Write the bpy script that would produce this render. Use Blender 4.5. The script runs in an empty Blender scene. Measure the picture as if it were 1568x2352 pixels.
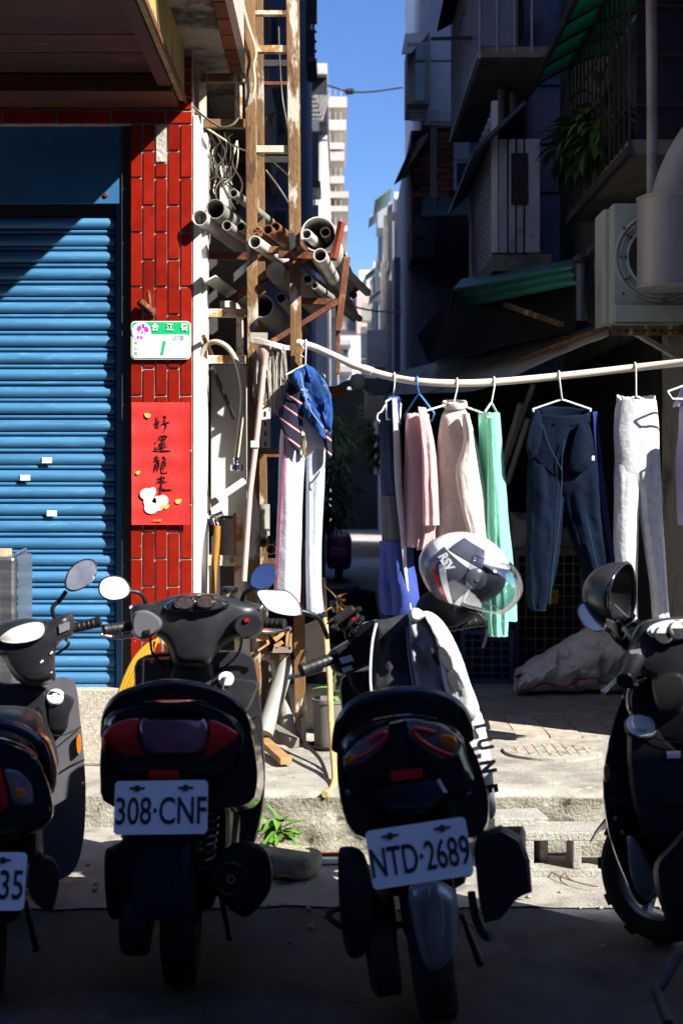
import bpy, math, random
from mathutils import Vector, Matrix, noise
RND = random.Random(11)
PI = math.pi
S = bpy.context.scene
COL = S.collection
# ------------------------------------------------------------------ camera
F, CX, HZ, HC = 3267.0, 784.0, 1110.0, 1.42      # focal length, centre and horizon in units of a 1568 x 2352 picture; eye height
def at(x, y, Y):
    return Vector(((x - CX) / F * Y, Y, HC - (y - HZ) / F * Y))
cam = bpy.data.cameras.new('camera')
cam.lens = 50; cam.sensor_fit = 'HORIZONTAL'; cam.sensor_width = 24
cam.shift_y = -66.0 / 1568
cam.clip_start = .05; cam.clip_end = 2000
cam.dof.use_dof = True; cam.dof.focus_distance = 6.15; cam.dof.aperture_fstop = 4.0
co = bpy.data.objects.new('camera', cam); COL.objects.link(co)
co.location = (0, 0, HC); co.rotation_euler = (PI / 2, 0, 0)
S.camera = co
# ------------------------------------------------------------------ light
SUN = Vector((1.0, -.8, 1.0)).normalized()
w = bpy.data.worlds.new('World'); S.world = w; w.use_nodes = True
wn, wl = w.node_tree.nodes, w.node_tree.links
sky = wn.new('ShaderNodeTexSky'); sky.sky_type = 'NISHITA'; sky.sun_disc = False
sky.sun_elevation = math.asin(SUN.z); sky.sun_rotation = math.atan2(SUN.x, SUN.y)
sky.air_density = 1.0; sky.dust_density = .7; sky.ozone_density = 6.0; sky.altitude = 50
hs_ = wn.new('ShaderNodeHueSaturation'); hs_.inputs['Saturation'].default_value = 1.12; hs_.inputs['Hue'].default_value = .512      # clear deep blue air, the same all round
wl.new(sky.outputs[0], hs_.inputs['Color']); wl.new(hs_.outputs[0], wn['Background'].inputs[0])
wn['Background'].inputs[1].default_value = .078
sl = bpy.data.lights.new('sun', 'SUN'); sl.energy = 5.0; sl.angle = math.radians(.5); sl.color = (1, .95, .86)
so = bpy.data.objects.new('sun', sl); COL.objects.link(so)
so.rotation_euler = SUN.to_track_quat('Z', 'Y').to_euler(); so.location = (6, -5, 9)
S.view_settings.view_transform = 'Standard'; S.view_settings.look = 'None'
S.view_settings.exposure = 1.25; S.view_settings.gamma = 1
S.cycles.max_bounces = 8; S.cycles.diffuse_bounces = 2; S.cycles.transparent_max_bounces = 12
# ------------------------------------------------------------------ materials
MATS = {}
def mat(name, c, r=.6, m=0., var=.15, sc=5., c2=None, thr=(.5, .62), sc2=None, bump=0., bsc=60., coat=0., trans=0., alpha=1.,
        st=(1, 1, 1), ior=1.45, rnd=.12, spec=.5, emit=None, sub=0.):
    if name in MATS: return MATS[name]
    M = bpy.data.materials.new(name); M.use_nodes = True; MATS[name] = M
    N, L = M.node_tree.nodes, M.node_tree.links
    b = N['Principled BSDF']
    b.inputs['Roughness'].default_value = r; b.inputs['Metallic'].default_value = m
    b.inputs['Coat Weight'].default_value = coat; b.inputs['Coat Roughness'].default_value = .08
    b.inputs['Transmission Weight'].default_value = trans; b.inputs['IOR'].default_value = ior
    b.inputs['Alpha'].default_value = alpha; b.inputs['Specular IOR Level'].default_value = spec
    tc = N.new('ShaderNodeTexCoord'); mp = N.new('ShaderNodeMapping'); mp.inputs['Scale'].default_value = st
    oi = N.new('ShaderNodeObjectInfo')
    L.new(tc.outputs['Object'], mp.inputs[0])
    ad = N.new('ShaderNodeVectorMath'); ad.operation = 'ADD'
    cm = N.new('ShaderNodeCombineXYZ'); ml = N.new('ShaderNodeMath'); ml.operation = 'MULTIPLY'; ml.inputs[1].default_value = 37.
    L.new(oi.outputs['Random'], ml.inputs[0]); L.new(ml.outputs[0], cm.inputs[0]); L.new(ml.outputs[0], cm.inputs[1])
    L.new(mp.outputs[0], ad.inputs[0]); L.new(cm.outputs[0], ad.inputs[1])
    def noise_(s, d=5, ro=.6):
        n = N.new('ShaderNodeTexNoise'); n.inputs['Scale'].default_value = s; n.inputs['Detail'].default_value = d
        n.inputs['Roughness'].default_value = ro; L.new(ad.outputs[0], n.inputs['Vector']); return n.outputs[0]
    def mix(fac, A, B):
        x = N.new('ShaderNodeMix'); x.data_type = 'RGBA'
        if isinstance(fac, float): x.inputs[0].default_value = fac
        else: L.new(fac, x.inputs[0])
        for i, q in ((6, A), (7, B)):
            if isinstance(q, tuple): x.inputs[i].default_value = (*q, 1)
            else: L.new(q, x.inputs[i])
        return x.outputs[2]
    def rng(src, a, bb, lo=0., hi=1.):
        q = N.new('ShaderNodeMapRange'); q.inputs[1].default_value = a; q.inputs[2].default_value = bb
        q.inputs[3].default_value = lo; q.inputs[4].default_value = hi; L.new(src, q.inputs[0]); return q.outputs[0]
    k = lambda f: tuple(min(1., max(0., x * f)) for x in c)
    n1 = noise_(sc)
    colr = mix(rng(n1, .3, .7), k(1 - var), k(1 + var))
    if c2 is not None:
        for i, (q, t, s2) in enumerate(c2 if isinstance(c2, list) else [c2] if isinstance(c2[0], tuple) else [(c2, thr, sc2 or sc * 1.7)]):
            colr = mix(rng(noise_(s2, 8, .65), *t), colr, q)
    if rnd:
        hv = N.new('ShaderNodeHueSaturation'); L.new(colr, hv.inputs['Color'])
        L.new(rng(oi.outputs['Random'], 0, 1, 1 - rnd, 1 + rnd), hv.inputs['Value']); colr = hv.outputs[0]
    L.new(colr, b.inputs['Base Color'])
    L.new(rng(n1, .3, .7, max(.02, r - .08), min(1, r + .08)), b.inputs['Roughness'])
    if bump:
        bp = N.new('ShaderNodeBump'); bp.inputs['Strength'].default_value = bump; bp.inputs['Distance'].default_value = .01
        L.new(noise_(bsc, 6, .6), bp.inputs['Height']); L.new(bp.outputs[0], b.inputs['Normal'])
    if emit:
        b.inputs['Emission Color'].default_value = (*emit[:3], 1); b.inputs['Emission Strength'].default_value = emit[3]
    if sub: b.inputs['Subsurface Weight'].default_value = sub
    return M
def cloth(name, c, c2=None, rough=.9, transl=.25, weave=900., stripe=None):
    """woven cloth that lets some light through"""
    if name in MATS: return MATS[name]
    M = mat(name, c, rough, var=.07, sc=9, bump=.7, bsc=16, rnd=0, spec=.15, c2=c2, thr=(.5, .7))
    N, L = M.node_tree.nodes, M.node_tree.links
    b, out = N['Principled BSDF'], N['Material Output']
    src = b.inputs['Base Color'].links[0].from_socket
    if stripe:
        tc = N.new('ShaderNodeTexCoord'); mp = N.new('ShaderNodeMapping'); mp.inputs['Rotation'].default_value = stripe[1]
        L.new(tc.outputs['Object'], mp.inputs[0])
        for sc_, col_, lo in stripe[0]:
            wv = N.new('ShaderNodeTexWave'); wv.inputs['Scale'].default_value = sc_; wv.inputs['Distortion'].default_value = .6
            L.new(mp.outputs[0], wv.inputs[0])
            mr = N.new('ShaderNodeMapRange'); mr.inputs[1].default_value = lo; mr.inputs[2].default_value = min(1, lo + .04); L.new(wv.outputs[1], mr.inputs[0])
            x = N.new('ShaderNodeMix'); x.data_type = 'RGBA'; L.new(mr.outputs[0], x.inputs[0]); L.new(src, x.inputs[6]); x.inputs[7].default_value = (*col_, 1); src = x.outputs[2]
        L.new(src, b.inputs['Base Color'])
    t = N.new('ShaderNodeBsdfTranslucent'); L.new(src, t.inputs[0])
    ms = N.new('ShaderNodeMixShader'); ms.inputs[0].default_value = transl
    L.new(b.outputs[0], ms.inputs[1]); L.new(t.outputs[0], ms.inputs[2]); L.new(ms.outputs[0], out.inputs[0])
    return M
# ------------------------------------------------------------------ mesh builder
def thin_glass(name, tint=(1, 1, 1), base=.05, rough=.03):
    """thin clear sheet: mostly see-through, with reflections that grow towards the edges"""
    if name in MATS: return MATS[name]
    M = bpy.data.materials.new(name); M.use_nodes = True; MATS[name] = M
    N, L = M.node_tree.nodes, M.node_tree.links; N.remove(N['Principled BSDF'])
    tr = N.new('ShaderNodeBsdfTransparent'); tr.inputs[0].default_value = (*tint, 1)
    gl = N.new('ShaderNodeBsdfGlossy'); gl.inputs['Roughness'].default_value = rough
    lw = N.new('ShaderNodeLayerWeight'); lw.inputs[0].default_value = .35
    mr = N.new('ShaderNodeMapRange'); mr.inputs[3].default_value = base; mr.inputs[4].default_value = .9; L.new(lw.outputs[1], mr.inputs[0])
    mx = N.new('ShaderNodeMixShader'); L.new(mr.outputs[0], mx.inputs[0]); L.new(tr.outputs[0], mx.inputs[1]); L.new(gl.outputs[0], mx.inputs[2])
    L.new(mx.outputs[0], N['Material Output'].inputs[0]); return M
class MB:
    def __init__(s): s.v = []; s.f = []
    def add(s, vs, fs):
        o = len(s.v); s.v += [tuple(q) for q in vs]; s.f += [tuple(i + o for i in q) for q in fs]; return s
    def hexa(s, p):
        return s.add(p, [(0, 3, 2, 1), (4, 5, 6, 7), (0, 1, 5, 4), (1, 2, 6, 5), (2, 3, 7, 6), (3, 0, 4, 7)])
    def box(s, c, d, rz=0., M=None):
        x, y, z = d[0] / 2, d[1] / 2, d[2] / 2
        p = [Vector(q) for q in ((-x, -y, -z), (x, -y, -z), (x, y, -z), (-x, y, -z), (-x, -y, z), (x, -y, z), (x, y, z), (-x, y, z))]
        Q = M or Matrix.Rotation(rz, 3, 'Z')
        return s.hexa([Vector(c) + Q @ q for q in p])
    def bb(s, x0, x1, y0, y1, z0, z1):
        return s.box(((x0 + x1) / 2, (y0 + y1) / 2, (z0 + z1) / 2), (abs(x1 - x0), abs(y1 - y0), abs(z1 - z0)))
    def bar(s, a, b, wx, wy=None, up=(0, 0, 1)):
        a, b = Vector(a), Vector(b); d = (b - a); L = d.length; d.normalize()
        u = Vector(up)
        if abs(d.dot(u)) > .98: u = Vector((0, 1, 0))
        x = d.cross(u).normalized(); y = x.cross(d)
        h = wx / 2; k = (wy or wx) / 2
        q = [-x * h - y * k, x * h - y * k, x * h + y * k, -x * h + y * k]
        return s.hexa([a + i for i in q] + [b + i for i in q])
    def prism(s, poly, vec):
        n = len(poly); v = [Vector(p) for p in poly]; vec = Vector(vec)
        return s.add(v + [p + vec for p in v], [tuple(range(n))[::-1], tuple(range(n, 2 * n))] + [(i, (i + 1) % n, n + (i + 1) % n, n + i) for i in range(n)])
    def loft(s, rings, cap0=True, cap1=True, closed=True):
        n = len(rings[0]); o = len(s.v)
        for r in rings: s.v += [tuple(p) for p in r]
        for i in range(len(rings) - 1):
            for j in range(n if closed else n - 1):
                a = o + i * n + j; b = o + i * n + (j + 1) % n
                s.f.append((a, b, b + n, a + n))
        if cap0: s.f.append(tuple(o + j for j in range(n))[::-1])
        if cap1: s.f.append(tuple(o + (len(rings) - 1) * n + j for j in range(n)))
        return s
    def tube(s, path, r, n=8, cap=True, closed=False, flat=1.):
        P = [Vector(p) for p in path]; m = len(P)
        rings = []; N_ = None
        for i in range(m):
            a = P[(i - 1) % m] if (closed or i) else P[0]; b = P[(i + 1) % m] if (closed or i < m - 1) else P[-1]
            t = (b - a).normalized()
            if N_ is None:
                u = Vector((0, 0, 1)) if abs(t.z) < .9 else Vector((1, 0, 0))
                N_ = (u - t * u.dot(t)).normalized()
            else: N_ = (N_ - t * N_.dot(t)).normalized()
            B = t.cross(N_); rr = r[i] if isinstance(r, (list, tuple)) else r
            rings.append([P[i] + (N_ * math.cos(2 * PI * k / n) + B * math.sin(2 * PI * k / n) * flat) * rr for k in range(n)])
        if closed: rings.append(rings[0])
        return s.loft(rings, cap and not closed, cap and not closed)
    def pipe(s, a, b, r, t=.004, n=20, inner=.5):
        a, b = Vector(a), Vector(b); d = (b - a).normalized(); L = (b - a).length
        u = d.orthogonal().normalized(); w_ = d.cross(u)
        R_ = lambda p, q: [p + (u * math.cos(2 * PI * k / n) + w_ * math.sin(2 * PI * k / n)) * q for k in range(n)]
        ii = min(inner, L * .95)
        return s.loft([R_(a + d * ii, r - t), R_(a, r - t), R_(a, r), R_(b, r), R_(b, r - t), R_(b - d * min(.05, L * .02), r - t)])
    def lathe(s, prof, o, ax=(0, 0, 1), n=24, cap=True, arc=None):
        o = Vector(o); d = Vector(ax).normalized(); u = d.orthogonal().normalized()
        if abs(d.z) > .99: u = Vector((1, 0, 0))
        w_ = d.cross(u)
        return s.loft([[o + d * h + (u * math.cos(2 * PI * k / n) + w_ * math.sin(2 * PI * k / n)) * max(r, 1e-4) for k in range(n)] for r, h in prof], cap, cap)
    def grid(s, fn, nu, nv, wrap=False):
        o = len(s.v); k = nu if wrap else nu + 1
        for j in range(nv + 1):
            for i in range(k): s.v.append(tuple(fn(i / nu, j / nv)))
        for j in range(nv):
            for i in range(nu):
                a = o + j * k + i; b = o + j * k + (i + 1) % k
                s.f.append((a, b, b + k, a + k))
        return s
    def mesh(s, name, mt, smooth=None):
        me = bpy.data.meshes.new(name); me.from_pydata(s.v, [], s.f); me.materials.append(mt)
        import bmesh
        bm = bmesh.new(); bm.from_mesh(me); bmesh.ops.recalc_face_normals(bm, faces=bm.faces); bm.to_mesh(me); bm.free()
        if smooth is not None:
            me.polygons.foreach_set('use_smooth', [True] * len(me.polygons))
            me.set_sharp_from_angle(angle=math.radians(smooth))
        return me
ROOT = {}
def rootinv(o):
    while o is not None:
        if o.name in ROOT: return ROOT[o.name]
        o = o.parent
    return None
def link(name, me, parent=None, loc=None, rot=None, scale=None):
    o = bpy.data.objects.new(name, me); COL.objects.link(o)
    if parent is not None: o.parent = parent
    if loc is not None: o.location = loc
    if rot is not None: o.rotation_euler = rot
    if scale is not None: o.scale = scale
    return o
def tag(o, label=None, cat=None, group=None, kind=None):
    if label: o['label'] = label
    if cat: o['category'] = cat
    if group: o['group'] = group
    if kind: o['kind'] = kind
    return o
def thing(name, label, cat, loc=(0, 0, 0), group=None, mtx=None):
    o = bpy.data.objects.new(name, None); COL.objects.link(o); o.empty_display_size = .1
    M = mtx if mtx is not None else Matrix.Translation(Vector(loc))
    o.matrix_world = M; ROOT[o.name] = M.inverted()
    return tag(o, label, cat, group)
def build(name, mb, mt, parent=None, smooth=None, bevel=0, sub=0, solid=0, local=False, label=None, cat=None, group=None, kind=None, seg=2):
    """mesh in world coordinates, moved into the frame of the thing it belongs to; a top-level mesh gets its origin at its base"""
    off = None
    if not local:
        if parent is not None:
            I = rootinv(parent)
            if I is not None: mb.v = [tuple(I @ Vector(q)) for q in mb.v]
        else:
            xs, ys, zs = zip(*mb.v); off = Vector(((min(xs) + max(xs)) / 2, (min(ys) + max(ys)) / 2, min(zs)))
            mb.v = [tuple(Vector(q) - off) for q in mb.v]
    o = link(name, mb.mesh(name, mt, smooth), parent, off)
    if off is not None: ROOT[o.name] = Matrix.Translation(-off)
    if solid:
        q = o.modifiers.new('thickness', 'SOLIDIFY'); q.thickness = solid; q.offset = 0
    if bevel:
        q = o.modifiers.new('bevel', 'BEVEL'); q.width = bevel; q.segments = seg; q.limit_method = 'ANGLE'; q.angle_limit = .6
    if sub:
        q = o.modifiers.new('smooth', 'SUBSURF'); q.levels = sub; q.render_levels = sub
    return tag(o, label, cat, group, kind)
def spline(pts, n, closed=False):
    """Catmull-Rom through points of any dimension, n samples"""
    P = [tuple(p) for p in pts]; m = len(P); out = []
    segs = m if closed else m - 1
    for k in range(n):
        t = k / n * segs if closed else k / (n - 1) * segs
        i = min(int(t), segs - 1); f = t - i
        g = (lambda j: P[j % m]) if closed else (lambda j: P[max(0, min(m - 1, j))])
        a, b, c, d = g(i - 1), g(i), g(i + 1), g(i + 2)
        out.append(tuple(.5 * (2 * b[q] + (c[q] - a[q]) * f + (2 * a[q] - 5 * b[q] + 4 * c[q] - d[q]) * f * f + (3 * b[q] - a[q] - 3 * c[q] + d[q]) * f ** 3) for q in range(len(b))))
    return out
def pxpath(pts, n=None):
    """points (x, y, Y) of the picture plane and depth -> world path"""
    q = spline(pts, n or max(2, len(pts) * 4)) if len(pts) > 2 or n else pts
    return [at(*p) for p in q]
def pxring(pts, Y, n=None, cs=1., c=None, tilt=0.):
    """closed outline in the picture at depth Y; cs shrinks it about its centre"""
    q = spline(pts, n, True) if n else pts
    cx = sum(p[0] for p in q) / len(q); cy = sum(p[1] for p in q) / len(q)
    if c: cx, cy = c
    return [at(cx + (p[0] - cx) * cs, cy + (p[1] - cy) * cs, Y + tilt * (p[1] - cy)) for p in q]
def bulge(mb, pts, layers, n=None, tilt=0.):
    """a solid from an outline: layers of (Y, scale), front to back"""
    return mb.loft([pxring(pts, Y, n, cs, None, tilt) for Y, cs in layers])
def drape(pts, Y0, amp, seed, n=34, dY=.12, lay=((0, .06), (0, .2), (0, .34), (0, .48), (.002, .62), (.006, .75), (.014, .86), (.03, .95), (.07, 1.), (.5, .98))):
    """crumpled piece of cloth with thickness from an outline in the picture"""
    out = []
    for i, (a, k) in enumerate(lay):
        r = pxring(pts, Y0 + a * (dY / .1) if a < .5 else Y0 + dY * 1.6, n, k)
        out.append([p + Vector((0, amp * nz(p.x * 9 + seed, p.z * 6, seed) * 1.2 + amp * .7 * nz(p.x * 24, p.z * 13 + seed, 3.) + amp * .45 * nz(p.x * 52 + seed, p.z * 38, 7.) + amp * .5 * (.3 - abs(nz(p.x * 16 + seed, p.z * 16 + p.x * 9, 4.))), amp * .3 * nz(p.x * 12, p.z * 12, seed))) for p in r])
    return MB().loft(out)
def text_mesh(body, size, mt, wx=1., bold=0., align='CENTER', shear=0., sp=1.):
    cu = bpy.data.curves.new('lettering', 'FONT'); cu.body = body; cu.size = size; cu.align_x = align; cu.align_y = 'CENTER'
    cu.offset = bold; cu.shear = shear; cu.space_character = sp; cu.extrude = .0006; cu.resolution_u = 4
    o = bpy.data.objects.new('lettering', cu); COL.objects.link(o)
    bpy.context.view_layer.update()
    me = bpy.data.meshes.new_from_object(o.evaluated_get(bpy.context.evaluated_depsgraph_get()))
    bpy.data.objects.remove(o); bpy.data.curves.remove(cu)
    if wx != 1.: me.transform(Matrix.Diagonal((wx, 1, 1, 1)))
    me.materials.clear(); me.materials.append(mt); return me
def lettering(body, pos, size, mt, parent, wx=1., bold=0., shear=0., roll=0., rx=PI / 2, rz=0., sp=1., name='lettering', align='CENTER'):
    """letters standing in a vertical plane that faces the camera (rx), turned in that plane by roll"""
    me = text_mesh(body, size, mt, wx, bold, align, shear, sp)
    Mw = Matrix.Translation(Vector(pos)) @ Matrix.Rotation(rz, 4, 'Z') @ Matrix.Rotation(rx, 4, 'X') @ Matrix.Rotation(roll, 4, 'Z')
    I = rootinv(parent)
    me.transform((I if I is not None else Matrix()) @ Mw)
    return link(name, me, parent)
def nz(x, y=0., z=0.): return noise.noise(Vector((x, y, z)))
# common materials
m_conc = mat('concrete', (.36, .34, .30), .9, var=.22, sc=3, c2=[((.2, .19, .16), (.5, .68), 7), ((.5, .48, .43), (.58, .7), 13)], bump=.5, bsc=70, rnd=0)
m_black = mat('black_plastic', (.012, .012, .014), .45, var=.2, rnd=.05)
m_white = mat('white_paint', (.74, .73, .7), .55, var=.07, sc=8, c2=((.5, .47, .4), (.6, .75), 9))
m_rust = mat('rusty_ochre_steel', (.17, .09, .033), .6, var=.4, sc=7, st=(1, 1, .3), rnd=.1,
             c2=[((.5, .44, .36), (.54, .6), 11), ((.09, .035, .013), (.56, .66), 14)], bump=.5, bsc=90)
m_rustw = mat('flaking_white_steel', (.62, .55, .42), .7, var=.2, sc=8, c2=[((.34, .17, .05), (.5, .6), 11), ((.12, .05, .02), (.62, .7), 25)], bump=.3, bsc=80)
m_rustd = mat('dark_rust_steel', (.12, .04, .02), .75, var=.35, sc=14, c2=((.3, .1, .035), (.52, .65), 20), bump=.3)
m_dark = mat('dark_steel', (.03, .03, .032), .55, var=.3)
m_chrome = mat('chrome', (.7, .7, .72), .14, 1., var=.05)
m_glass = mat('window_glass', (.05, .07, .09), .08, var=.2, spec=.8)
# ================================================================== the setting: road, apron, pavements
m_asph = mat('asphalt', (.06, .062, .072), .8, var=.45, sc=7, c2=[((.2, .2, .21), (.62, .7), 120), ((.015, .015, .02), (.5, .66), 3), ((.12, .12, .13), (.6, .66), 2.2)], bump=.7, bsc=160, rnd=0)
m_apron = mat('worn_concrete', (.33, .31, .275), .92, var=.25, sc=4, c2=[((.17, .16, .14), (.52, .68), 6), ((.47, .45, .4), (.6, .7), 22)], bump=.6, bsc=110, rnd=0)
m_kerb = mat('mossy_rough_concrete', (.27, .25, .2), .95, var=.3, sc=6, c2=[((.42, .4, .35), (.52, .66), 14), ((.07, .06, .045), (.56, .68), 24), ((.1, .13, .035), (.6, .7), 5)], bump=1., bsc=80, rnd=0)
def sheet(name, x0, x1, y0, y1, z, mt, nu=2, nv=2, amp=0.):
    mb = MB().grid(lambda u, v: (x0 + (x1 - x0) * u, y0 + (y1 - y0) * v, z + (amp * nz(x0 * 3 + (x1 - x0) * u * 3, (y1 - y0) * v * 3) if 0 < v < 1 and 0 < u < 1 else 0)), nu, nv)
    return build(name, mb, mt, kind='structure', smooth=60)
sheet('ground', -300, 300, -300, 600, -.35, mat('bare_ground', (.2, .19, .17), .95))
sheet('road', -30, 30, -30, 4.86, 0, m_asph)
mb = MB().grid(lambda u, v: (-30 + 60 * u, 4.735 + 1.1 * v + (.05 * nz(u * 160, 3) + .022 * nz(u * 600, 9) + .01 * nz(u * 1900, 5)) * (v < .3), .006 + (.012 * v)), 1600, 2)
build('gutter_apron', mb, m_apron, kind='structure')
# alley pavement: one raised slab with a rough, broken front face
def plat(u, v):
    X = -.43 + 12.4 * u ** 1.35
    wob = .018 * nz(X * 6, 1.3) + .01 * nz(X * 21, 4.)
    if v < .36:                      # front face, bottom to top
        t = v / .36
        return (X, 5.40 - .02 * t + wob + .035 * nz(X * 9, t * 3, 2.) * math.sin(PI * min(1, t)) + .012 * nz(X * 40, t * 9, 5.), .0 + .237 * t)
    if v < .42:
        t = (v - .36) / .06
        return (X, 5.382 + .022 * t + wob * (1 - t), .237 + .013 * t + .006 * nz(X * 30, 7.) * (1 - t))
    t = (v - .42) / .58
    Y = 5.404 + (1.6 * t / .6 if t < .6 else 1.6 + (t - .6) / .4 * 60)
    return (X, Y, .25 + .005 * nz(X * 4, Y * 4) + .002 * nz(X * 22, Y * 22))
pav = build('alley_pavement', MB().grid(plat, 160, 60), mat('alley_concrete', (.36, .34, .30), .9, var=.25, sc=3, rnd=0, bump=.6, bsc=90,
      c2=[((.2, .18, .15), (.5, .68), 5), ((.5, .48, .42), (.56, .7), 13), ((.06, .055, .045), (.63, .72), 30)]), kind='structure', smooth=50)
build('kerb_face', MB().grid(lambda u, v: (-.43 + 6 * u, 5.376 - .012 * v + .018 * nz((-.43 + 6 * u) * 6, 1.3) + .03 * nz(u * 60, v * 3, 2.) * math.sin(PI * v) + .014 * nz(u * 260, v * 10, 5.), .01 + .222 * v), 260, 10),
      m_kerb, kind='structure', smooth=50)
build('pavement_edge', MB().bb(-.436, -.44, 5.4, 60, 0, .248), m_kerb, kind='structure')
# lower pavement in front of the shutter
sheet('shutter_pavement', -12, -.44, 5.8, 6.5, .14, m_apron, 20, 6, .006)
build('shutter_pavement_edge', MB().bb(-12, -.441, 5.795, 5.8, 0, .139), m_kerb, kind='structure')
# small paving tiles along the edge of the shade
tm = MB().box((0, 0, 0), (.145, .145, .012)).mesh('paving_tile', mat('paving_tile', (.4, .36, .3), .88, var=.2, sc=9, bump=.4, c2=((.25, .22, .18), (.5, .7), 12)))
for i in range(10):
    for j in range(4):
        o = link('paving_tile', tm, pav, None); I = rootinv(pav)
        o.location = I @ Vector((.28 + .15 * i, 6.6 + .15 * j, .252 + RND.uniform(0, .003))); o.rotation_euler = (RND.uniform(-.01, .01), RND.uniform(-.01, .01), RND.uniform(-.02, .02))
# manhole cover
mc = at(1268, 1729, 6.175); mc.z = .25
t = thing('manhole_cover', 'round cast manhole cover with raised ribs set in the sunlit alley pavement', 'manhole cover', mc)
m_iron = mat('pale_cast_iron', (.38, .35, .3), .88, var=.2, sc=12, bump=.4, c2=((.2, .15, .1), (.5, .65), 20))
build('rim', MB().lathe([(.2, -.05), (.212, -.05), (.212, .012), (.195, .012)], mc, n=40), m_iron, t, smooth=40)
build('plate', MB().lathe([(.19, -.03), (.19, .008), (.186, .01)], mc, n=40), m_iron, t, smooth=40)
for i in range(8):
    x = -.15 + i * .043
    h = math.sqrt(max(.002, .17 ** 2 - x * x)) * .85
    build('rib', MB().box(mc + Vector((x, 0, .012)), (.014, 2 * h, .004)), m_iron, t)
# cinder blocks, slab, bar and litter by the kerb
def cinder(name, label, c, d, rz, nh=2):
    """hollow block on its side: d = length, depth, height"""
    mb = MB(); lx, ly, lz = d; wb = .03; hw = (lx - wb * (nh + 1)) / nh
    Q = Matrix.Rotation(rz, 3, 'Z'); C = Vector(c)
    def bx(x0, x1, z0, z1): mb.box(C + Q @ Vector(((x0 + x1) / 2, 0, (z0 + z1) / 2)), (x1 - x0, ly, z1 - z0), rz)
    bx(-lx / 2, lx / 2, 0, wb); bx(-lx / 2, lx / 2, lz - wb, lz)
    for k in range(nh + 1):
        x = -lx / 2 + k * (hw + wb); bx(x, x + wb, wb, lz - wb)
    return build(name, mb, mat('cinder_block', (.42, .4, .36), .95, var=.18, sc=9, c2=[((.2, .19, .17), (.55, .68), 60), ((.3, .28, .22), (.5, .7), 5)], bump=1., bsc=120), bevel=.004, label=label, cat='block', group='hollow blocks by the kerb')
cinder('cinder_block', 'grey hollow cinder block lying on its side beside the front wheel of the black scooter', (at(1317, 2003, 5.17).x, 5.17, .008), (.37, .17, .162), -.01)
cinder('cinder_block', 'hollow cinder block half hidden behind the silver mudguard scooter, against the kerb', (at(1188, 2000, 5.22).x, 5.26, .008), (.2, .16, .19), .12, 1)
def rock(mb, c, d, seed, rz=0., rough=.18):
    Q = Matrix.Rotation(rz, 3, 'Z')
    def fn(u, v):
        a = 2 * PI * u; b = PI * (v - .5)
        e = lambda t, p: math.copysign(abs(t) ** p, t)
        p = Vector((e(math.cos(b), .35) * e(math.cos(a), .4) * d[0] / 2, e(math.cos(b), .35) * e(math.sin(a), .4) * d[1] / 2, e(math.sin(b), .4) * d[2] / 2))
        k = 1 + rough * nz(p.x * 14 + seed, p.y * 14, p.z * 14) + rough * .5 * nz(p.x * 40 + seed, p.y * 40, p.z * 40)
        return Vector(c) + Q @ (p * k)
    return mb.grid(fn, 22, 12, True)
c = at(650, 1945, 5.12); c.z = .06
build('stone_slab', rock(MB(), c, (.26, .17, .09), 3, -.35, .12), mat('tan_stone', (.4, .36, .26), .95, var=.2, sc=8, c2=((.22, .22, .1), (.52, .68), 7), bump=1, bsc=70), smooth=50,
      label='broken tan concrete slab lying below the small green weed', cat='stone')
c = at(735, 1953, 5.28)
build('rusty_flat_bar', MB().bb(at(660, 0, 5.3).x, at(800, 0, 5.3).x, 5.3, 5.325, .01, .04), m_rustd, bevel=.003, label='rusty flat steel bar lying along the foot of the kerb', cat='steel bar')
build('white_moulding', MB().bb(at(680, 0, 5.24).x, at(800, 0, 5.24).x, 5.235, 5.27, .016, .036), m_white, bevel=.004, label='white plastic strip lying in front of the rusty bar at the kerb', cat='strip')
m_dryleaf = mat('dry_leaf', (.3, .14, .04), .8, var=.3, sc=20, rnd=.3)
def leaf(mb, base, d, ln, wd, fold=.25, curl=.2, up=(0, 0, 1)):
    d = Vector(d).normalized(); u = Vector(up); s_ = d.cross(u)
    s_ = s_.normalized() if s_.length > .05 else Vector((1, 0, 0)); n_ = s_.cross(d)
    def fn(a, t):
        q = (a - .5) * 2; wv = wd * math.sin(PI * min(1, t ** .75)) * (1 - .25 * t)
        return Vector(base) + d * (ln * t) + s_ * (q * wv / 2) + n_ * (abs(q) * fold * wv / 2 - curl * ln * t * t)
    return mb.grid(fn, 4, 6)
c = at(657, 2012, 5.0); c.z = .03
mb = leaf(MB(), c - Vector((.03, 0, 0)), (1, .1, .05), .075, .05, .5, .1)
build('fallen_leaf', mb, m_dryleaf, label='dry brown leaf on the concrete apron below the stone slab', cat='leaf', smooth=60)
# twigs on the apron
for i, p in enumerate([[(1262, 2002, 5.1), (1290, 2015, 5.02), (1330, 2022, 4.95), (1372, 2040, 4.9)], [(1298, 2005, 5.08), (1302, 2020, 5.02), (1318, 2032, 4.97)]]):
    q = [Vector((at(*s_).x, s_[2], .028)) for s_ in spline(p, 9)]
    build('dry_twig', MB().tube(q, .0022, 5), m_dryleaf, label=['long dry straw lying in front of the hollow block', 'short dry straw lying in front of the hollow block'][i], cat='twig')
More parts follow.
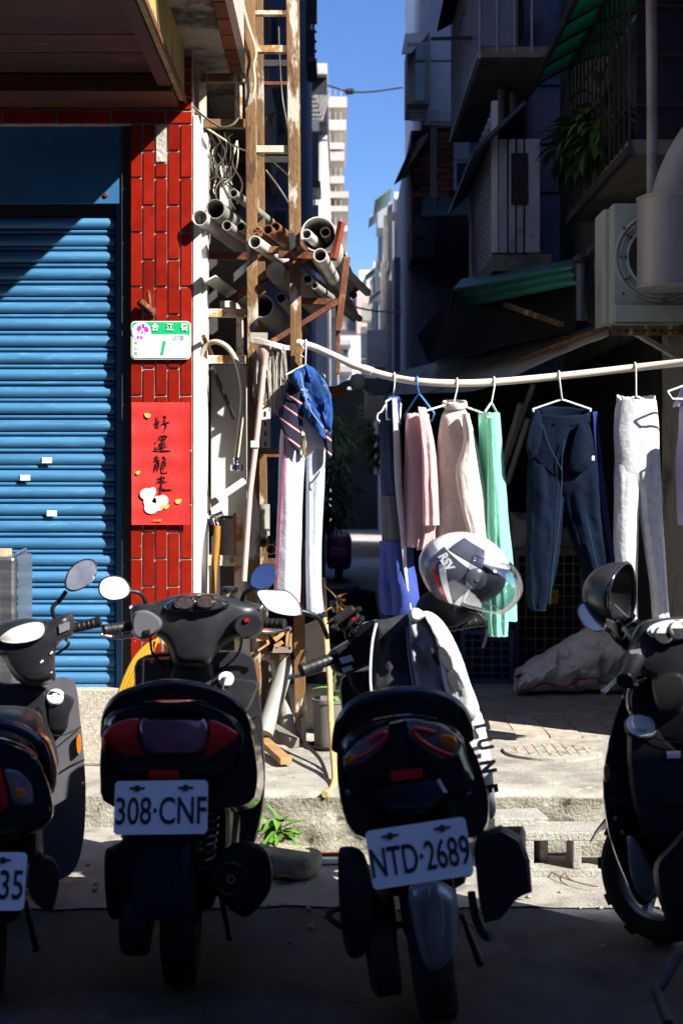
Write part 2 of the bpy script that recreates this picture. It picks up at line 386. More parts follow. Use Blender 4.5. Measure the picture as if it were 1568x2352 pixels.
# weed at the kerb
m_leaf = mat('fresh_leaf', (.1, .24, .03), .45, var=.25, sc=12, rnd=.35, sub=.0, spec=.5)
wc = at(648, 1930, 5.26); wc.z = .03
t = thing('weed', 'small glossy green weed growing at the foot of the kerb', 'plant', wc)
build('stem', MB().tube([wc, wc + Vector((-.01, -.01, .05)), wc + Vector((-.005, -.02, .13))], .004, 6), mat('weed_stem', (.1, .09, .03), .8), t)
for i in range(26):
    a = RND.uniform(0, 2 * PI); h = RND.uniform(.03, .16)
    d = Vector((math.cos(a), -.5 + .6 * math.sin(a), RND.uniform(-.2, .6)))
    build('leaf', leaf(MB(), wc + Vector((-.006, -.015, h)), d, RND.uniform(.075, .125), RND.uniform(.035, .055), .3, RND.uniform(.1, .5)), m_leaf, t, smooth=60)
# ================================================================== the corner shophouse on the left
WY = 6.4                                    # its front
PX0, PX1 = at(298, 0, WY).x, at(442, 0, WY).x
m_tile = mat('red_glazed_tile', (.235, .0105, .004), .28, var=.14, sc=9, rnd=.2, spec=.5, c2=[((.55, .42, .36), (.69, .73), 26), ((.15, .007, .003), (.5, .7), 5)])
m_grout = mat('grey_grout', (.34, .3, .27), .95, var=.35, sc=20, bump=.4)
m_blue = mat('blue_shutter_paint', (.038, .155, .31), .45, m=.0, var=.16, sc=3, st=(1, 1, 6), rnd=.07, c2=[((.09, .26, .44), (.56, .75), 9), ((.2, .19, .16), (.68, .78), 5), ((.02, .07, .14), (.58, .75), 3)])
m_blued = mat('blue_flat_panel', (.03, .13, .28), .4, var=.15, sc=3, rnd=0, c2=((.22, .4, .55), (.66, .74), 5))
m_wood = mat('old_red_plywood', (.06, .018, .007), .65, var=.35, sc=3, st=(1, 8, 8), c2=((.12, .045, .016), (.55, .7), 4), rnd=.25, bump=.2)
house = thing('corner_shophouse', 'corner shophouse with red tiled pillar, blue shutter opening and grey concrete overhang', 'building', (-2, WY, .14))
# pillar and lintel backing
build('pillar', MB().bb(PX0 + .004, PX1 - .002, WY + .012, WY + .4, .14, 3.38), m_grout, house)
pil = [c for c in house.children][-1]
m_white2 = mat('white_render', (.72, .70, .66), .7, var=.08, sc=4, c2=((.4, .36, .3), (.62, .74), 7), bump=.2)
pitch = (PX1 - PX0) / 5
TH = .2455
I = rootinv(pil)
tiles = {}
def tile(w_, h_, x, z):
    k = (round(w_, 3), round(h_, 3))
    if k not in tiles:
        mb = MB(); d = .012; b = .003
        mb.hexa([(-w_ / 2, d, -h_ / 2), (w_ / 2, d, -h_ / 2), (w_ / 2, d, h_ / 2), (-w_ / 2, d, h_ / 2), (-w_ / 2 + b, 0, -h_ / 2 + b), (w_ / 2 - b, 0, -h_ / 2 + b), (w_ / 2 - b, 0, h_ / 2 - b), (-w_ / 2 + b, 0, h_ / 2 - b)])
        tiles[k] = mb.mesh('tile', m_tile)
    o = link('tile', tiles[k], pil, I @ Vector((x, WY + .0045 + RND.uniform(-.0008, .0008), z)))
    o.rotation_euler = (RND.uniform(-.006, .006), 0, RND.uniform(-.008, .008))
ztop = at(0, 283, WY).z
for c_ in range(5):
    x = PX0 + pitch * (c_ + .5)
    z = at(0, 407 if c_ % 2 == 0 else 345, WY).z
    while z < ztop - .02: z += TH
    z0 = z
    while z0 > .15:
        top = min(z0, ztop); bot = max(z0 - TH, .145)
        hole = c_ == 2 and at(0, 345, WY).z < z0 and z0 - TH < at(0, 345, WY).z + 1 and top > at(0, 372, WY).z and bot < at(0, 372, WY).z + .2 and top > 2.9
        if hole:
            b2 = bot; t2 = at(0, 372, WY).z
            if t2 - b2 > .03: tile(pitch - .0055, t2 - b2 - .006, x, (t2 + b2) / 2)
        elif top - bot > .015: tile(pitch - .0055, top - bot - .0055, x, (top + bot) / 2)
        z0 -= TH
build('bare_plaster', MB().bb(PX0 + pitch * 2.1, PX0 + pitch * 2.85, WY + .004, WY + .014, at(0, 370, WY).z, at(0, 284, WY).z), mat('bare_plaster', (.5, .47, .42), .95, bump=1, bsc=50, c2=((.2, .17, .14), (.62, .68), 40)), pil)
# lintel rows of lying tiles above the opening
for r_ in range(5):
    z = ztop + .03 + r_ * .062
    x = PX1 - (.0 if r_ % 2 else .123)
    x1 = PX1
    while x1 > -2.2:
        x0_ = x1 - TH if not (x1 == PX1 and r_ % 2 == 0) else x1 - TH / 2
        tile(x1 - x0_ - .007, .055, (x0_ + x1) / 2, z); x1 = x0_
build('lintel', MB().bb(-4.5, PX0 + .004, WY + .012, WY + .3, ztop, 3.38), m_grout, house)
# plinth of washed granite under the shutter
build('plinth', MB().bb(-4.5, PX0 - .002, WY + .035, WY + .4, .142, at(0, 1583, WY + .03).z), mat('washed_granite', (.36, .33, .27), .85, var=.25, sc=50, c2=[((.6, .56, .48), (.56, .64), 90), ((.05, .045, .035), (.64, .68), 2.6)], bump=.6, bsc=120, rnd=0), house, bevel=.01)
# white corner post, alley side wall
build('corner_post', MB().bb(PX1 + .001, PX1 + .038, WY + .01, WY + .12, .14, at(0, 262, WY).z), m_white2, house, bevel=.004)
build('corner_post', MB().bb(PX1 + .039, PX1 + .062, WY + .03, WY + .12, .24, at(0, 300, WY).z), m_white2, house, bevel=.004)
m_side = mat('grey_render', (.3, .28, .25), .9, var=.3, sc=2.5, c2=((.12, .11, .1), (.5, .66), 4), bump=.4, bsc=30, rnd=0)
build('side_wall', MB().bb(-4.5, PX1 - .01, WY + .42, 9.6, .14, 3.38), m_side, house)
# overhanging upper floor: slab with stained soffit, brick edge row, pink side panel, light strip
OX = -.45
build('soffit_slab', MB().bb(-4.5, OX - .08, 5.35, 9.6, 3.38, 3.52), mat('stained_soffit', (.33, .29, .24), .95, var=.3, sc=3, c2=[((.06, .05, .045), (.52, .64), 3.5), ((.5, .42, .32), (.62, .72), 5)], bump=.6, bsc=30, rnd=0), house)
bm_ = MB().box((0, 0, 0), (.075, .2, .06)).mesh('brick', mat('dull_red_brick', (.24, .07, .035), .9, var=.3, sc=12, bump=.4, rnd=.3))
for k in range(19):
    o = link('brick', bm_, house, rootinv(house) @ Vector((OX - .039, 5.46 + k * .215, 3.41)))
build('side_panel', MB().bb(OX - .02, OX + .012, 5.35, 9.6, 3.375, 3.9), mat('pinkish_panel', (.45, .36, .33), .7, var=.15, sc=5, c2=((.6, .55, .5), (.55, .65), 20), st=(1, .3, 1)), house)
build('upper_wall', MB().bb(-4.5, OX - .021, 5.4, 9.6, 3.53, 7.2), m_side, house)
build('edge_strip', MB().bb(-.8, -.5, 5.33, 5.348, 3.34, 3.37), mat('pale_green_strip', (.35, .6, .3), .6), house)
# shutter
sh = thing('roller_shutter', 'closed blue roller shutter with ribbed metal slats beside the red tiled pillar', 'shutter', (-1.6, 6.5, .65))
SX1 = at(266, 0, 6.5).x; SX0 = -2.15; SL = SX1 - SX0
zt = at(0, 499, 6.5).z; zb = at(0, 1583, 6.5).z; NP = 28; sp = (zt - zb) / NP
def slatmesh(name, h, d):
    prof = [(-h / 2, d), (-h / 2, .2 * d), (-h * .42, -.1 * d), (-h * .25, -.72 * d), (0, -d), (h * .25, -.72 * d), (h * .42, -.1 * d), (h / 2, .2 * d), (h / 2, d)]
    mb = MB().loft([[(x, (p[1] * k + (1 - k) * d), p[0] * kk) for p in prof] for x, k, kk in ((SX0, 1, 1), (SX1 - .012, 1, 1), (SX1 - .004, .85, .97), (SX1, .3, .9))])
    return mb.mesh(name, m_blue, 50)
big, small = slatmesh('slat', sp * .64, .012), slatmesh('slat_rib', sp * .23, .006)
IS = rootinv(sh)
for k in range(NP):
    zc = zt - sp * (k + .34)
    link('slat', big, sh, IS @ Vector((0, 6.5 + RND.uniform(-.003, .003), zc + RND.uniform(-.0012, .0012))), (RND.uniform(-.03, .03), RND.uniform(-.0012, .0012), 0))
    link('slat_rib', small, sh, IS @ Vector((-.002, 6.506, zt - sp * (k + .83))))
build('gap_shade_sheet', MB().bb(SX0, SX1 - .004, 6.515, 6.525, zb, zt), mat('dark_blue_shadow_gap', (.03, .1, .2), .6), sh)  # dark sheet behind the slats, shadow of the gaps put into its colour
build('bottom_rail', MB().bb(SX0, SX1 + .02, 6.485, 6.53, zb - .016, zb + .006), m_blued, sh, bevel=.003)
build('guide_rail', MB().bb(SX1 + .006, SX1 + .035, 6.475, 6.54, zb - .02, zt + .1), m_blued, sh)
build('guide_jamb', MB().bb(SX1 + .036, PX0 + .002, 6.44, 6.6, zb - .02, ztop), m_dark, sh)
build('header_panel', MB().bb(SX0, at(290, 0, 6.45).x, 6.45, 6.46, at(0, 467, 6.45).z, at(0, 284, 6.45).z), m_blued, sh, bevel=.002)
build('header_rail', MB().bb(SX0, at(291, 0, 6.5).x, 6.50, 6.6, zt + .004, at(0, 470, 6.5).z), m_dark, sh)
build('bolt', MB().lathe([(.012, 0), (.01, -.006), (.002, -.008)], at(243, 447, 6.448), (0, 1, 0), 10), m_rustd, sh)
for i, (x, y) in enumerate([(108, 1057), (58, 1097), (119, 1179)]):
    build('paper_sticker', MB().box(at(x, y, 6.484), (.045, .002, .026), 0), mat('white_sticker', (.7, .7, .68), .6), label=['white paper sticker on the blue shutter, topmost of three', 'white paper sticker on the blue shutter, nearest the picture edge', 'white paper sticker on the blue shutter, lowest of three'][i], cat='sticker')
# timber canopy over the shutter
cp = thing('timber_canopy', 'old reddish timber canopy over the blue shutter, seen from below', 'canopy', (-2, 5.4, 3.0))
ZC = 3.16; CXR = -.70
for k in range(9):
    y0 = 4.25 + k * .228
    build('board', MB().bb(-3.4, CXR - .03, y0, y0 + .222, ZC + .03 + RND.uniform(0, .004), ZC + .045), m_wood, cp)
build('rear_beam', MB().bb(-3.4, CXR - .03, 6.13, 6.39, ZC - .05, ZC + .028), m_wood, cp, bevel=.004)
build('front_beam', MB().bb(-3.4, CXR - .03, 4.15, 4.24, ZC - .03, ZC + .1), m_wood, cp)
build('edge_joist', MB().bb(CXR - .09, CXR - .032, 4.25, 6.12, ZC - .03, ZC + .029), m_wood, cp, bevel=.003)
build('side_fascia', MB().bb(CXR - .028, CXR - .005, 4.15, 6.392, ZC - .02, ZC + .3), mat('mouldy_ochre_board', (.33, .25, .09), .8, var=.35, sc=3, st=(1, 1, .5), c2=[((.07, .06, .03), (.55, .68), 4), ((.5, .45, .25), (.6, .72), 8)]), cp)
build('metal_trim', MB().bb(CXR - .004, CXR + .006, 4.3, 6.392, ZC - .03, ZC - .005), m_rustd, cp)
build('roof_sheet', MB().bb(-3.45, CXR + .0, 4.1, 6.392, ZC + .301, ZC + .31), m_dark, cp)
# house number plate
Yp = WY - .012
hp = thing('house_number_plate', 'green and white enamel house number plate on the red tiles', 'sign', at(369, 826, Yp))
m_enamel = mat('white_enamel', (.8, .82, .82), .3, var=.02, rnd=0); m_green = mat('green_enamel', (.01, .42, .14), .35, var=.05, rnd=0)
def rrect(x0, y0, x1, y1, r, Y, n=5):
    pts = []
    for cx, cy, a0 in ((x1 - r, y0 + r, -90), (x1 - r, y1 - r, 0), (x0 + r, y1 - r, 90), (x0 + r, y0 + r, 180)):
        for k in range(n + 1):
            a = math.radians(a0 + 90 * k / n); pts.append(at(cx + r * math.cos(a), cy + r * math.sin(a), Y))
    return pts
build('plate', MB().prism(rrect(301, 737, 438, 825, 10, Yp), (0, .004, 0)), m_enamel, hp)
build('green_border', MB().prism(rrect(303, 739, 436, 823, 8, Yp - .0016), (0, .001, 0)), m_green, hp)
build('white_field', MB().prism(rrect(304.5, 768, 434.5, 821.5, 7, Yp - .0032), (0, .001, 0)), m_enamel, hp)
build('emblem_disc', MB().prism([at(325 + 22 * math.cos(a), 761 + 22 * math.sin(a), Yp - .0048) for a in [2 * PI * k / 28 for k in range(28)]], (0, .001, 0)), m_enamel, hp)
m_mag = mat('magenta_print', (.6, .02, .5), .5, rnd=0); m_pur = mat('purple_print', (.2, .03, .4), .5, rnd=0); m_ink = mat('grey_print', (.45, .47, .48), .6, rnd=0)
def blob(x, y, rx, ry, rot=0., Y=Yp - .006, n=16):
    return [at(x + rx * math.cos(2 * PI * k / n) * math.cos(rot) - ry * math.sin(2 * PI * k / n) * math.sin(rot), y + rx * math.cos(2 * PI * k / n) * math.sin(rot) + ry * math.sin(2 * PI * k / n) * math.cos(rot), Y) for k in range(n)]
for bx in [(319.5, 753.5, 5, 7, .3, m_mag), (336, 756, 5, 7, -.4, m_mag), (329, 748, 3, 5.5, 0, m_pur), (327, 763, 2.6, 2.6, .7, m_mag), (332, 766, 2, 1.5, 0, m_pur), (318, 764, 2, 1.5, 0, m_pur), (317, 774, 3, 4, .2, m_mag), (325, 775, 3, 4, -.2, m_mag)]:
    build('orchid_petal', MB().prism(blob(*bx[:5]), (0, .001, 0)), bx[5], hp)
for ch, x in (('合', 356), ('江', 390), ('街', 423.5)):
    lettering(ch, at(x, 752, Yp - .0052), .036, m_enamel, hp, .9, .0006)
lettering('102巷', at(409, 775.5, Yp - .0052), .026, m_ink, hp, .9)
lettering('1', at(372, 800, Yp - .0052), .082, m_green, hp, .8, .0035, .25)
for ch, y in (('中', 787), ('山', 799), ('區', 811)): lettering(ch, at(313, y, Yp - .0052), .019, m_ink, hp, .9)
# red spring poster
po = thing('red_poster', 'red paper poster with black handwritten characters, taped on the tiled pillar', 'poster', at(369, 1206, Yp))
m_paper = mat('red_paper', (.75, .03, .028), .55, var=.06, sc=6, bump=.15, bsc=8, rnd=0)
def ppt(cx, cy, Y): return at((460 + cx / 4.704) * .6272, (1450 + cy / 4.704) * .6272, Y)
build('sheet', MB().grid(lambda u, v: ppt(105 + 1000 * u, 110 + 2110 * v, Yp - .004 - .006 * abs(nz(u * 2.5, v * 5)) - .002 * math.sin(v * 31) - .008 * (max(0, abs(u - .5) - .4) / .1) ** 2 * (.5 + .5 * nz(v * 6, 2))), 10, 40), m_paper, po, smooth=60)
m_brush = mat('black_brush_ink', (.02, .012, .012), .5, rnd=0)
strokes = [[(540, 350), (555, 430), (535, 500), (585, 540)], [(580, 420), (560, 500), (515, 540)], [(490, 475), (540, 450), (590, 435)],
 [(650, 350), (690, 345), (680, 400), (655, 420)], [(610, 485), (690, 460), (770, 440)], [(680, 410), (700, 500), (680, 570), (640, 620)],
 [(590, 690), (585, 745)], [(590, 692), (705, 685), (690, 740)], [(610, 735), (690, 730)], [(640, 690), (640, 960)], [(605, 790), (675, 785), (670, 840), (605, 845), (605, 790)], [(605, 815), (672, 815)], [(565, 885), (650, 870), (735, 850)], [(525, 775), (535, 800)], [(520, 850), (545, 910), (480, 925)], [(480, 925), (640, 940), (785, 940)],
 [(530, 1015), (540, 1045)], [(490, 1065), (575, 1055)], [(510, 1075), (520, 1105)], [(560, 1065), (545, 1105)], [(485, 1120), (595, 1105)], [(520, 1150), (515, 1285)], [(520, 1152), (575, 1145), (570, 1275)], [(520, 1195), (570, 1190)], [(520, 1235), (570, 1230)],
 [(650, 1030), (640, 1075)], [(640, 1060), (680, 1045)], [(640, 1075), (685, 1075), (680, 1110), (640, 1115)], [(640, 1115), (640, 1290), (680, 1310), (735, 1305)], [(650, 1150), (705, 1140)], [(655, 1185), (705, 1175)], [(655, 1220), (700, 1212)],
 [(545, 1425), (620, 1405), (685, 1395)], [(590, 1430), (565, 1470), (530, 1505)], [(570, 1465), (600, 1490)], [(670, 1420), (645, 1480)], [(640, 1490), (715, 1475)], [(625, 1360), (620, 1500), (600, 1710)], [(595, 1560), (560, 1600), (520, 1640)], [(610, 1575), (680, 1610), (800, 1610)]]
for st_ in strokes:
    q = spline(st_, 10) if len(st_) > 2 else [st_[0], ((st_[0][0] + st_[1][0]) / 2, (st_[0][1] + st_[1][1]) / 2), st_[1]]
    n_ = len(q)
    build('brush_stroke', MB().tube([ppt(a, b, Yp - .0105) for a, b in q], [.0019 + .0008 * math.sin(PI * k / (n_ - 1)) for k in range(n_)], 6), m_brush, po)
m_gold = mat('gold_print', (.75, .5, .12), .5, rnd=0); m_cream = mat('cream_print', (.78, .74, .66), .5, rnd=0)
for i, (x, y, s_) in enumerate([(375, 330, 1), (212, 1318, .72), (910, 1812, 1), (705, 1905, .9), (620, 1905, .8)]):
    pts = [(-55, -40), (-30, -30), (-5, -40), (20, -30), (55, -12), (45, 35), (10, 45), (-35, 25)]
    if i: pts = [(-a, b) for a, b in pts]
    build('gold_ingot', MB().prism([ppt(x + a * s_, y + b * s_, Yp - .0115) for a, b in spline(pts, 18, True)], (0, .001, 0)), m_gold, po)
# plain cream cloud standing in for the printed picture
for x, y, rx, ry in [(375, 1690, 130, 105), (470, 1640, 60, 70), (420, 1820, 110, 120), (440, 1930, 120, 100), (560, 1850, 110, 130), (640, 1800, 95, 95)]:
    build('cloud_shape', MB().prism([ppt(x + rx * math.cos(a), y + ry * math.sin(a), Yp - .0108 - .0001 * rx / 100) for a in [2 * PI * k / 20 for k in range(20)]], (0, .001, 0)), m_cream, po)
lettering('台北市議員', ppt(545, 2145, Yp - .011), .0085, m_gold, po, .95)
# rusty bolt with bent bar above the number plate
bl = thing('rusty_wall_bracket', 'short rusty bar bracket fixed to the red tiles above the number plate', 'bracket', at(345, 700, WY))
build('pin', MB().tube([at(345, 715, WY), at(340, 668, WY - .03)], .009, 8), m_rustd, bl)
build('clamp', MB().bar(at(322, 690, WY - .035), at(352, 716, WY - .02), .03, .02), m_rustd, bl, bevel=.003)
build('foot_plate', MB().box(at(352, 715, WY - .01), (.022, .02, .03)), m_rustd, bl, bevel=.002)
# stainless cabinet with glass box at the left edge
sc_ = thing('glass_food_cabinet', 'stainless steel cabinet with glass side standing in front of the blue shutter', 'cabinet', (at(0, 0, 5.9).x, 5.95, .14))
ax0 = at(-120, 0, 5.85).x; ax1 = at(33, 0, 5.85).x; ax2 = at(56, 0, 6.2).x
m_steel = mat('brushed_steel', (.42, .43, .45), .35, .9, var=.15, sc=4, st=(1, 1, 8))
zt_ = at(0, 1280, 5.85).z
build('steel_body', MB().bb(ax0, ax1, 5.85, 6.2, .141, zt_), m_steel, sc_, bevel=.012)
build('front_panel', MB().bb(ax0, ax1 - .06, 5.846, 5.849, .5, zt_ - .09), mat('steel_door', (.3, .31, .33), .4, .8), sc_)
m_clear = thin_glass('clear_glass', (.85, .95, .93), .08)
build('glass_side', MB().hexa([(ax1 + .002, 5.87, .6), (ax2, 6.2, .6), (ax2 + .005, 6.2, .6), (ax1 + .007, 5.87, .6), (ax1 + .002, 5.87, zt_), (ax2, 6.2, zt_ + .01), (ax2 + .005, 6.2, zt_ + .01), (ax1 + .007, 5.87, zt_)]), m_clear, sc_)
build('glass_frame', MB().tube([(ax2 + .004, 6.2, .6), (ax2 + .004, 6.2, zt_ + .02), (ax1 + .004, 5.86, zt_ + .012)], .006, 6), m_steel, sc_)
build('wood_block', MB().bb(ax0, at(15, 0, 5.95).x, 5.9, 6.05, zt_ + .001, zt_ + .028), mat('pale_wood', (.5, .36, .22), .8, sc=4, st=(1, 6, 6)), label='short pale wood block lying on the stainless cabinet', cat='wood block')
# ================================================================== buildings behind the camera and along the alley
m_tower = mat('street_facade_render', (.11, .135, .19), .9, var=.1, sc=.5)
sb = thing('street_building', 'grey building across the street whose shade lies over the parked scooters', 'building', (0, -6, 0))
HB = (4.66 + 3.2) / .8
build('wall', MB().bb(-30, 30, -12, -3.2, .004, HB), m_tower, sb)
for k in range(14):
    for j in range(2):
        build('window', MB().bb(-21 + 3 * k, -19.4 + 3 * k, -3.24, -3.19, 3.6 + 3 * j, 5. + 3 * j), m_glass, sb)
m_wallg = mat('blue_grey_wall', (.32, .34, .42), .9, var=.2, sc=1.5, c2=((.1, .1, .12), (.5, .68), 2.5), bump=.3, bsc=15, rnd=0)
m_wallb = mat('brown_grey_wall', (.26, .24, .22), .9, var=.25, sc=1.5, c2=((.08, .07, .06), (.5, .68), 3), bump=.3, bsc=20, rnd=0)
m_bar = mat('dull_bar_paint', (.3, .29, .28), .5, var=.3, sc=6, c2=((.2, .09, .03), (.58, .7), 8))
m_canvas = cloth('dirty_canvas', (.8, .79, .75), c2=((.5, .45, .38), (.55, .7), 5), transl=.5)
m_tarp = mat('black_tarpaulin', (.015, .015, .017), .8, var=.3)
def bar_mesh(name, L, w_, d_, mt): return MB().box((0, 0, 0), (w_, d_, L)).mesh(name, mt)
# --- nearest building on the right
r1 = thing('right_corner_building', 'dark grey building on the right corner of the alley behind the ventilation fan', 'building', (2.5, 7, .25))
build('ground_wall', MB().bb(1.6, 5, 6.25, 10.8, .252, 2.9), m_wallb, r1)
build('upper_wall', MB().bb(1.66, 5, 5.5, 10.8, 2.9, 10.5), m_wallb, r1)  # front overhang is out of view, added to shade the fan and drum
# --- caged balcony with green canopy
def cage(name, label, X, Xw, Y0, Y1, z0, z1, nb, nend, group=None, hbars=0, m=None, bw=.014, base=.07):
    t = thing(name, label, 'balcony', (X, Y0, z0), group); m = m or m_bar; I = rootinv(t)
    build('base', MB().bb(X, Xw, Y0, Y1, z0, z0 + base), m_wallb, t)
    build('base_rail', MB().bb(X - .02, X + .01, Y0 - .01, Y1, z0 - .01, z0 + .035), m, t)
    build('top_rail', MB().bb(X - .012, X + .012, Y0, Y1, z1 - .03, z1), m, t)
    bm = bar_mesh('bar', z1 - z0 - .06, bw, bw, m)
    for k in range(nb):
        link('bar', bm, t, I @ Vector((X, Y0 + (Y1 - Y0) * k / (nb - 1), (z0 + z1) / 2)))
    for k in range(1, nend):
        link('bar', bm, t, I @ Vector((X + (Xw - X) * k / nend, Y0, (z0 + z1) / 2)))
    if hbars:
        hm = MB().box((0, 0, 0), (bw * .8, Y1 - Y0, bw * .8)).mesh('cross_bar', m)
        he = MB().box((0, 0, 0), (Xw - X, bw * .8, bw * .8)).mesh('cross_bar', m)
        for k in range(hbars):
            z = z0 + (z1 - z0) * (k + 1) / (hbars + 1)
            link('cross_bar', hm, t, I @ Vector((X, (Y0 + Y1) / 2, z))); link('cross_bar', he, t, I @ Vector(((X + Xw) / 2, Y0, z)))
    return t
c1 = cage('caged_balcony', 'steel caged balcony full of plants under the green canopy, upper right', 1.38, 1.655, 6.82, 8.6, 3.0, 3.95, 15, 1, 'caged balconies along the alley', 3, mat('dark_bar_paint', (.07, .065, .06), .4, .3, var=.3, c2=((.3, .28, .25), (.62, .7), 6)), .012)
build('end_panel', MB().bb(1.42, 1.65, 6.84, 6.86, 3.07, 3.95), mat('navy_shade_panel', (.02, .025, .05), .7), c1)
cn = thing('green_canopy', 'curved translucent green plastic canopy with dark ribs above the caged balcony', 'canopy', (1.28, 7.5, 3.87))
m_greenp = cloth('green_polycarbonate', (.03, .4, .26), rough=.4, transl=.75)
def canopy_pt(u, v): return Vector((1.177 + .47 * u, 6.4 + 2.32 * v, 3.86 + .2 * math.sin(u * PI / 2 * .9)))
for k in range(6):
    v0, v1 = k / 6 + .006, (k + 1) / 6 - .006
    build('panel', MB().grid(lambda u, v: canopy_pt(u, v0 + (v1 - v0) * v), 8, 1), m_greenp, cn, solid=.004, smooth=60)
for k in range(7): build('rib', MB().tube([canopy_pt(i / 8, k / 6) for i in range(9)], .014, 6), m_dark, cn)
build('edge_tube', MB().tube([canopy_pt(0, 0) - Vector((0, .1, 0)), canopy_pt(0, 1) + Vector((-.01, .05, -.03))], .018, 6), m_dark, cn)
# plants in the cage
m_foli = mat('dark_foliage', (.045, .1, .025), .55, var=.35, sc=8, rnd=.3)
def shrub(name, label, c, r, n, ln, cat='plant', mt=None, group=None, stem=True):
    t = thing(name, label, cat, c, group)
    C_ = Vector(c)
    if stem: build('stem', MB().tube([C_, C_ + Vector((0, 0, r[2] * .8)), C_ + Vector((.03, 0, r[2] * 1.5))], .012, 6), mat('brown_stem', (.1, .07, .04), .9), t)
    mb = MB()
    for k in range(n):
        a, b = RND.uniform(0, 2 * PI), RND.uniform(-1, 1); q = math.sqrt(1 - b * b); f = RND.uniform(.35, 1) ** .5
        f *= .75 + .5 * abs(nz(math.cos(a) * 2, b * 2, math.sin(a) * 2 + r[0]))
        p = C_ + Vector((r[0] * q * math.cos(a) * f, r[1] * q * math.sin(a) * f, r[2] * (1 + b * f)))
        d = Vector((q * math.cos(a), q * math.sin(a), b * .5 - .35 + RND.uniform(-.4, .4)))
        leaf(mb, p, d, ln * RND.uniform(.7, 1.3), ln * RND.uniform(.28, .45), .3, RND.uniform(0, .5))
    o = build('foliage', mb, mt or m_foli, t, smooth=60); o['kind'] = 'stuff'
    return t
shrub('balcony_plant', 'dark leafy plant spilling out of the caged balcony on the left side', at(1330, 410, 8.3), (.18, .25, .2), 170, .13)
shrub('balcony_plant', 'dark leafy plant in the middle of the caged balcony under the canopy', at(1375, 400, 7.7), (.16, .25, .26), 170, .13)
# frontal grey wall of the second building and its pipes
r2 = thing('second_right_building', 'blue grey rendered building behind the caged balcony with vertical drain pipes', 'building', (1.5, 11.5, .25))
build('front_wall', MB().bb(at(1197, 0, 11).x, 5, 10.81, 15.5, .252, 9.6), m_wallg, r2)
for y in (195, 330, 442): build('render_joint', MB().bb(at(1197, 0, 10.8).x, 1.66, 10.8, 10.812, at(0, y, 10.8).z - .008, at(0, y, 10.8).z + .008), m_dark, r2)
for i, (x, Y, r_, y0, y1, mt) in enumerate([(1151, 10.4, .028, -40, 345, m_bar), (1178, 10.5, .026, -40, 590, m_bar), (1190, 10.6, .04, -40, 640, m_rust), (1204, 10.7, .03, 300, 640, m_dark), (1497, 6.7, .026, -60, 470, m_bar)]):
    build('drain_pipe', MB().tube([at(x, y1, Y), at(x, (y0 + y1) / 2, Y), at(x - 3, y0, Y)], r_, 10), mt, smooth=50, group='drain pipes on the right wall', cat='pipe',
          label=['pale vertical drain pipe nearest the barred balcony', 'thin grey drain pipe beside the ochre one', 'rusty ochre drain pipe running down the grey wall', 'short dark drain pipe on the grey wall', 'grey drain pipe beside the caged balcony above the fan drum'][i])
# --- upper barred balcony (frosted end panel)
c2_ = cage('caged_balcony', 'barred balcony with frosted end panels high above the white lattice', .93, 1.4, 9.6, 12.0, 4.3, 6.4, 14, 4, 'caged balconies along the alley', 2, mat('pale_bars', (.4, .42, .5), .5))
build('end_panel', MB().bb(.945, 1.19, 9.62, 9.64, 4.38, 6.4), mat('frosted_panel', (.25, .28, .36), .4), c2_)
build('top_canopy', MB().hexa([(.8, 9.7, 5.2), (1.2, 9.7, 5.42), (1.2, 11.9, 5.42), (.8, 11.9, 5.2), (.8, 9.7, 5.23), (1.2, 9.7, 5.45), (1.2, 11.9, 5.45), (.8, 11.9, 5.23)]), m_tarp, c2_)
build('rail_arm', MB().bar(at(993, 88, 12.3), at(1104, 86, 9.8), .03), m_dark, c2_)
# --- white lattice bay below
lt = thing('lattice_bay', 'enclosed bay with white diamond lattice and slanted dark roof', 'bay', (1.0, 9.5, 2.95))
m_lat = mat('white_lattice_paint', (.78, .78, .8), .6, var=.1)
LX = 1.02; ly0, ly1, lz0, lz1 = 9.5, 11.15, 2.96, 3.95
build('floor_slab', MB().bb(LX - .01, 1.4, ly0 - .01, ly1, lz0 - .12, lz0 - .01), m_wallb, lt)
def clipped(y0, z0, dy, dz):
    """part of a slanting line inside the lattice frame"""
    t0, t1 = -10., 10.
    for p, d, lo, hi in ((y0, dy, ly0, ly1), (z0, dz, lz0, lz1)):
        a, b = (lo - p) / d, (hi - p) / d
        t0, t1 = max(t0, min(a, b)), min(t1, max(a, b))
    return (t0, t1) if t1 - t0 > .06 else None
for s_ in (1, -1):
    for k in range(-24, 12):
        z = lz0 if s_ > 0 else lz1
        q = clipped(ly0 + k * .19, z, 1, s_ * .26)
        if q: build('slat', MB().bar((LX + .002 * s_, ly0 + k * .19 + q[0], z + s_ * .26 * q[0]), (LX + .002 * s_, ly0 + k * .19 + q[1], z + s_ * .26 * q[1]), .016, .004, up=(1, 0, 0)), m_lat, lt)
build('back_screen', MB().bb(LX + .2, LX + .22, ly0, ly1, lz0, lz1), m_tarp, lt)
for y, z in ((ly0, 0), (ly1, 0)): build('corner_post', MB().bb(LX - .02, LX + .02, y - .03, y + .03, lz0, lz1 + .02), m_lat, lt)
ex = [1.04, 1.11, 1.165, 1.22, 1.33]
for a, b in zip(ex, ex[1:]): build('end_board', MB().bb(a + .006, b - .006, ly0 - .012, ly0 + .01, lz0, 3.72), mat('blue_white_board', (.45, .48, .58), .6, var=.15, c2=((.2, .2, .24), (.56, .7), 4)), lt, bevel=.004)
build('end_opening', MB().bb(1.13, 1.24, ly0 - .03, ly0 - .013, 3.28, 3.62), mat('dark_opening', (.02, .02, .025), .6), lt)
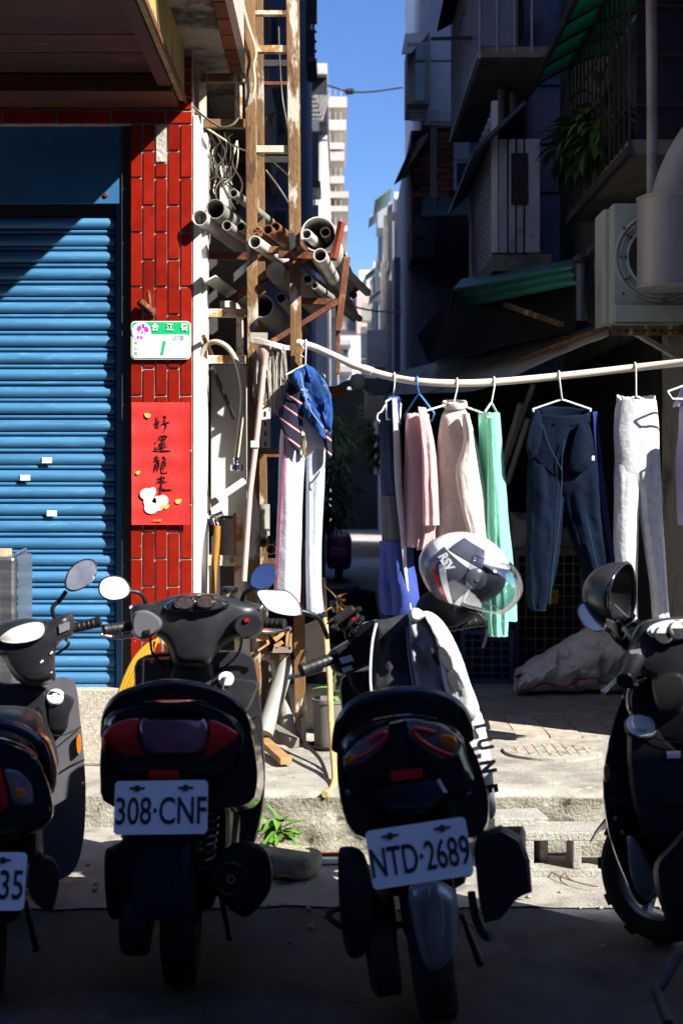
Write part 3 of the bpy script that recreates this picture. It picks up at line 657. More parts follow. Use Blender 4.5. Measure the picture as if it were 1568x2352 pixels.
build('roof', MB().hexa([(.86, 9.3, 3.58), (1.2, 9.3, 3.9), (1.2, 11.4, 3.9), (.86, 11.4, 3.58), (.86, 9.3, 3.61), (1.2, 9.3, 3.93), (1.2, 11.4, 3.93), (.86, 11.4, 3.61)]), mat('slate_sheet', (.07, .09, .14), .5), lt)
# --- third building: white upper part with bay window, red brick part, window
r3 = thing('brick_and_white_building', 'white building with bare red brick middle floor and pale bay window', 'building', (1.2, 16.2, .25))
Yb = 16.
m_paleblue = mat('pale_blue_render', (.78, .8, .86), .8, var=.12, sc=1.5, c2=((.3, .31, .36), (.58, .7), 2.5))
X = lambda x, Y=Yb: at(x, 0, Y).x
Z = lambda y, Y=Yb: at(0, y, Y).z
build('core', MB().bb(X(944), 5, Yb + .02, 20, .252, Z(298)), m_wallg, r3)
build('upper_wall', MB().bb(X(966, 16), 5, Yb - .1, 20, Z(292), Z(-300)), m_paleblue, r3)
build('upper_panel', MB().bb(X(985), 2, Yb - .14, Yb - .105, Z(285), Z(150)), m_paleblue, r3, bevel=.01)
build('upper_panel', MB().bb(X(985), 2, Yb - .14, Yb - .105, Z(146), Z(-60)), m_paleblue, r3, bevel=.01)
m_brick = mat('red_brick', (.34, .1, .05), .9, var=.3, sc=8, rnd=.4, bump=.4)
bk = MB().box((0, 0, 0), (.2, .04, .055)).mesh('brick', m_brick); I3 = rootinv(r3)
build('brick_backing', MB().bb(X(946), X(1045), Yb - .02, Yb + .019, Z(505), Z(300)), mat('dark_mortar', (.12, .1, .09), .95), r3)
z = Z(503); row = 0
while z < Z(304):
    x = X(946) + (.1 if row % 2 else 0) + .1
    while x < X(1042):
        link('brick', bk, r3, I3 @ Vector((x, Yb - .032 + RND.uniform(-.006, .006), z))); x += .212
    z += .067; row += 1
build('column', MB().bb(X(986), X(1001), Yb - .12, Yb - .055, Z(510), Z(297)), mat('grey_column', (.3, .28, .26), .9), r3)
build('lean_to_roof', MB().hexa([at(905, 420, 15.2), at(945, 330, 15.2), at(990, 300, 16), at(940, 395, 18), at(905, 424, 15.2), at(945, 335, 15.2), at(990, 305, 16), at(940, 400, 18)]), mat('grey_sheet', (.22, .22, .2), .7), r3)
wx = thing('bay_window', 'pale cream bay window with slanted hood projecting from the white building', 'window', at(960, 240, 15.4))
m_cream2 = mat('cream_frame', (.5, .47, .36), .6)
build('box', MB().bb(X(935, 15.2), X(985, 15.2), 15.2, 15.9, Z(238, 15.2), Z(96, 15.2)), m_cream2, wx, bevel=.01)
for y0, y1 in ((232, 146), (138, 100)): build('pane', MB().bb(X(953, 15.2), X(975, 15.2), 15.18, 15.2, Z(y0, 15.2), Z(y1, 15.2)), m_glass, wx)
build('hood', MB().hexa([at(922, 125, 14.9), at(930, 80, 15.9), at(985, 76, 15.9), at(945, 122, 14.9), at(922, 122, 14.9), at(930, 76, 15.9), at(985, 72, 15.9), at(945, 119, 14.9)]), m_cream2, wx)
for k in range(4): build('bracket_slat', MB().bar(at(937 + k * 2, 246 + 9 * k, 15.3), at(982 - 3 * k, 246 + 9 * k, 15.3), .04, .03), m_cream2, wx)
wi = thing('white_framed_window', 'white framed window under a pale roller blind beside the brick wall', 'window', at(1070, 440, Yb))
build('blind_box', MB().bb(X(1040), X(1110), Yb - .1, Yb - .055, Z(370), Z(303)), mat('pale_blind', (.55, .55, .56), .6), wi)
build('frame', MB().bb(X(1040), X(1110), Yb - .09, Yb - .05, Z(440), Z(372)), mat('white_frame', (.6, .6, .66), .5), wi)
build('pane', MB().bb(X(1047), X(1108), Yb - .1, Yb - .091, Z(432), Z(378)), m_glass, wi)
# green awning below the brick
ga = thing('small_green_awning', 'small dark green plastic awning below the brick wall', 'awning', at(1015, 495, 14.5))
for k in range(3):
    build('panel', MB().hexa([at(967 + 35 * k, 498, 14.3), at(1000 + 35 * k, 497, 14.3), at(1003 + 35 * k, 455, 15.2), at(975 + 35 * k, 455, 15.2), at(967 + 35 * k, 494, 14.3), at(1000 + 35 * k, 493, 14.3), at(1003 + 35 * k, 452, 15.2), at(975 + 35 * k, 452, 15.2)]), mat('teal_plastic', (.02, .12, .1), .5), ga)
build('frame_tube', MB().tube([at(965, 499, 14.28), at(1072, 496, 14.28)], .02, 6), m_dark, ga)
# clutter of the lower storey of that building
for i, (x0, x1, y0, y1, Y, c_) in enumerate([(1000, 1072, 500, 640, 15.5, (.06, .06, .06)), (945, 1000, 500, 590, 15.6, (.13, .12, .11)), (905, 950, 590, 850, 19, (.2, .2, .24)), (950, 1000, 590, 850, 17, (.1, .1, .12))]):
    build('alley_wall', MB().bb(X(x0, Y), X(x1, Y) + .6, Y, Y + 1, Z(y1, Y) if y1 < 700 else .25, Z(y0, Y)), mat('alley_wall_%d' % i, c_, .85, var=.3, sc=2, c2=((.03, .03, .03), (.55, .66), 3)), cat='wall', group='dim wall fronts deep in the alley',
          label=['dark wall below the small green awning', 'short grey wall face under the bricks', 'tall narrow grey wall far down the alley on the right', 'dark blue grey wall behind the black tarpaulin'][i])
build('added_dark_screen', MB().bb(-1.4, 2.2, 36, 36.1, .252, 3.8), mat('dark_green_screen', (.016, .022, .022), .8, var=.5, sc=2), label='dark screen added in place of the dim depth of the alley', cat='screen')  # added dark sheet, paints the dim depth of the alley
# --- fourth and further right buildings, seen edge-on
def far_block(name, label, x0, x1, Y, y0, ym, c_, wins=(), depth=8, hood=None):
    t = thing(name, label, 'building', (X(x0, Y), Y, .25))
    m_ = mat(name + '_%d' % x0, c_, .85, var=.15, sc=.8, c2=(tuple(q * .55 for q in c_), (.56, .7), 1.5), rnd=0)
    build('wall', MB().bb(X(x0, Y), X(x1, Y), Y, Y + depth, .2, Z(y0, Y)), m_, t)
    for a, b, c__, d in wins: build('window', MB().bb(X(a, Y), X(b, Y), Y - .06, Y - .01, Z(d, Y), Z(c__, Y)), m_glass, t)
    if hood:
        for hx0, hx1, hy, hh, ov in hood:
            build('balcony', MB().bb(X(hx0, Y), X(hx1, Y), Y - ov, Y - .061, Z(hy + hh, Y), Z(hy, Y)), mat('balcony_%d' % x0, tuple(q * .7 for q in c_), .8), t)
    if x0 > 780:
        R2 = random.Random(x0)
        for k in range(9):
            y_ = Y + depth * R2.uniform(.02, .9); z_ = R2.uniform(2.5, max(3.5, Z(y0, Y) - .8)); xx = X(x0, Y); q = R2.choice((0, 1, 2))
            if q == 0:
                w_ = build('side_window', MB().bb(xx - .06, xx - .005, y_, y_ + 1.1, z_, z_ + 1.), mat('dull_frame', (.3, .3, .32), .6), t); build('pane', MB().bb(xx - .075, xx - .062, y_ + .08, y_ + 1.02, z_ + .08, z_ + .92), m_glass, w_)
                build('window_hood', MB().hexa([(xx - .28, y_ - .1, z_ + 1.0), (xx - .01, y_ - .1, z_ + 1.2), (xx - .01, y_ + 1.2, z_ + 1.2), (xx - .28, y_ + 1.2, z_ + 1.0), (xx - .28, y_ - .1, z_ + 1.03), (xx - .01, y_ - .1, z_ + 1.23), (xx - .01, y_ + 1.2, z_ + 1.23), (xx - .28, y_ + 1.2, z_ + 1.03)]), mat('faded_hood_%d' % R2.randint(0, 2), R2.choice(((.3, .28, .24), (.1, .2, .17), (.22, .24, .3))), .7), w_)
            elif q == 1:
                build('wall_unit', MB().bb(xx - .4, xx - .005, y_, y_ + .8, z_, z_ + .6), mat('cream_unit', (.55, .53, .48), .6), t)
            else:
                build('wall_pipe', MB().tube([(xx - .06, y_, z_ - 1.5), (xx - .06, y_, min(z_ + 2, Z(y0, Y)))], .05, 6), m_bar, t)
    return t
far_block('narrow_white_building', 'narrow white building edge beside the sky, behind the brick building', 905, 1000, 22, 440, 900, (.6, .6, .62), [(912, 922, 520, 600), (912, 922, 660, 720)], 6, [(898, 930, 610, 10, .6), (896, 925, 500, 8, .5)])
far_block('grey_hooded_building', 'grey building with slanted hood farther down the alley', 878, 960, 32, 500, 900, (.35, .37, .4), [(884, 900, 560, 600), (884, 900, 650, 700)], 8, [(864, 898, 500, 44, 1.2), (868, 890, 640, 10, 1)])
far_block('distant_blue_building', 'distant bluish building with balconies on the right of the alley', 858, 930, 48, 600, 900, (.45, .48, .55), [(864, 874, 640, 690), (864, 874, 720, 780)], 8, [(850, 870, 630, 8, 1.5), (852, 872, 700, 8, 1.5), (850, 872, 760, 8, 1.5)])
far_block('distant_pink_building', 'sunlit pink and white building closing the far end of the alley', 780, 862, 75, 655, 900, (.72, .5, .46), [(800, 815, 690, 715), (800, 815, 735, 760)], 8, [(818, 845, 675, 100, 2), (790, 812, 800, 20, 2)])
far_block('distant_white_tower', 'bright white block in the far distance behind the pink building', 825, 870, 95, 620, 900, (.8, .78, .76), [(835, 842, 640, 680), (850, 858, 640, 680)], 8)
far_block('distant_grey_block', 'pale grey low block at the far end of the alley beside the shaded balconies', 770, 830, 60, 770, 900, (.5, .5, .52), [(790, 800, 800, 830)], 8, [(775, 805, 790, 12, 2), (775, 808, 850, 12, 2)])
shrub('alley_tree', 'small green tree far down the alley on the right', (X(880, 26), 26, 1.6), (.5, .6, .8), 420, .2, 'tree', mat('mid_foliage', (.07, .12, .02), .6, var=.4, rnd=.3))
# --- left side of the alley, beyond the shophouse
l2 = thing('left_dark_building', 'shaded bluish building behind the rusty pipe rack on the left of the alley', 'building', (-1, 10, .25))
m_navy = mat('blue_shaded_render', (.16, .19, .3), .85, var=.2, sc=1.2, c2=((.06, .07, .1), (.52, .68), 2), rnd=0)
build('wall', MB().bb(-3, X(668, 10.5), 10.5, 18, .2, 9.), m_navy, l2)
for a, b, c__, d in ((612, 640, 20, 110), (612, 655, 200, 300), (625, 660, 480, 560), (600, 640, 380, 450)):
    f_ = build('window', MB().bb(X(a, 10.5), X(b, 10.5), 10.44, 10.499, Z(d, 10.5), Z(c__, 10.5)), mat('window_surround', (.2, .2, .22), .6), l2)
    build('pane', MB().bb(X(a + 3, 10.45), X(b - 3, 10.45), 10.43, 10.439, Z(d - 4, 10.45), Z(c__ + 4, 10.45)), m_glass, f_)
l3 = thing('left_white_building', 'white walled building with dark caged balcony beside the sky on the left', 'building', (-.5, 22, .25))
YL = 22.
build('wall', MB().bb(-4, X(750, YL), YL + .5, 30, .2, Z(280, YL)), mat('sunlit_white_wall', (.75, .74, .72), .8, var=.08, sc=.6, c2=((.5, .48, .45), (.6, .72), 1.2)), l3)
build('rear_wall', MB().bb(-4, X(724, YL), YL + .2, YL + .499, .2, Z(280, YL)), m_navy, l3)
build('roof_box', MB().bb(-4, X(750, YL), YL - .3, 28, Z(290, YL), Z(190, YL)), mat('dark_box', (.014, .015, .02), .7), l3)
build('roof_edge', MB().bb(-4, X(752, YL), YL - .5, 28, Z(190, YL), Z(166, YL)), mat('pale_roof_edge', (.5, .48, .46), .7), l3)
build('balcony_slab', MB().bb(-4, X(738, YL), YL - .8, YL + .1, Z(455, YL), Z(440, YL)), m_dark, l3)
for k in range(9):
    for s_ in (1, -1):
        build('mesh_wire', MB().bar((X(690 + 6 * k, YL - .31), YL - .31, Z(290, YL)), (X(690 + 6 * (k + 3 * s_), YL - .31), YL - .31, Z(230, YL)), .025), m_bar, l3)
for k in range(8): build('balcony_bar', MB().bb(X(692 + 6 * k, YL - .8), X(694 + 6 * k, YL - .8), YL - .82, YL - .8, Z(440, YL), Z(330, YL)), m_dark, l3)
build('balcony_screen', MB().bb(-4, X(734, YL), YL - .7, YL - .6, Z(440, YL), Z(300, YL)), mat('dim_blue_screen', (.07, .08, .11), .7), l3)
build('fence_panel', MB().bb(-4, X(730, 18), 18, 18.1, Z(505, 18), Z(470, 18)), m_white, l3)
for k in range(7): build('white_picket', MB().bb(X(693 + 6 * k, 18), X(696 + 6 * k, 18), 17.96, 17.99, Z(505, 18), Z(450, 18)), m_white, l3)
c3 = cage('caged_balcony', 'small hanging cage balcony with plants against the sky at the upper left', X(690, 15), X(727, 15), 15, 15.8, Z(139, 15), Z(-40, 15), 3, 5, 'caged balconies along the alley', 7, m_dark, .03, .03)
build('pot_shelf', MB().bb(X(697, 15), X(722, 15), 15.05, 15.4, Z(104, 15), Z(62, 15)), mat('grey_white_pots', (.6, .6, .62), .7), c3)
build('shade_board', MB().bb(X(690, 15), X(727, 15), 15.02, 15.3, Z(34, 15), Z(-40, 15)), m_dark, c3)
tw = thing('balcony_tower', 'sunlit pale tower with a column of projecting balconies beside the sky on the left', 'building', (-.5, 40, .25))
YT = 40.
build('wall', MB().bb(-6, X(776, YT), YT, 50, .2, Z(262, YT)), mat('pale_tower_render', (.8, .78, .74), .8, var=.1, sc=.4), tw)
m_tb = mat('brown_balcony', (.5, .45, .4), .8)
for i, (y0, y1, x1) in enumerate([(254, 278, 796), (306, 328, 794), (356, 370, 790), (376, 396, 790), (430, 446, 790), (464, 478, 800), (496, 508, 798), (540, 552, 797), (600, 610, 796), (660, 672, 796), (720, 730, 794)]):
    bl_ = build('balcony', MB().bb(-3, X(x1, YT), YT - 1.5, YT + 3, Z(y1, YT), Z(y0, YT)), m_tb, tw)
    for k in range(3): build('rail_post', MB().bb(X(758 + 12 * k, YT), X(760 + 12 * k, YT), YT - 1.45, YT - 1.4, Z(y0, YT), Z(y0 - 20, YT)), m_bar, bl_)
# --- overhead wires
m_wire = mat('black_wire', (.02, .02, .02), .6)
for i, p in enumerate([[(752, 195, 22), (800, 209, 22), (850, 210, 22), (925, 200, 22)], [(795, 700, 20), (870, 715, 19), (960, 715, 18), (1010, 712, 17)]]):
    build('overhead_wire', MB().tube(pxpath(p, 14), .014, 5), m_wire, cat='wire', label=['thin wire sagging across the strip of blue sky', 'thin dark wire across the alley in front of the far buildings'][i])
build('wire_joint', MB().lathe([(.01, -.08), (.05, -.05), (.05, .05), (.01, .08)], at(803, 209, 22), (1, 0, .1), 8), m_wire, label='dark joint lump on the wire in the sky', cat='wire joint')
# ================================================================== fan, awnings and shed roof on the right
fan = thing('ventilation_fan', 'pale green ventilation fan box with big grey metal drum, on a wall bracket', 'fan', at(1480, 760, 6.7))
m_pgreen = mat('pale_green_enamel', (.5, .56, .5), .45, var=.1, sc=4, c2=[((.3, .2, .1), (.66, .73), 9), ((.33, .38, .33), (.52, .7), 3)])
m_zinc = mat('zinc_sheet', (.42, .41, .39), .5, .4, var=.15, sc=2, st=(4, 4, .6), c2=((.28, .26, .23), (.55, .7), 4))
Yf = 6.62
build('back_box', MB().bb(X(1378, 6.8), 1.62, 6.72, 6.95, Z(748, 6.8), Z(486, 6.8)), m_pgreen, fan, bevel=.01)
build('front_plate', MB().bb(X(1407, Yf), 1.6, Yf, Yf + .1, Z(741, Yf), Z(466, Yf)), m_pgreen, fan, bevel=.008)
build('lower_sill', MB().bb(X(1409, Yf), 1.6, Yf - .035, Yf - .001, Z(741, Yf), Z(702, Yf)), m_pgreen, fan, bevel=.004)
fc = at(1515, 590, Yf - .005)
for r_, tb in ((.205, .007), (.185, .005), (.15, .007)):
    build('ring', MB().tube([fc + Vector((r_ * math.cos(2 * PI * k / 40), 0, r_ * math.sin(2 * PI * k / 40))) for k in range(40)], tb, 6, closed=True), m_pgreen, fan, smooth=60)
build('fan_opening', MB().lathe([(.145, 0), (.145, -.004), (.01, -.004)], fc, (0, 1, 0), 32), mat('dark_fan_mouth', (.03, .035, .03), .6), fan)
for k in range(4):
    a = PI / 2 * k + .3
    build('fan_blade', MB().hexa([fc + Vector((q[0] * math.cos(a) - q[1] * math.sin(a), -.006 + q[2], q[0] * math.sin(a) + q[1] * math.cos(a))) for q in ((.02, -.02, 0), (.13, -.05, 0), (.13, .05, .02), (.02, .02, .0), (.02, -.02, -.003), (.13, -.05, -.003), (.13, .05, .017), (.02, .02, -.003))]), m_dark, fan)
for k, (x, y) in enumerate([(1432, 524), (1440, 540), (1447, 545), (1425, 590), (1436, 590), (1437, 641), (1446, 637), (1431, 674), (1524, 690)]):
    build('bolt', MB().lathe([(.006, .0), (.006, -.014), (.001, -.016)], at(x, y, Yf - .003), (0, 1, 0), 8), m_rustd, fan)
dc = at(1540, 663, 6.45)
build('drum', MB().lathe([(.148, 0), (.156, .002), (.156, .01), (.15, .014), (.15, .4), (.156, .404), (.156, .412), (.14, .413)], dc, n=40), m_zinc, fan, smooth=40)
def elbow(u, v):
    a = 2 * PI * u; t = v
    c_ = Vector((X(1560, 6.5) + .06 * t + .1 * t * t, 6.5, Z(455, 6.5) + .38 * t))
    return c_ + Vector((.13 * math.cos(a), .12 * math.sin(a), .03 * t * math.cos(a)))
build('duct_elbow', MB().grid(elbow, 24, 8, True), mat('grey_duct', (.3, .29, .28), .6, var=.15, sc=3), fan, smooth=60)
build('bracket', MB().bb(X(1402, 6.6), 1.62, 6.58, 6.61, Z(770, 6.6), Z(748, 6.6)), m_rust, fan)
build('bracket', MB().bar(at(1455, 762, 6.62), at(1570, 830, 6.75), .03, .02), m_rustw, fan)
for k in range(8): build('bracket_slot', MB().box(at(1420 + 20 * k, 759, 6.577), (.02, .004, .008)), m_black, fan)
# canvas awning
def canv(u, v):
    e0 = spline([(1396, 738), (1284, 768), (1134, 803), (984, 836), (850, 872)], 21)
    e1 = spline([(1398, 768), (1259, 826), (1109, 892), (990, 902), (845, 908)], 21)
    k = u * 20; i = min(19, int(k)); f = k - i
    a = [e0[i][q] + (e0[i + 1][q] - e0[i][q]) * f for q in (0, 1)]; b = [e1[i][q] + (e1[i + 1][q] - e1[i][q]) * f for q in (0, 1)]
    Y = 6.85 + 3.0 * u
    p = at(b[0], b[1], Y) * (1 - v) + at(a[0], a[1], Y + .7) * v
    p.z -= .03 * math.sin(PI * v) * (1 + .5 * nz(u * 9, v)); return p
build('canvas_awning', MB().grid(canv, 40, 10), m_canvas, solid=.004, smooth=70, label='long dirty grey canvas awning stretched above the washing pole', cat='awning')
build('awning_pole', MB().tube([at(1394, 752, 6.84), at(1259, 800, 7.4), at(1195, 826, 7.8)], .012, 6), m_rust, label='thin brown pole along the lower edge of the canvas awning', cat='pole')
for i, (p, Y) in enumerate([([(770, 890), (800, 872), (850, 868), (905, 878), (890, 905), (850, 902), (820, 888)], 9.6)]):
    build('tarp_scrap', bulge(MB(), p, [(Y, .9), (Y + .05, 1), (Y + .3, .95)], 24), mat('blue_grey_tarp', (.1, .13, .15), .8, var=.3), smooth=50, label='blue grey tarpaulin end hanging below the pole in the alley', cat='tarpaulin')
build('orange_cloth', bulge(MB(), [(750, 887), (800, 885), (795, 900), (775, 915), (768, 920)], [(9.3, .9), (9.33, 1), (9.36, .95)]), mat('orange_cloth', (.3, .1, .02), .9), label='small orange cloth triangle behind the hanging jeans', cat='cloth')
build('globe_lamp', MB().lathe([(.005, -.06), (.04, -.047), (.06, 0), (.04, .047), (.005, .06)], at(821, 878, 9.4), n=16), mat('opal_globe', (.5, .46, .4), .4), smooth=60, label='small round pale globe lamp under the awning end', cat='lamp')
# green shed roof with gutter, tarpaulin below
shed = thing('green_shed_roof', 'dark green corrugated metal eave of a lean-to over black tarpaulin', 'roof', at(1200, 700, 8.2))
m_gm = mat('dark_green_metal', (.05, .24, .18), .4, .1, var=.2, sc=3, c2=((.08, .32, .25), (.6, .7), 5))
prof = [(0, 0), (.02, .012), (.045, .0), (.06, .018), (.085, .004), (.1, .02)]
A, B = (1039, 664, 9.3), (1312, 611, 7.5)
A2, B2 = (1084, 702, 9.05), (1322, 654, 7.3)
def gut(u, v):
    p = at(*A).lerp(at(*B), u); q = at(*A2).lerp(at(*B2), u)
    return p.lerp(q, v) + Vector((0, -.03 * math.sin(v * PI * 5), 0))
build('gutter', MB().grid(gut, 6, 24), m_gm, shed, solid=.01, smooth=40)
build('sheet', MB().hexa([at(*A), at(*B), at(1340, 590, 8.6), at(1060, 640, 10.4), at(1039, 668, 9.3), at(1312, 615, 7.5), at(1340, 594, 8.6), at(1060, 644, 10.4)]), m_gm, shed)
build('return_panel', MB().hexa([at(1316, 610, 7.5), at(1372, 600, 7.3), at(1372, 735, 7.3), at(1330, 735, 7.5), at(1316, 610, 7.53), at(1372, 600, 7.33), at(1372, 735, 7.33), at(1330, 735, 7.53)]), m_gm, shed)
build('tarpaulin', MB().hexa([at(1045, 668, 9.4), at(1322, 640, 7.6), at(1322, 760, 7.6), at(985, 832, 9.4), at(1045, 668, 9.5), at(1322, 640, 7.7), at(1322, 760, 7.7), at(985, 832, 9.5)]), m_tarp, shed)
build('tarpaulin_end', MB().hexa([at(1042, 668, 9.35), at(958, 770, 10.6), at(985, 836, 10.4), at(1010, 820, 9.35), at(1045, 668, 9.4), at(961, 770, 10.65), at(988, 836, 10.45), at(1012, 820, 9.4)]), m_tarp, shed)
build('strut', MB().bar(at(1160, 700, 8.2), at(1290, 745, 7.4), .025), m_rust, shed)
build('post', MB().tube([at(1333, 735, 7.2), at(1333, 605, 7.2)], .022, 10), mat('blue_grey_tube', (.12, .13, .18), .5), shed, smooth=50)
build('vent_cap', MB().lathe([(.022, 0), (.045, .01), (.045, .025), (.01, .05)], at(1333, 604, 7.2), n=14), m_dark, shed, smooth=50)
build('bent_pipe', MB().tube(pxpath([(1362, 740, 7.25), (1355, 680, 7.25), (1350, 600, 7.25), (1362, 575, 7.25), (1385, 572, 7.25)]), .03, 10), m_dark, shed, smooth=50)
# ================================================================== rusty steel pipe rack beside the pillar
RY = 6.420
rk = thing('pipe_rack', 'tall rusty ochre steel rack of posts and rungs holding pipes beside the pillar', 'rack', (at(628, 0, RY).x, RY, .25))
def post(p0, p1, w_, d_, mt=None):
    return build('post', MB().bar(p0, p1, w_, d_, up=(0, 1, 0)), mt or m_rust, rk, bevel=.003)
xl, xr = at(578, 0, RY).x, at(676, 0, RY).x
post((xl + .02, RY, .25), (xl - .012, RY, 4.1), .048, .048)
post((xr + .028, RY, .25), (xr - .018, RY, 4.1), .05, .048)
post((at(597, 0, 6.920).x + .02, 6.920, .25), (at(597, 0, 6.920).x - .01, 6.920, 4.1), .046, .046)
post((at(684, 0, 6.920).x + .02, 6.920, .25), (at(684, 0, 6.920).x - .012, 6.920, 4.1), .03, .046)
build('post', MB().bar((at(465, 0, 6.570).x, 6.570, .25), (at(465, 0, 6.570).x, 6.570, at(0, 180, 6.570).z), .03, .03), m_rustw, rk)
def rung(x0, x1, y, h, Y, mt=None, d=.035):
    return build('rung', MB().bb(at(x0, 0, Y).x, at(x1, 0, Y).x, Y - d / 2, Y + d / 2, at(0, y + h / 2, Y).z, at(0, y - h / 2, Y).z), mt or m_rustw, rk, bevel=.002)
for y, h in ((30, 10), (113, 16), (343, 16), (574, 15), (806, 18), (1036, 14), (1509, 14)): rung(586, 668, y, h, RY + .01, m_rustw if y < 500 else m_rust)
for y, h in ((146, 15), (192, 8), (367, 15), (592, 14), (1046, 8), (1290, 14)): rung(600, 680, y, h, 6.920, m_dark if y in (146, 367) else m_rustd)
for y, h in ((179, 20), (284, 20), (719, 19), (826, 19), (1287, 24)): rung(462, 564, y, h, 6.510, m_rust if y in (179, 284) else m_rustw)
for x, y0, y1 in ((548, 190, 275), (466, 190, 275), (551, 728, 818), (466, 728, 818), (551, 1160, 1276), (547, 1298, 1500)): build('side_plate', MB().bb(at(x - 8, 0, 6.520).x, at(x + 8, 0, 6.520).x, 6.505, 6.525, at(0, y1, 6.520).z, at(0, y0, 6.520).z), m_rustw, rk)
# arms to the right with upturned ends, and diagonal braces
def arm(pts, w_=.03, mt=None):
    for a, b in zip(pts, pts[1:]): build('arm', MB().bar(at(*a), at(*b), w_, w_), mt or m_rustd, rk, bevel=.002)
arm([(640, 584, 6.350), (773, 590, 6.320)]); arm([(766, 592, 6.300), (785, 508, 6.270)], .026, mat('red_oxide_steel', (.3, .06, .03), .6, var=.2, sc=10))
arm([(470, 585, 6.770), (640, 592, 6.670)], .035); arm([(690, 690, 6.620), (785, 695, 6.570)]); arm([(776, 760, 6.570), (797, 590, 6.570)], .03)
arm([(500, 712, 6.670), (600, 640, 6.570), (700, 590, 6.370)], .03); arm([(600, 800, 6.570), (780, 690, 6.570)], .025)
arm([(669, 535, 6.360), (678, 600, 6.360)], .03, m_dark); arm([(672, 604, 6.340), (692, 575, 6.340)], .012, m_rust)
arm([(776, 700, 6.590), (776, 860, 6.590)], .02)
# ---- pipes lying on the rack, each a thing of its own
m_pvcw = mat('white_plastic_pipe', (.62, .6, .55), .5, var=.1, sc=6, c2=((.38, .35, .3), (.58, .72), 8))
m_pvcg = mat('grey_plastic_pipe', (.27, .26, .24), .5, var=.15, sc=6, c2=((.4, .38, .34), (.58, .7), 9))
m_pvcb = mat('brown_plastic_pipe', (.2, .08, .035), .6, var=.25, sc=9, c2=((.36, .32, .28), (.55, .66), 7))
def rpipe(x, y, dpx, label, mt, dX=.35, L=2.2, Y0=6.34, t=.0045, dz=0.):
    p = at(x, y, Y0); r_ = dpx / F * Y0 / 2
    return build('plastic_pipe', MB().pipe(p, p + Vector((dX, L, dz)), r_, t, 22, 1.), mt, smooth=40, label=label, cat='pipe', group='pipes stored on the rack')
rpipe(459, 499, 37, 'white plastic pipe with the end nearest the tiled pillar', m_pvcw)
rpipe(494, 479, 46, 'wide grey pipe with banded side above the white pipe by the pillar', m_pvcg, .33, 2.1, 6.37)
rpipe(536, 443, 21, 'slim grey pipe, highest on the rack', m_pvcg, .3, 1.6, 6.39)
rpipe(521, 517, 24, 'grey plastic pipe right of the white pipe near the pillar', m_pvcg, .36)
rpipe(553, 520, 22, 'dim grey pipe just left of the front rack post', m_pvcg, .3, 1.9, 6.44)
rpipe(615, 527, 24, 'brown pipe between the two front rack posts', m_pvcb, .4)
rpipe(632, 521, 24, 'brown pipe behind and right of another between the posts', m_pvcb, .38, 2.0, 6.39)
rpipe(731, 537, 82, 'very wide white rimmed pipe right of the rack posts', m_pvcw, .1, 1.5, 6.32, .006)
rpipe(704, 537, 24, 'slim white pipe lying inside the left of the very wide pipe', m_pvcw, .3, 1.9, 6.22)
rpipe(735, 585, 32, 'white pipe at the mouth bottom of the very wide pipe', m_pvcw, .16, 2.15, 6.16)
rpipe(747, 532, 24, 'dark pipe deep inside the very wide pipe', m_pvcg, .05, 1.2, 6.370)
rpipe(601, 702, 54, 'wide dark pipe on the lower rack level behind the left front post', m_pvcg, .1, 1.6, 6.470)
rpipe(645, 684, 24, 'grey pipe on the lower rack level between the posts', m_pvcg, .08, 1.4, 6.470)
rpipe(706, 640, 22, 'long grey pipe sloping back under the very wide pipe', m_pvcg, .22, 1.5, 6.370)
rpipe(722, 655, 18, 'thin grey pipe lowest under the very wide pipe', m_pvcg, .22, 1.3, 6.420)
rpipe(585, 555, 30, 'pale wrapped pipe lying under the brown pipes', m_pvcw, .35, 1.9, 6.270)
# valve wheel, trunking, wrapped bundle
vw = thing('valve_wheel', 'small red brown valve wheel resting beside the brown pipes', 'valve', at(591, 532, 5.990))
vc = at(591, 532, 6.33)
build('rim', MB().tube([vc + Vector((.021 * math.cos(2 * PI * k / 20), 0, .021 * math.sin(2 * PI * k / 20))) for k in range(20)], .004, 6, closed=True), m_pvcb, vw, smooth=60)
for k in range(2):
    a = .6 + PI / 2 * k
    build('spoke', MB().bar(vc - Vector((.02 * math.cos(a), 0, .02 * math.sin(a))), vc + Vector((.02 * math.cos(a), 0, .02 * math.sin(a))), .006), m_pvcb, vw)
build('body', MB().tube([vc + Vector((0, .004, 0)), vc + Vector((.06, .3, -.02))], .02, 12), m_pvcb, vw, smooth=50)
b = at(632, 640, 6.420)
build('wrapped_bundle', MB().lathe([(.01, 0), (.045, .01), (.052, .2), (.047, .5), (.05, .7), (.01, .72)], at(632, 622, 6.420), (.25, 1, -.1), 20), mat('plastic_wrap', (.4, .37, .32), .5, var=.25, sc=14, bump=.6, bsc=25), smooth=40,
      label='bundle wrapped in pale plastic on the middle of the rack', cat='bundle')
p0 = at(470, 640, 6.36)
tr = MB()
for o_ in ((0, 0), (.035, 0), (-.02, .02)): pass
build('cable_trunking', MB().loft([[p + Vector((a, 0, b_)) for a, b_ in ((-.02, .03), (.0, -.015), (.05, .012), (.047, .018), (.002, -.008), (-.016, .032))] for p in (p0, p0 + Vector((.28, 1.6, -.08)))]), m_pvcw, label='white folded plastic trunking lying left on the lower rack level', cat='trunking')
build('cable_trunking', MB().loft([[p + Vector((a, 0, b_)) for a, b_ in ((0, 0), (.06, .0), (.06, .03), (0, .03))] for p in (at(505, 705, 6.570), at(560, 735, 7.470))]), m_pvcw, label='slotted white trunking end low on the rack behind the post', cat='trunking')
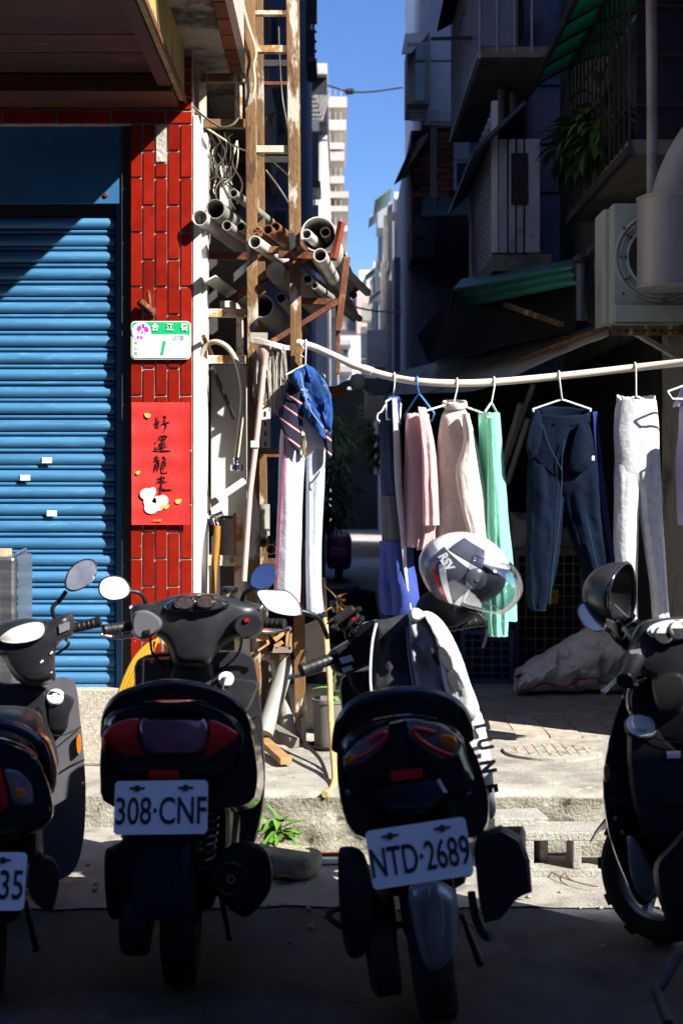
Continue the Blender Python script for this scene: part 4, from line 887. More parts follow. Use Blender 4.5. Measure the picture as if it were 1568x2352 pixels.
# ---- tangle of cables
m_cab = mat('grey_cable', (.12, .11, .1), .55, var=.2); m_cabw = mat('cream_cable', (.62, .54, .4), .55, var=.1)
cables = [([(420, 215, 6.470), (450, 250, 6.420), (480, 275, 6.390), (510, 292, 6.370), (535, 285, 6.370), (547, 270, 6.390)], .0055, m_cab, 'thick grey cable looping from the pillar top to the rack frame'),
 ([(372, 328, 6.630), (400, 295, 6.570), (425, 262, 6.550), (440, 255, 6.520), (460, 262, 6.470)], .0055, m_cab, 'grey cable branching over the upper red tiles'),
 ([(385, 245, 6.640), (410, 265, 6.600), (432, 280, 6.630)], .005, m_cab, 'short dark cable crossing the upper red tiles'),
 ([(556, 0, 6.370), (570, 55, 6.370), (588, 113, 6.370), (583, 150, 6.370), (586, 190, 6.370), (580, 225, 6.370)], .005, m_cabw, 'cream wire hanging down along the left rack post'),
 ([(640, 60, 6.570), (642, 130, 6.570), (648, 220, 6.570), (660, 290, 6.520), (668, 350, 6.470)], .0035, m_cab, 'thin dark wire hanging between the rack posts'),
 ([(455, 300, 6.570), (485, 330, 6.570), (500, 380, 6.570), (510, 420, 6.570), (525, 455, 6.520)], .006, m_cab, 'grey cable hanging among the tangle left of the rack'),
 ([(470, 290, 6.520), (500, 310, 6.470), (540, 335, 6.470), (580, 350, 6.420), (620, 365, 6.470), (665, 405, 6.470)], .004, m_cabw, 'cream cable slanting across the rack'),
 ([(500, 350, 6.550), (515, 380, 6.520), (512, 420, 6.520), (525, 450, 6.520), (540, 480, 6.470)], .004, m_cabw, 'cream cable in the tangle left of the rack'),
 ([(480, 310, 6.570), (495, 400, 6.620), (490, 440, 6.620), (510, 470, 6.570)], .0035, m_cabw, 'thin cream cable falling behind the tangle'),
 ([(455, 330, 6.540), (450, 400, 6.540), (456, 430, 6.540), (462, 400, 6.540)], .003, m_cab, 'thin dark wire loop on the white corner post'),
 ([(520, 300, 6.670), (530, 360, 6.670), (522, 410, 6.670), (545, 440, 6.570)], .004, m_cab, 'dark wire deep in the tangle left of the post'),
 ([(610, 390, 6.670), (640, 430, 6.670), (665, 470, 6.620), (680, 500, 6.570)], .005, m_cab, 'dark cable with white tip slanting behind the rack')]
for p, r_, m_, lb in cables:
    build('electric_cable', MB().tube(pxpath(p, 22), r_, 6), m_, smooth=60, label=lb, cat='cable')
cb = thing('cable_bundle', 'tangled bundle of thin dark and cream wires between the white post and the rack', 'cables', at(500, 470, 6.6))
for k in range(16):
    x0, x1 = RND.uniform(462, 545), RND.uniform(465, 545); y0, y1 = RND.uniform(290, 340), RND.uniform(410, 490)
    build('strand', MB().tube(pxpath([(x0, y0, 6.55), ((x0 + x1) / 2 + RND.uniform(-22, 22), (y0 + y1) / 2 - 20, 6.52), ((x0 + x1) / 2 + RND.uniform(-22, 22), (y0 + y1) / 2 + 25, 6.53), (x1, y1, 6.58)], 16), RND.uniform(.0022, .0042), 5), m_cab if k % 2 else m_cabw, cb)
sp_ = shrub('climbing_sprig', 'tiny bright green sprig growing behind the rack', at(620, 285, 7.170), (.03, .03, .05), 14, .03, 'plant', m_leaf)
# ---- things around the lower half of the rack
m_hose = mat('cream_hose', (.6, .49, .36), .5, var=.08)
hs = thing('cream_hose', 'cream rubber hose arching over the rack with a metal coupling', 'hose', at(490, 1180, 6.420))
build('hose', MB().tube(pxpath([(480, 1172, 6.470), (470, 1095, 6.470), (462, 960, 6.450), (459, 860, 6.440), (462, 815, 6.420), (478, 790, 6.410), (500, 785, 6.390), (525, 800, 6.390), (545, 835, 6.390), (556, 885, 6.390), (557, 930, 6.390), (551, 985, 6.390), (543, 1052, 6.390)], 60), .0115, 10), m_hose, hs, smooth=60)
build('coupling', MB().lathe([(.012, .0), (.015, .0), (.015, -.018), (.013, -.02), (.013, -.03), (.028, -.034), (.03, -.055), (.026, -.062), (.01, -.062)], at(543, 1050, 6.390), (0, 0, 1), 14), m_chrome, hs, smooth=40)
ta = thing('water_tap', 'chrome water tap fixed beside the pillar below the poster', 'tap', at(450, 1165, 6.570))
build('supply_pipe', MB().tube(pxpath([(442, 1168, 6.610), (455, 1172, 6.570), (468, 1184, 6.530)], 8), .02, 10), m_white, ta, smooth=60)
build('body', MB().tube(pxpath([(465, 1182, 6.530), (482, 1192, 6.490), (495, 1197, 6.450), (499, 1210, 6.440)], 14), [.014] * 5 + [.018] * 4 + [.014] * 5, 12), m_chrome, ta, smooth=60)
build('handle', MB().tube([at(484, 1190, 6.470), at(503, 1180, 6.440)], [.01, .014], 10), m_chrome, ta, smooth=60)
build('handle_knob', MB().lathe([(.004, -.02), (.018, -.016), (.018, .016), (.004, .02)], at(502, 1181, 6.440), (1, 0, .4), 10), m_chrome, ta)
build('brown_hose', MB().tube(pxpath([(499, 1208, 6.440), (497, 1250, 6.430), (492, 1300, 6.420), (488, 1372, 6.390), (486, 1420, 6.370)], 20), .0155, 10), mat('amber_hose', (.38, .18, .03), .35, var=.25, sc=14, st=(1, 1, .5)), smooth=60, label='amber brown hose hanging from the water tap', cat='hose')
build('standing_pipe', MB().pipe(at(521, 1192, 6.720), at(524, 1300, 6.720), .04, .004, 24, .3), m_pvcg, smooth=40, label='short wide grey pipe standing upright beside the tap', cat='pipe', group='pipes standing in the rack')
build('standing_pipe', MB().pipe(at(605, 1158, 6.720), at(605, 1230, 6.720), .03, .004, 20, .1), m_pvcg, smooth=40, label='short grey pipe standing upright behind the mop handle', cat='pipe', group='pipes standing in the rack')
rp = thing('red_pipe', 'thin orange red plastic pipe standing upright in the rack', 'pipe', at(546, 1500, 6.570))
build('tube', MB().tube([at(543, 1180, 6.570), at(544, 1290, 6.550), at(547, 1505, 6.520)], .0145, 12), mat('orange_red_plastic', (.45, .08, .03), .5, var=.1), rp, smooth=60)
build('cap', MB().lathe([(.017, 0), (.017, .04), (.012, .045)], at(543.5, 1200, 6.570), n=12), mat('pale_red_cap', (.5, .14, .1), .5), rp, smooth=40)
build('white_board', MB().bb(at(484, 0, 7.020).x, at(566, 0, 7.020).x, 7.020, 7.070, at(0, 1185, 7.020).z, at(0, 838, 7.020).z), mat('gloss_white_panel', (.8, .79, .76), .4, var=.04), bevel=.006, label='tall white panel standing behind the hose arch', cat='panel')
build('rack_back_sheet', MB().bb(at(455, 0, 7.220).x, at(600, 0, 7.220).x, 7.220, 7.250, .252, at(0, 560, 7.220).z), mat('dark_corrugated', (.05, .05, .055), .7, var=.3), label='dark sheet standing behind the hose and white panel', cat='sheet')
build('white_board', MB().bb(at(505, 0, 7.170).x, at(532, 0, 7.170).x, 7.170, 7.200, at(0, 545, 7.170).z, at(0, 380, 7.170).z), mat('gloss_white_panel', (.8, .79, .76), .4), label='narrow white board behind the cable tangle', cat='panel')
for i, (a, b_, r_) in enumerate([((487, 845, 6.490), (537, 960, 6.820), .011), ((467, 772, 6.370), (492, 830, 6.570), .011), ((480, 1160, 6.770), (560, 1105, 6.870), .018)]):
    build('steel_rod', MB().tube([at(*a), at(*b_)], r_, 8), [m_dark, m_rustd, m_white][i], smooth=50, label=['dark rod leaning on the white panel', 'short brown tube sticking out of the rack frame', 'white elbow pipe in front of the white panel'][i], cat='rod')
# mop
mp_ = thing('string_mop', 'upturned string mop with pale pink handle hanging on the rack', 'mop', at(557, 1335, 6.290))
m_pink = mat('pale_pink_plastic', (.55, .38, .33), .5, var=.08); m_str = mat('grey_mop_string', (.36, .33, .29), .95, var=.3, sc=30, rnd=.3)
build('handle', MB().tube([at(609, 815, 6.300), at(590, 1000, 6.290), at(574, 1130, 6.270), at(560, 1335, 6.250)], .0125, 10), m_pink, mp_, smooth=60)
build('socket', MB().lathe([(.013, -.1), (.015, -.055), (.028, -.03), (.034, 0), (.03, .008)], at(607, 797, 6.300), (0, 0, 1), 16), m_pink, mp_, smooth=50)
mb = MB()
for k in range(150):
    u = RND.random(); x0 = 592 + 60 * u; xx = x0 + RND.uniform(-9, 9); y1 = RND.uniform(880, 955) if u > .45 else RND.uniform(860, 930)
    Y0 = 6.330 + RND.uniform(-.03, .05)
    mb.tube(pxpath([(607 + (x0 - 607) * .5, 790 + RND.uniform(-6, 4), Y0 - .01), (x0, 800 + RND.uniform(-4, 8), Y0 - .02), (xx, 840, Y0), (xx + RND.uniform(-5, 5), y1, Y0)], 8), RND.uniform(.0018, .003), 4)
build('strings', mb, m_str, mp_)['kind'] = 'stuff'
mb = MB()
for k in range(40): mb.tube(pxpath([(584 + RND.uniform(-2, 4), 784 + RND.uniform(-8, 6), 6.270), (610, 786 + RND.uniform(-6, 6), 6.260), (640, 795 + RND.uniform(-6, 6), 6.270), (664, 800 + RND.uniform(-6, 4), 6.320)], 8), .003, 4)
build('string_band', mb, mat('pale_mop_string', (.6, .57, .52), .95, var=.2), mp_)['kind'] = 'stuff'
build('plastic_sheet_scrap', MB().box(at(595, 775, 6.290), (.075, .003, .045), .1), mat('cloudy_plastic', (.7, .66, .58), .3, trans=.6, var=.2), label='small cloudy plastic plate above the mop', cat='plate')
# slotted angle, hook plate
sa = thing('slotted_angle', 'white slotted steel angle standing behind the mop handle', 'steel angle', at(610, 1030, 6.470))
build('plate', MB().bb(at(599, 0, 6.470).x, at(621, 0, 6.470).x, 6.470, 6.475, at(0, 1032, 6.470).z, at(0, 930, 6.470).z), m_white, sa)
for k in range(4): build('slot', MB().box(at(609, 950 + 23 * k, 6.468), (.008, .003, .022)), m_black, sa)
build('hook_plate', MB().box(at(585, 1020, 6.270), (.038, .006, .03)), m_white, label='small white clip plate holding the mop handle to the post', cat='clip', bevel=.002)
nf = thing('brass_nut_fitting', 'brass hexagonal pipe fitting lying on the rack shelf', 'fitting', at(605, 1258, 6.470))
build('nut', MB().prism([at(605 + 14 * math.cos(PI / 3 * k + .5), 1245 + 14 * math.sin(PI / 3 * k + .5), 6.470) for k in range(6)], (0, .03, 0)), mat('dull_brass', (.4, .3, .12), .4, .7), nf, bevel=.002)
build('bore', MB().lathe([(.014, -.001), (.014, -.004), (.001, -.004)], at(605, 1245, 6.470), (0, 1, 0), 14), m_black, nf)
for i, (x, y, r_) in enumerate([(575, 1255, 11), (622, 1262, 12), (590, 1238, 9), (637, 1250, 10)]):
    build('pipe_offcut', MB().pipe(at(x, y, 6.490), at(x, y, 6.490) + Vector((.02, .12, 0)), r_ / F * 6.490, .004, 14, .08), [m_pvcg, m_pvcw, m_pvcg, m_pvcg][i], smooth=40, cat='pipe offcut', group='offcuts beside the brass fitting',
          label=['grey pipe offcut left of the brass fitting', 'pale pipe offcut right of the brass fitting', 'small grey pipe offcut above the brass fitting', 'grey pipe offcut beside the hanging jeans'][i])
# bottom of the rack: wood offcuts, tool rag, leaning pipes, plank
m_off = mat('cut_timber', (.42, .24, .1), .8, var=.25, sc=5, st=(1, 6, 6), rnd=.25); m_offg = mat('grey_timber', (.2, .17, .14), .9, var=.3, sc=5, rnd=.25)
for i, (pts, m_, lb) in enumerate([([(591, 1493), (613, 1479), (607, 1450), (612, 1447), (618, 1480), (594, 1497)], m_off, 'bent wooden offcut standing left on the rack shelf'),
    ([(618, 1456), (624, 1448), (634, 1462), (650, 1447), (652, 1459), (634, 1475)], m_off, 'notched V shaped wooden offcut on the rack shelf'),
    ([(628, 1482), (645, 1472), (652, 1478), (634, 1491)], m_off, 'small wooden wedge below the notched offcut'),
    ([(657, 1455), (665, 1448), (661, 1485), (655, 1490)], m_off, 'thin upright wooden offcut right on the rack shelf'),
    ([(666, 1456), (670, 1454), (667, 1492), (662, 1492)], m_off, 'thinnest wooden offcut by the right rack post'),
    ([(625, 1500), (628, 1487), (668, 1486), (668, 1500)], m_offg, 'dark grey wooden block under the offcuts'),
    ([(588, 1474), (591, 1460), (611, 1455), (611, 1470)], m_off, 'short horizontal wooden offcut behind the left post')]):
    build('wood_offcut', MB().prism([at(x, y, 6.350) for x, y in pts], (.01, .16, 0)), m_, label=lb, cat='wood offcut', group='wood offcuts on the rack shelf')
build('work_glove', bulge(MB(), [(598, 1440), (610, 1432), (640, 1436), (655, 1445), (640, 1452), (625, 1456), (606, 1450)], [(6.320, .8), (6.340, 1), (6.420, .9)], 24), mat('red_grey_glove', (.05, .06, .08), .9, c2=((.5, .06, .03), (.5, .53), 30)), smooth=50, label='dark work glove with red patches lying on the wood offcuts', cat='glove')
build('leaning_pipe', MB().tube([at(660, 1520, 6.45), at(607, 1688, 6.2)], .038, 14), m_pvcg, smooth=50, label='thick grey pipe leaning to the left at the foot of the rack', cat='pipe', group='pipes leaning at the rack foot')
build('leaning_pipe', MB().tube([at(630, 1500, 6.6), at(668, 1700, 6.35)], .03, 14), m_pvcg, smooth=50, label='dark grey pipe leaning to the right at the foot of the rack', cat='pipe', group='pipes leaning at the rack foot')
build('timber_post_stub', MB().bar(at(622, 1672, 6.4), at(676, 1708, 6.1), .045), m_offg, bevel=.004, label='weathered grey timber lying at the rack foot', cat='timber')
p0, p1 = at(597, 1688, 6.25), at(657, 1752, 5.85); p1.z = max(p1.z, .275); p0.z = .3
build('wood_plank', MB().bar(p0, p1, .05, .028), m_off, bevel=.003, label='orange brown plank lying at the foot of the rack', cat='plank')
build('rack_back_board', MB().bb(at(600, 0, 7.170).x, at(690, 0, 7.170).x, 7.170, 7.220, .252, at(0, 1520, 7.170).z), m_side, label='rough grey board behind the leaning pipes', cat='board')
# rust stain at the post foot: a flake of rusty dirt
# potted seedling, bent stick, black tube, concrete block behind
pt = at(757, 1722, 6.28); pt.z = .25
pl = thing('potted_seedling', 'green seedling in a grey plastic pot on a saucer beside the rack', 'plant', pt)
build('pot', MB().lathe([(.05, .012), (.068, .012), (.074, .2), (.08, .205), (.08, .22), (.07, .22), (.068, .19), (.01, .185)], pt, n=28), mat('grey_pot', (.14, .13, .12), .6, var=.15), pl, smooth=40)
build('saucer', MB().lathe([(.02, 0), (.085, 0), (.1, .018), (.094, .02), (.08, .006)], pt, n=28), m_black, pl, smooth=40)
build('stem', MB().tube([pt + Vector((.015, 0, .18)), pt + Vector((.02, 0, .3)), pt + Vector((.045, .02, .45))], [.006, .005, .006], 6), mat('brown_stem', (.1, .07, .04), .9), pl)
for a, z, l_, el in ((2.9, .26, .1, .25), (3.5, .22, .06, -.4), (.2, .25, .075, .1), (.1, .22, .08, -.35), (1.6, .28, .06, .8), (5.2, .23, .06, -.1)):
    build('leaf', leaf(MB(), pt + Vector((.018, -.01, z)), (math.cos(a), math.sin(a) - .3, el), l_, l_ * .5, .3, .25), m_leaf, pl, smooth=60)
st_pts = pxpath([(741, 1330, 6.5), (750, 1480, 6.2), (757, 1560, 6.05), (759, 1640, 5.95), (764, 1720, 5.75), (768, 1790, 5.55), (760, 1815, 5.45), (746, 1826, 5.36)], 40)
build('bent_stick', MB().tube(st_pts, [.013 + .003 * math.sin(k * .9) * .3 for k in range(40)], 10), mat('pale_bamboo', (.55, .4, .17), .6, var=.2, sc=5, c2=((.3, .2, .1), (.55, .7), 8)), smooth=60, label='long pale bamboo stick with crooked end leaning over the kerb', cat='stick')
build('black_tube', MB().tube(pxpath([(690, 1660, 6.25), (700, 1705, 6.1), (735, 1745, 5.9), (752, 1790, 5.65)], 24), .008, 8), m_black, smooth=60, label='thin black tube curving over the pavement beside the rack post', cat='tube')
build('perforated_sheet', MB().prism([at(x, y, 6.7) for x, y in ((690, 1440), (735, 1420), (752, 1480), (744, 1530), (700, 1520))], (0, .02, 0)), mat('spotted_pale_board', (.42, .36, .33), .8, var=.15, c2=((.08, .07, .06), (.66, .68), 24)), label='pale speckled board leaning behind the rack post', cat='board')
build('concrete_lump', rock(MB(), (at(720, 0, 6.75).x, 6.78, .35), (.34, .14, .22), 9, .1, .06), m_conc, smooth=50, label='grey concrete lump behind the potted seedling', cat='concrete lump')
build('wash_basin', MB().lathe([(.05, 0), (.2, .02), (.24, .12), (.25, .125), (.23, .11), (.19, .03), (.02, .02)], (at(770, 0, 7.1).x, 7.15, .38), n=28), mat('dark_basin', (.08, .085, .1), .5), smooth=40, label='dark wide basin behind the bamboo stick', cat='basin')
# ================================================================== washing pole, hangers and clothes
m_pole = mat('pale_bamboo_pole', (.68, .6, .5), .5, var=.1, sc=5, c2=((.5, .42, .33), (.6, .74), 12))
PP = [(683, 786, 6.34), (720, 797, 6.32), (760, 814, 6.29), (830, 845, 6.25), (900, 866, 6.2), (960, 876, 6.13), (1050, 880, 6.1), (1150, 876, 6.1), (1300, 862, 6.08), (1450, 845, 6.05), (1568, 832, 5.97), (1700, 818, 5.82), (1850, 800, 5.62), (2000, 780, 5.45)]  # run past the right edge is unseen, bent forward to hold the shading towel
wp = thing('washing_pole', 'long pale sagging bamboo washing pole tied to the rusty rack', 'pole', at(1050, 880, 6.1))
PTS = pxpath(PP, 90)
build('pole', MB().tube(PTS, [.0165] * 18 + [.0185] * 2 + [.016] * 70, 12), m_pole, wp, smooth=50)
build('sleeve', MB().tube([PTS[21], PTS[23]], .0195, 12), m_pole, wp, smooth=50)
build('tie', MB().tube([at(685, 782, 6.3), at(697, 800, 6.31), at(690, 815, 6.32), at(700, 822, 6.32)], .004, 6), m_cabw, wp)
def pole_z(x):
    best = min(PTS, key=lambda p: abs(CX + p.x / p.y * F - x)); return best
m_hang = mat('white_hanger_plastic', (.75, .76, .74), .4, rnd=0); m_hangb = mat('blue_hanger_plastic', (.05, .25, .6), .4, rnd=0)
def hanger(x, ytop, ybar, label, w_=.2, yaw=0., mt=None, drop=.075, bar=True):
    """hook over the pole at x, shoulders from ytop to ybar"""
    mt = mt or m_hang; P = pole_z(x); Y = P.y
    top = at(x, ytop, Y - .0); t = thing('clothes_hanger', label, 'hanger', top, 'hangers on the washing pole')
    r_ = .022; hk = [P + Vector((0, math.cos(a) * r_, math.sin(a) * r_)) for a in [math.radians(q) for q in range(-30, 200, 23)]]
    hk = hk + [P + Vector((.0, -r_ - .001, -.02)), Vector((top.x, top.y - .004, top.z))]
    build('hook', MB().tube(hk, .0035, 6), mt, t, smooth=60)
    d = Vector((math.cos(yaw), math.sin(yaw), 0)); z1 = at(x, ybar, Y).z
    L_, R_ = Vector((top.x, Y, z1)) - d * w_, Vector((top.x, Y, z1)) + d * w_
    k = (top.z - z1) * .1
    m1, m2 = top - d * w_ * .14 - Vector((0, 0, k)), top + d * w_ * .14 - Vector((0, 0, k))
    build('shoulder', MB().tube([L_, m1, top, m2, R_], .0045, 6), mt, t, smooth=60)
    if bar: build('trouser_bar', MB().tube([L_, L_ - Vector((0, 0, drop)) + d * w_ * .15, R_ - Vector((0, 0, drop)) - d * w_ * .15, R_], .004, 6), mt, t, smooth=60)
    return t
def garment_mesh(mb, rows, yaw, Y, n=36, fold=.011, seed=0., freq=2.6, cap=False, curl=.0, flare=0.):
    """closed sleeve of cloth through rows (x, y, half width m, half depth m); yaw turns its width away from the picture plane"""
    rs = spline(rows, max(len(rows) * 6, 24)); d = Vector((math.cos(yaw), math.sin(yaw), 0)); nrm = Vector((-math.sin(yaw), math.cos(yaw), 0))
    rings = []
    for j, (x, y, hw, hd) in enumerate(rs):
        c_ = at(x, y, Y); ring = []; t = j / (len(rs) - 1)
        for k in range(n):
            a = 2 * PI * k / n; s_ = 1 if math.sin(a) >= 0 else -1
            u = math.cos(a); v = s_ * abs(math.sin(a)) ** .7
            f = fold * (nz(u * freq * .8 + seed, c_.z * 1.6, s_ * 3.) * 1.5 + .5 * nz(u * freq * 1.9 + seed + c_.z * 1.5, c_.z * 5., s_ * 5.) + .4 * nz(u * 4 + seed + c_.z * 6, c_.z * 13., s_ * 2.)) * (.35 + .65 * min(1, t * 2.5))
            ring.append(c_ + d * (u * hw * (1 + .05 * nz(c_.z * 7 + seed, u))) + nrm * (v * hd + f * (1 - .3 * abs(u)) + curl * u * u) + Vector((0, 0, .006 * nz(u * 5, seed + t * 3))))
        rings.append(ring)
    mb.loft(rings, cap, cap); return rings[-1]
def rows_px(edges, hd, Y, yaw=0.):
    """(y, left, right) as seen -> rows of garment_mesh with the width laid along the yaw direction"""
    out = []
    for e in edges:
        y, a, b = e[:3]; h = e[3] if len(e) > 3 else hd
        hw = max(.004, ((b - a) / 2 / F * Y) / max(.12, abs(math.cos(yaw)))) 
        out.append(((a + b) / 2, y, hw, h))
    return out
# ---- 1 inside-out jeans
GY = 6.31
hanger(701, 838, 862, 'white hanger inside the waistband of the pale jeans by the rack', .09, .3)
je = thing('inside_out_jeans', 'pale inside-out jeans with blue denim waistband and striped pocket linings hanging by the rack', 'jeans', at(690, 1410, GY))
m_jeanpale = cloth('pale_jeans_reverse', (.62, .66, .78), transl=.15); m_denim = cloth('blue_denim', (.022, .075, .27), c2=[((.16, .27, .5), (.55, .68), 14), ((.008, .025, .1), (.52, .66), 9)], transl=.05)
mb = MB()
garment_mesh(mb, rows_px([(905, 662, 748), (960, 650, 744), (1010, 643, 746), (1035, 642, 746, .035), (1055, 650, 738, .008)], .05, GY), .0, GY, seed=1., fold=.006)
garment_mesh(mb, rows_px([(960, 652, 702, .03), (1010, 643, 701, .045), (1080, 640, 698), (1160, 637, 694), (1250, 634, 692), (1340, 630, 690), (1400, 628, 688)], .048, GY), .12, GY, seed=2., fold=.007)
garment_mesh(mb, rows_px([(960, 696, 740, .03), (1010, 698, 746, .045), (1080, 702, 746), (1160, 702, 742), (1250, 701, 738), (1340, 702, 738), (1408, 704, 744)], .048, GY + .02), .12, GY + .02, seed=3., fold=.007)
build('legs', mb, m_jeanpale, je, smooth=80)
m_denimd = cloth('dark_denim_inside', (.012, .04, .14), transl=.02)
build('waist_inside', drape([(690, 850), (716, 856), (740, 885), (750, 930), (752, 975), (726, 965), (704, 930), (694, 885)], GY - .07, .02, 3., dY=.03), m_denimd, je, smooth=60)
build('waistband', drape([(672, 858), (688, 842), (700, 848), (704, 880), (712, 915), (728, 945), (752, 972), (762, 988), (748, 1006), (722, 988), (700, 958), (688, 922), (678, 890)], GY - .09, .045, 6., 48, dY=.04), m_denim, je, smooth=60)
build('waistband', drape([(700, 838), (722, 850), (745, 872), (758, 905), (764, 945), (761, 985), (752, 1002), (742, 976), (737, 938), (724, 900), (708, 870)], GY - .06, .045, 9., 48, dY=.04), m_denim, je, smooth=60)
build('waist_seam', MB().tube(pxpath([(690, 856, GY - .125), (697, 895, GY - .125), (712, 940, GY - .12), (742, 982, GY - .12)], 20), .0022, 5), cloth('pale_thread', (.3, .36, .55), transl=0), je)
build('belt_loop', MB().box(at(748, 935, GY - .085), (.012, .012, .04)), m_denim, je)
build('button', MB().lathe([(.008, 0), (.007, -.004), (.001, -.005)], at(748, 990, GY - .12), (0, 1, 0), 10), mat('brass_zip', (.3, .2, .08), .5, .6), je)
m_str2 = cloth('striped_lining', (.022, .022, .045), stripe=([(6., (.4, .05, .06), .90), (6., (.6, .58, .56), .965)], (0, .95, 0)), transl=.02)
def pocket(px, Y, wv=.012):
    """pocket bag hanging outwards, from a four sided outline"""
    A_, B_, C_, D_ = px
    def fn(u, v):
        x = (A_[0] * (1 - u) + B_[0] * u) * (1 - v) + (D_[0] * (1 - u) + C_[0] * u) * v; y = (A_[1] * (1 - u) + B_[1] * u) * (1 - v) + (D_[1] * (1 - u) + C_[1] * u) * v
        return at(x, y + 6 * math.sin(PI * u) * v, Y + wv * math.sin(u * 6 + v * 3) - .02 * math.sin(PI * u) * v)
    return MB().grid(fn, 10, 12)
build('pocket_lining', pocket([(664, 870), (702, 900), (687, 1045), (640, 972)], GY - .075), m_str2, je, solid=.004, smooth=70)
build('pocket_lining', pocket([(728, 950), (758, 955), (762, 1045), (752, 1050)], GY - .05), m_str2, je, solid=.004, smooth=70)
build('side_seam', MB().tube(pxpath([(654, 1005, GY - .052), (652, 1080, GY - .055), (645, 1160, GY - .055), (640, 1260, GY - .055), (633, 1400, GY - .055)], 40), .0035, 5), cloth('red_seam', (.4, .04, .1), transl=0), je)
build('zip_fly', MB().tube(pxpath([(696, 1000, GY - .058), (697, 1035, GY - .06), (699, 1045, GY - .06)], 6), .008, 6), mat('brass_zip', (.3, .2, .08), .5, .6), je)
build('hem', MB().tube([at(704 + 40 * k / 10, 1408 + 3 * math.sin(k), GY - .02) for k in range(11)], .006, 6), m_denim, je)
build('back_label', MB().grid(lambda u, v: at(708 + 24 * u, 866 + 12 * u + 30 * v, GY - .02 + .01 * math.sin(u * 5)), 4, 4), cloth('tan_label_lining', (.35, .1, .04), transl=0), je, solid=.003)
# ---- 3 track trousers seen edge-on
hanger(903, 912, 925, 'white hanger of the navy track trousers', .1, 1.2)
tk = thing('track_trousers', 'navy track trousers with white side stripe, hanging almost edge-on', 'trousers', at(915, 1410, 6.19))
yw = -1.0
m_navyn = cloth('navy_nylon', (.02, .03, .085), rough=.6, transl=.05); m_bluen = cloth('blue_nylon', (.05, .08, .33), rough=.6, transl=.08); m_greyn = cloth('grey_nylon', (.1, .1, .12), rough=.6, transl=.05); m_wht = cloth('white_cloth', (.8, .8, .8), transl=.2)
mb = MB(); garment_mesh(mb, rows_px([(928, 889, 908), (1000, 882, 914), (1080, 882, 920), (1150, 884, 925)], .035, 6.19, yw), yw, 6.19, seed=5.); build('upper_leg', mb, m_navyn, tk, smooth=80)
mb = MB(); garment_mesh(mb, rows_px([(1140, 884, 924), (1200, 886, 928), (1245, 887, 932)], .045, 6.19, yw), yw, 6.19, seed=5.5); build('knee_panel', mb, m_greyn, tk, smooth=80)
mb = MB(); garment_mesh(mb, rows_px([(1243, 886, 932), (1300, 884, 938), (1360, 884, 946), (1395, 887, 948), (1412, 893, 944)], .055, 6.19, yw), yw, 6.19, seed=6., fold=.018, freq=7); build('lower_leg', mb, m_bluen, tk, smooth=80)
build('side_stripe', MB().grid(lambda u, v: at(spline([(903, 0), (908, .15), (912, .35), (922, .55), (930, .75), (944, 1)], 41)[min(40, int(v * 40))][0] + (u - .3) * (7 + 10 * math.sin(PI * min(1, v + .08))), 914 + 492 * v, 6.09 - .02 * math.sin(u * PI) + .05 * u), 6, 40), m_wht, tk, solid=.004, smooth=70)
build('waist_frill', MB().lathe([(.03, -.03), (.028, -.015), (.036, 0), (.033, .012), (.02, .016)], at(904, 918, 6.19), n=14), m_bluen, tk)
# ---- 4 pink top
hanger(962, 905, 952, 'blue hanger holding the pink top', .12, -1.05, m_hangb, .03)
pk = thing('pink_top', 'pale pink loose top hanging between the track trousers and the beige sweater', 'top', at(970, 1260, 6.1))
m_pk = cloth('pink_cotton', (.72, .47, .49), transl=.3)
mb = MB(); yw = -.95
garment_mesh(mb, rows_px([(950, 953, 966), (985, 945, 973), (1060, 940, 985), (1150, 937, 988), (1256, 935, 986)], .06, 6.12, yw), yw, 6.12, seed=8., fold=.009, freq=1.6)
garment_mesh(mb, rows_px([(935, 966, 972), (965, 966, 982), (1030, 970, 995), (1100, 972, 1001), (1206, 974, 1006)], .035, 6.03, -.5), -.5, 6.03, seed=9.)
garment_mesh(mb, rows_px([(1190, 965, 1000), (1230, 962, 994), (1262, 960, 988)], .04, 6.07, -.5), -.5, 6.07, seed=9.5)
build('body', mb, m_pk, pk, smooth=80)
# ---- 5 beige sweater
hanger(1042, 925, 950, 'white hanger inside the beige sweater', .17, .5, None, .05, False)
sw = thing('beige_sweater', 'cream beige marl sweater with sleeve hanging in front', 'sweater', at(1050, 1255, 6.12))
m_bg = cloth('beige_marl', (.74, .68, .62), c2=((.66, .59, .53), (.5, .6), 60), transl=.2); m_bg2 = cloth('beige_marl_shadow_side', (.72, .66, .6), transl=.2)  # second beige is a darker copy, shade put into the sleeve colour
mb = MB(); yw = -.45
garment_mesh(mb, rows_px([(927, 1030, 1056, .03), (942, 1022, 1066, .035), (965, 1016, 1076), (1040, 1006, 1094), (1120, 1000, 1108), (1200, 997, 1116), (1256, 996, 1118)], .07, 6.12, yw), yw, 6.12, seed=11., fold=.01, freq=1.5)
build('body', mb, m_bg, sw, smooth=80)
mb = MB()
garment_mesh(mb, rows_px([(950, 1060, 1076, .03), (1010, 1066, 1086, .04), (1080, 1048, 1094, .045), (1130, 1052, 1102, .04), (1190, 1066, 1110, .035), (1245, 1080, 1116, .03)], .05, 6.01, .2), .2, 6.01, seed=12., fold=.01, freq=1.5)
build('sleeve', mb, m_bg2, sw, smooth=80)
build('collar', MB().lathe([(.05, -.012), (.055, 0), (.052, .014), (.046, .012), (.046, -.01)], at(1044, 929, 6.11), (0, -.25, 1), 20), m_bg, sw, smooth=60)
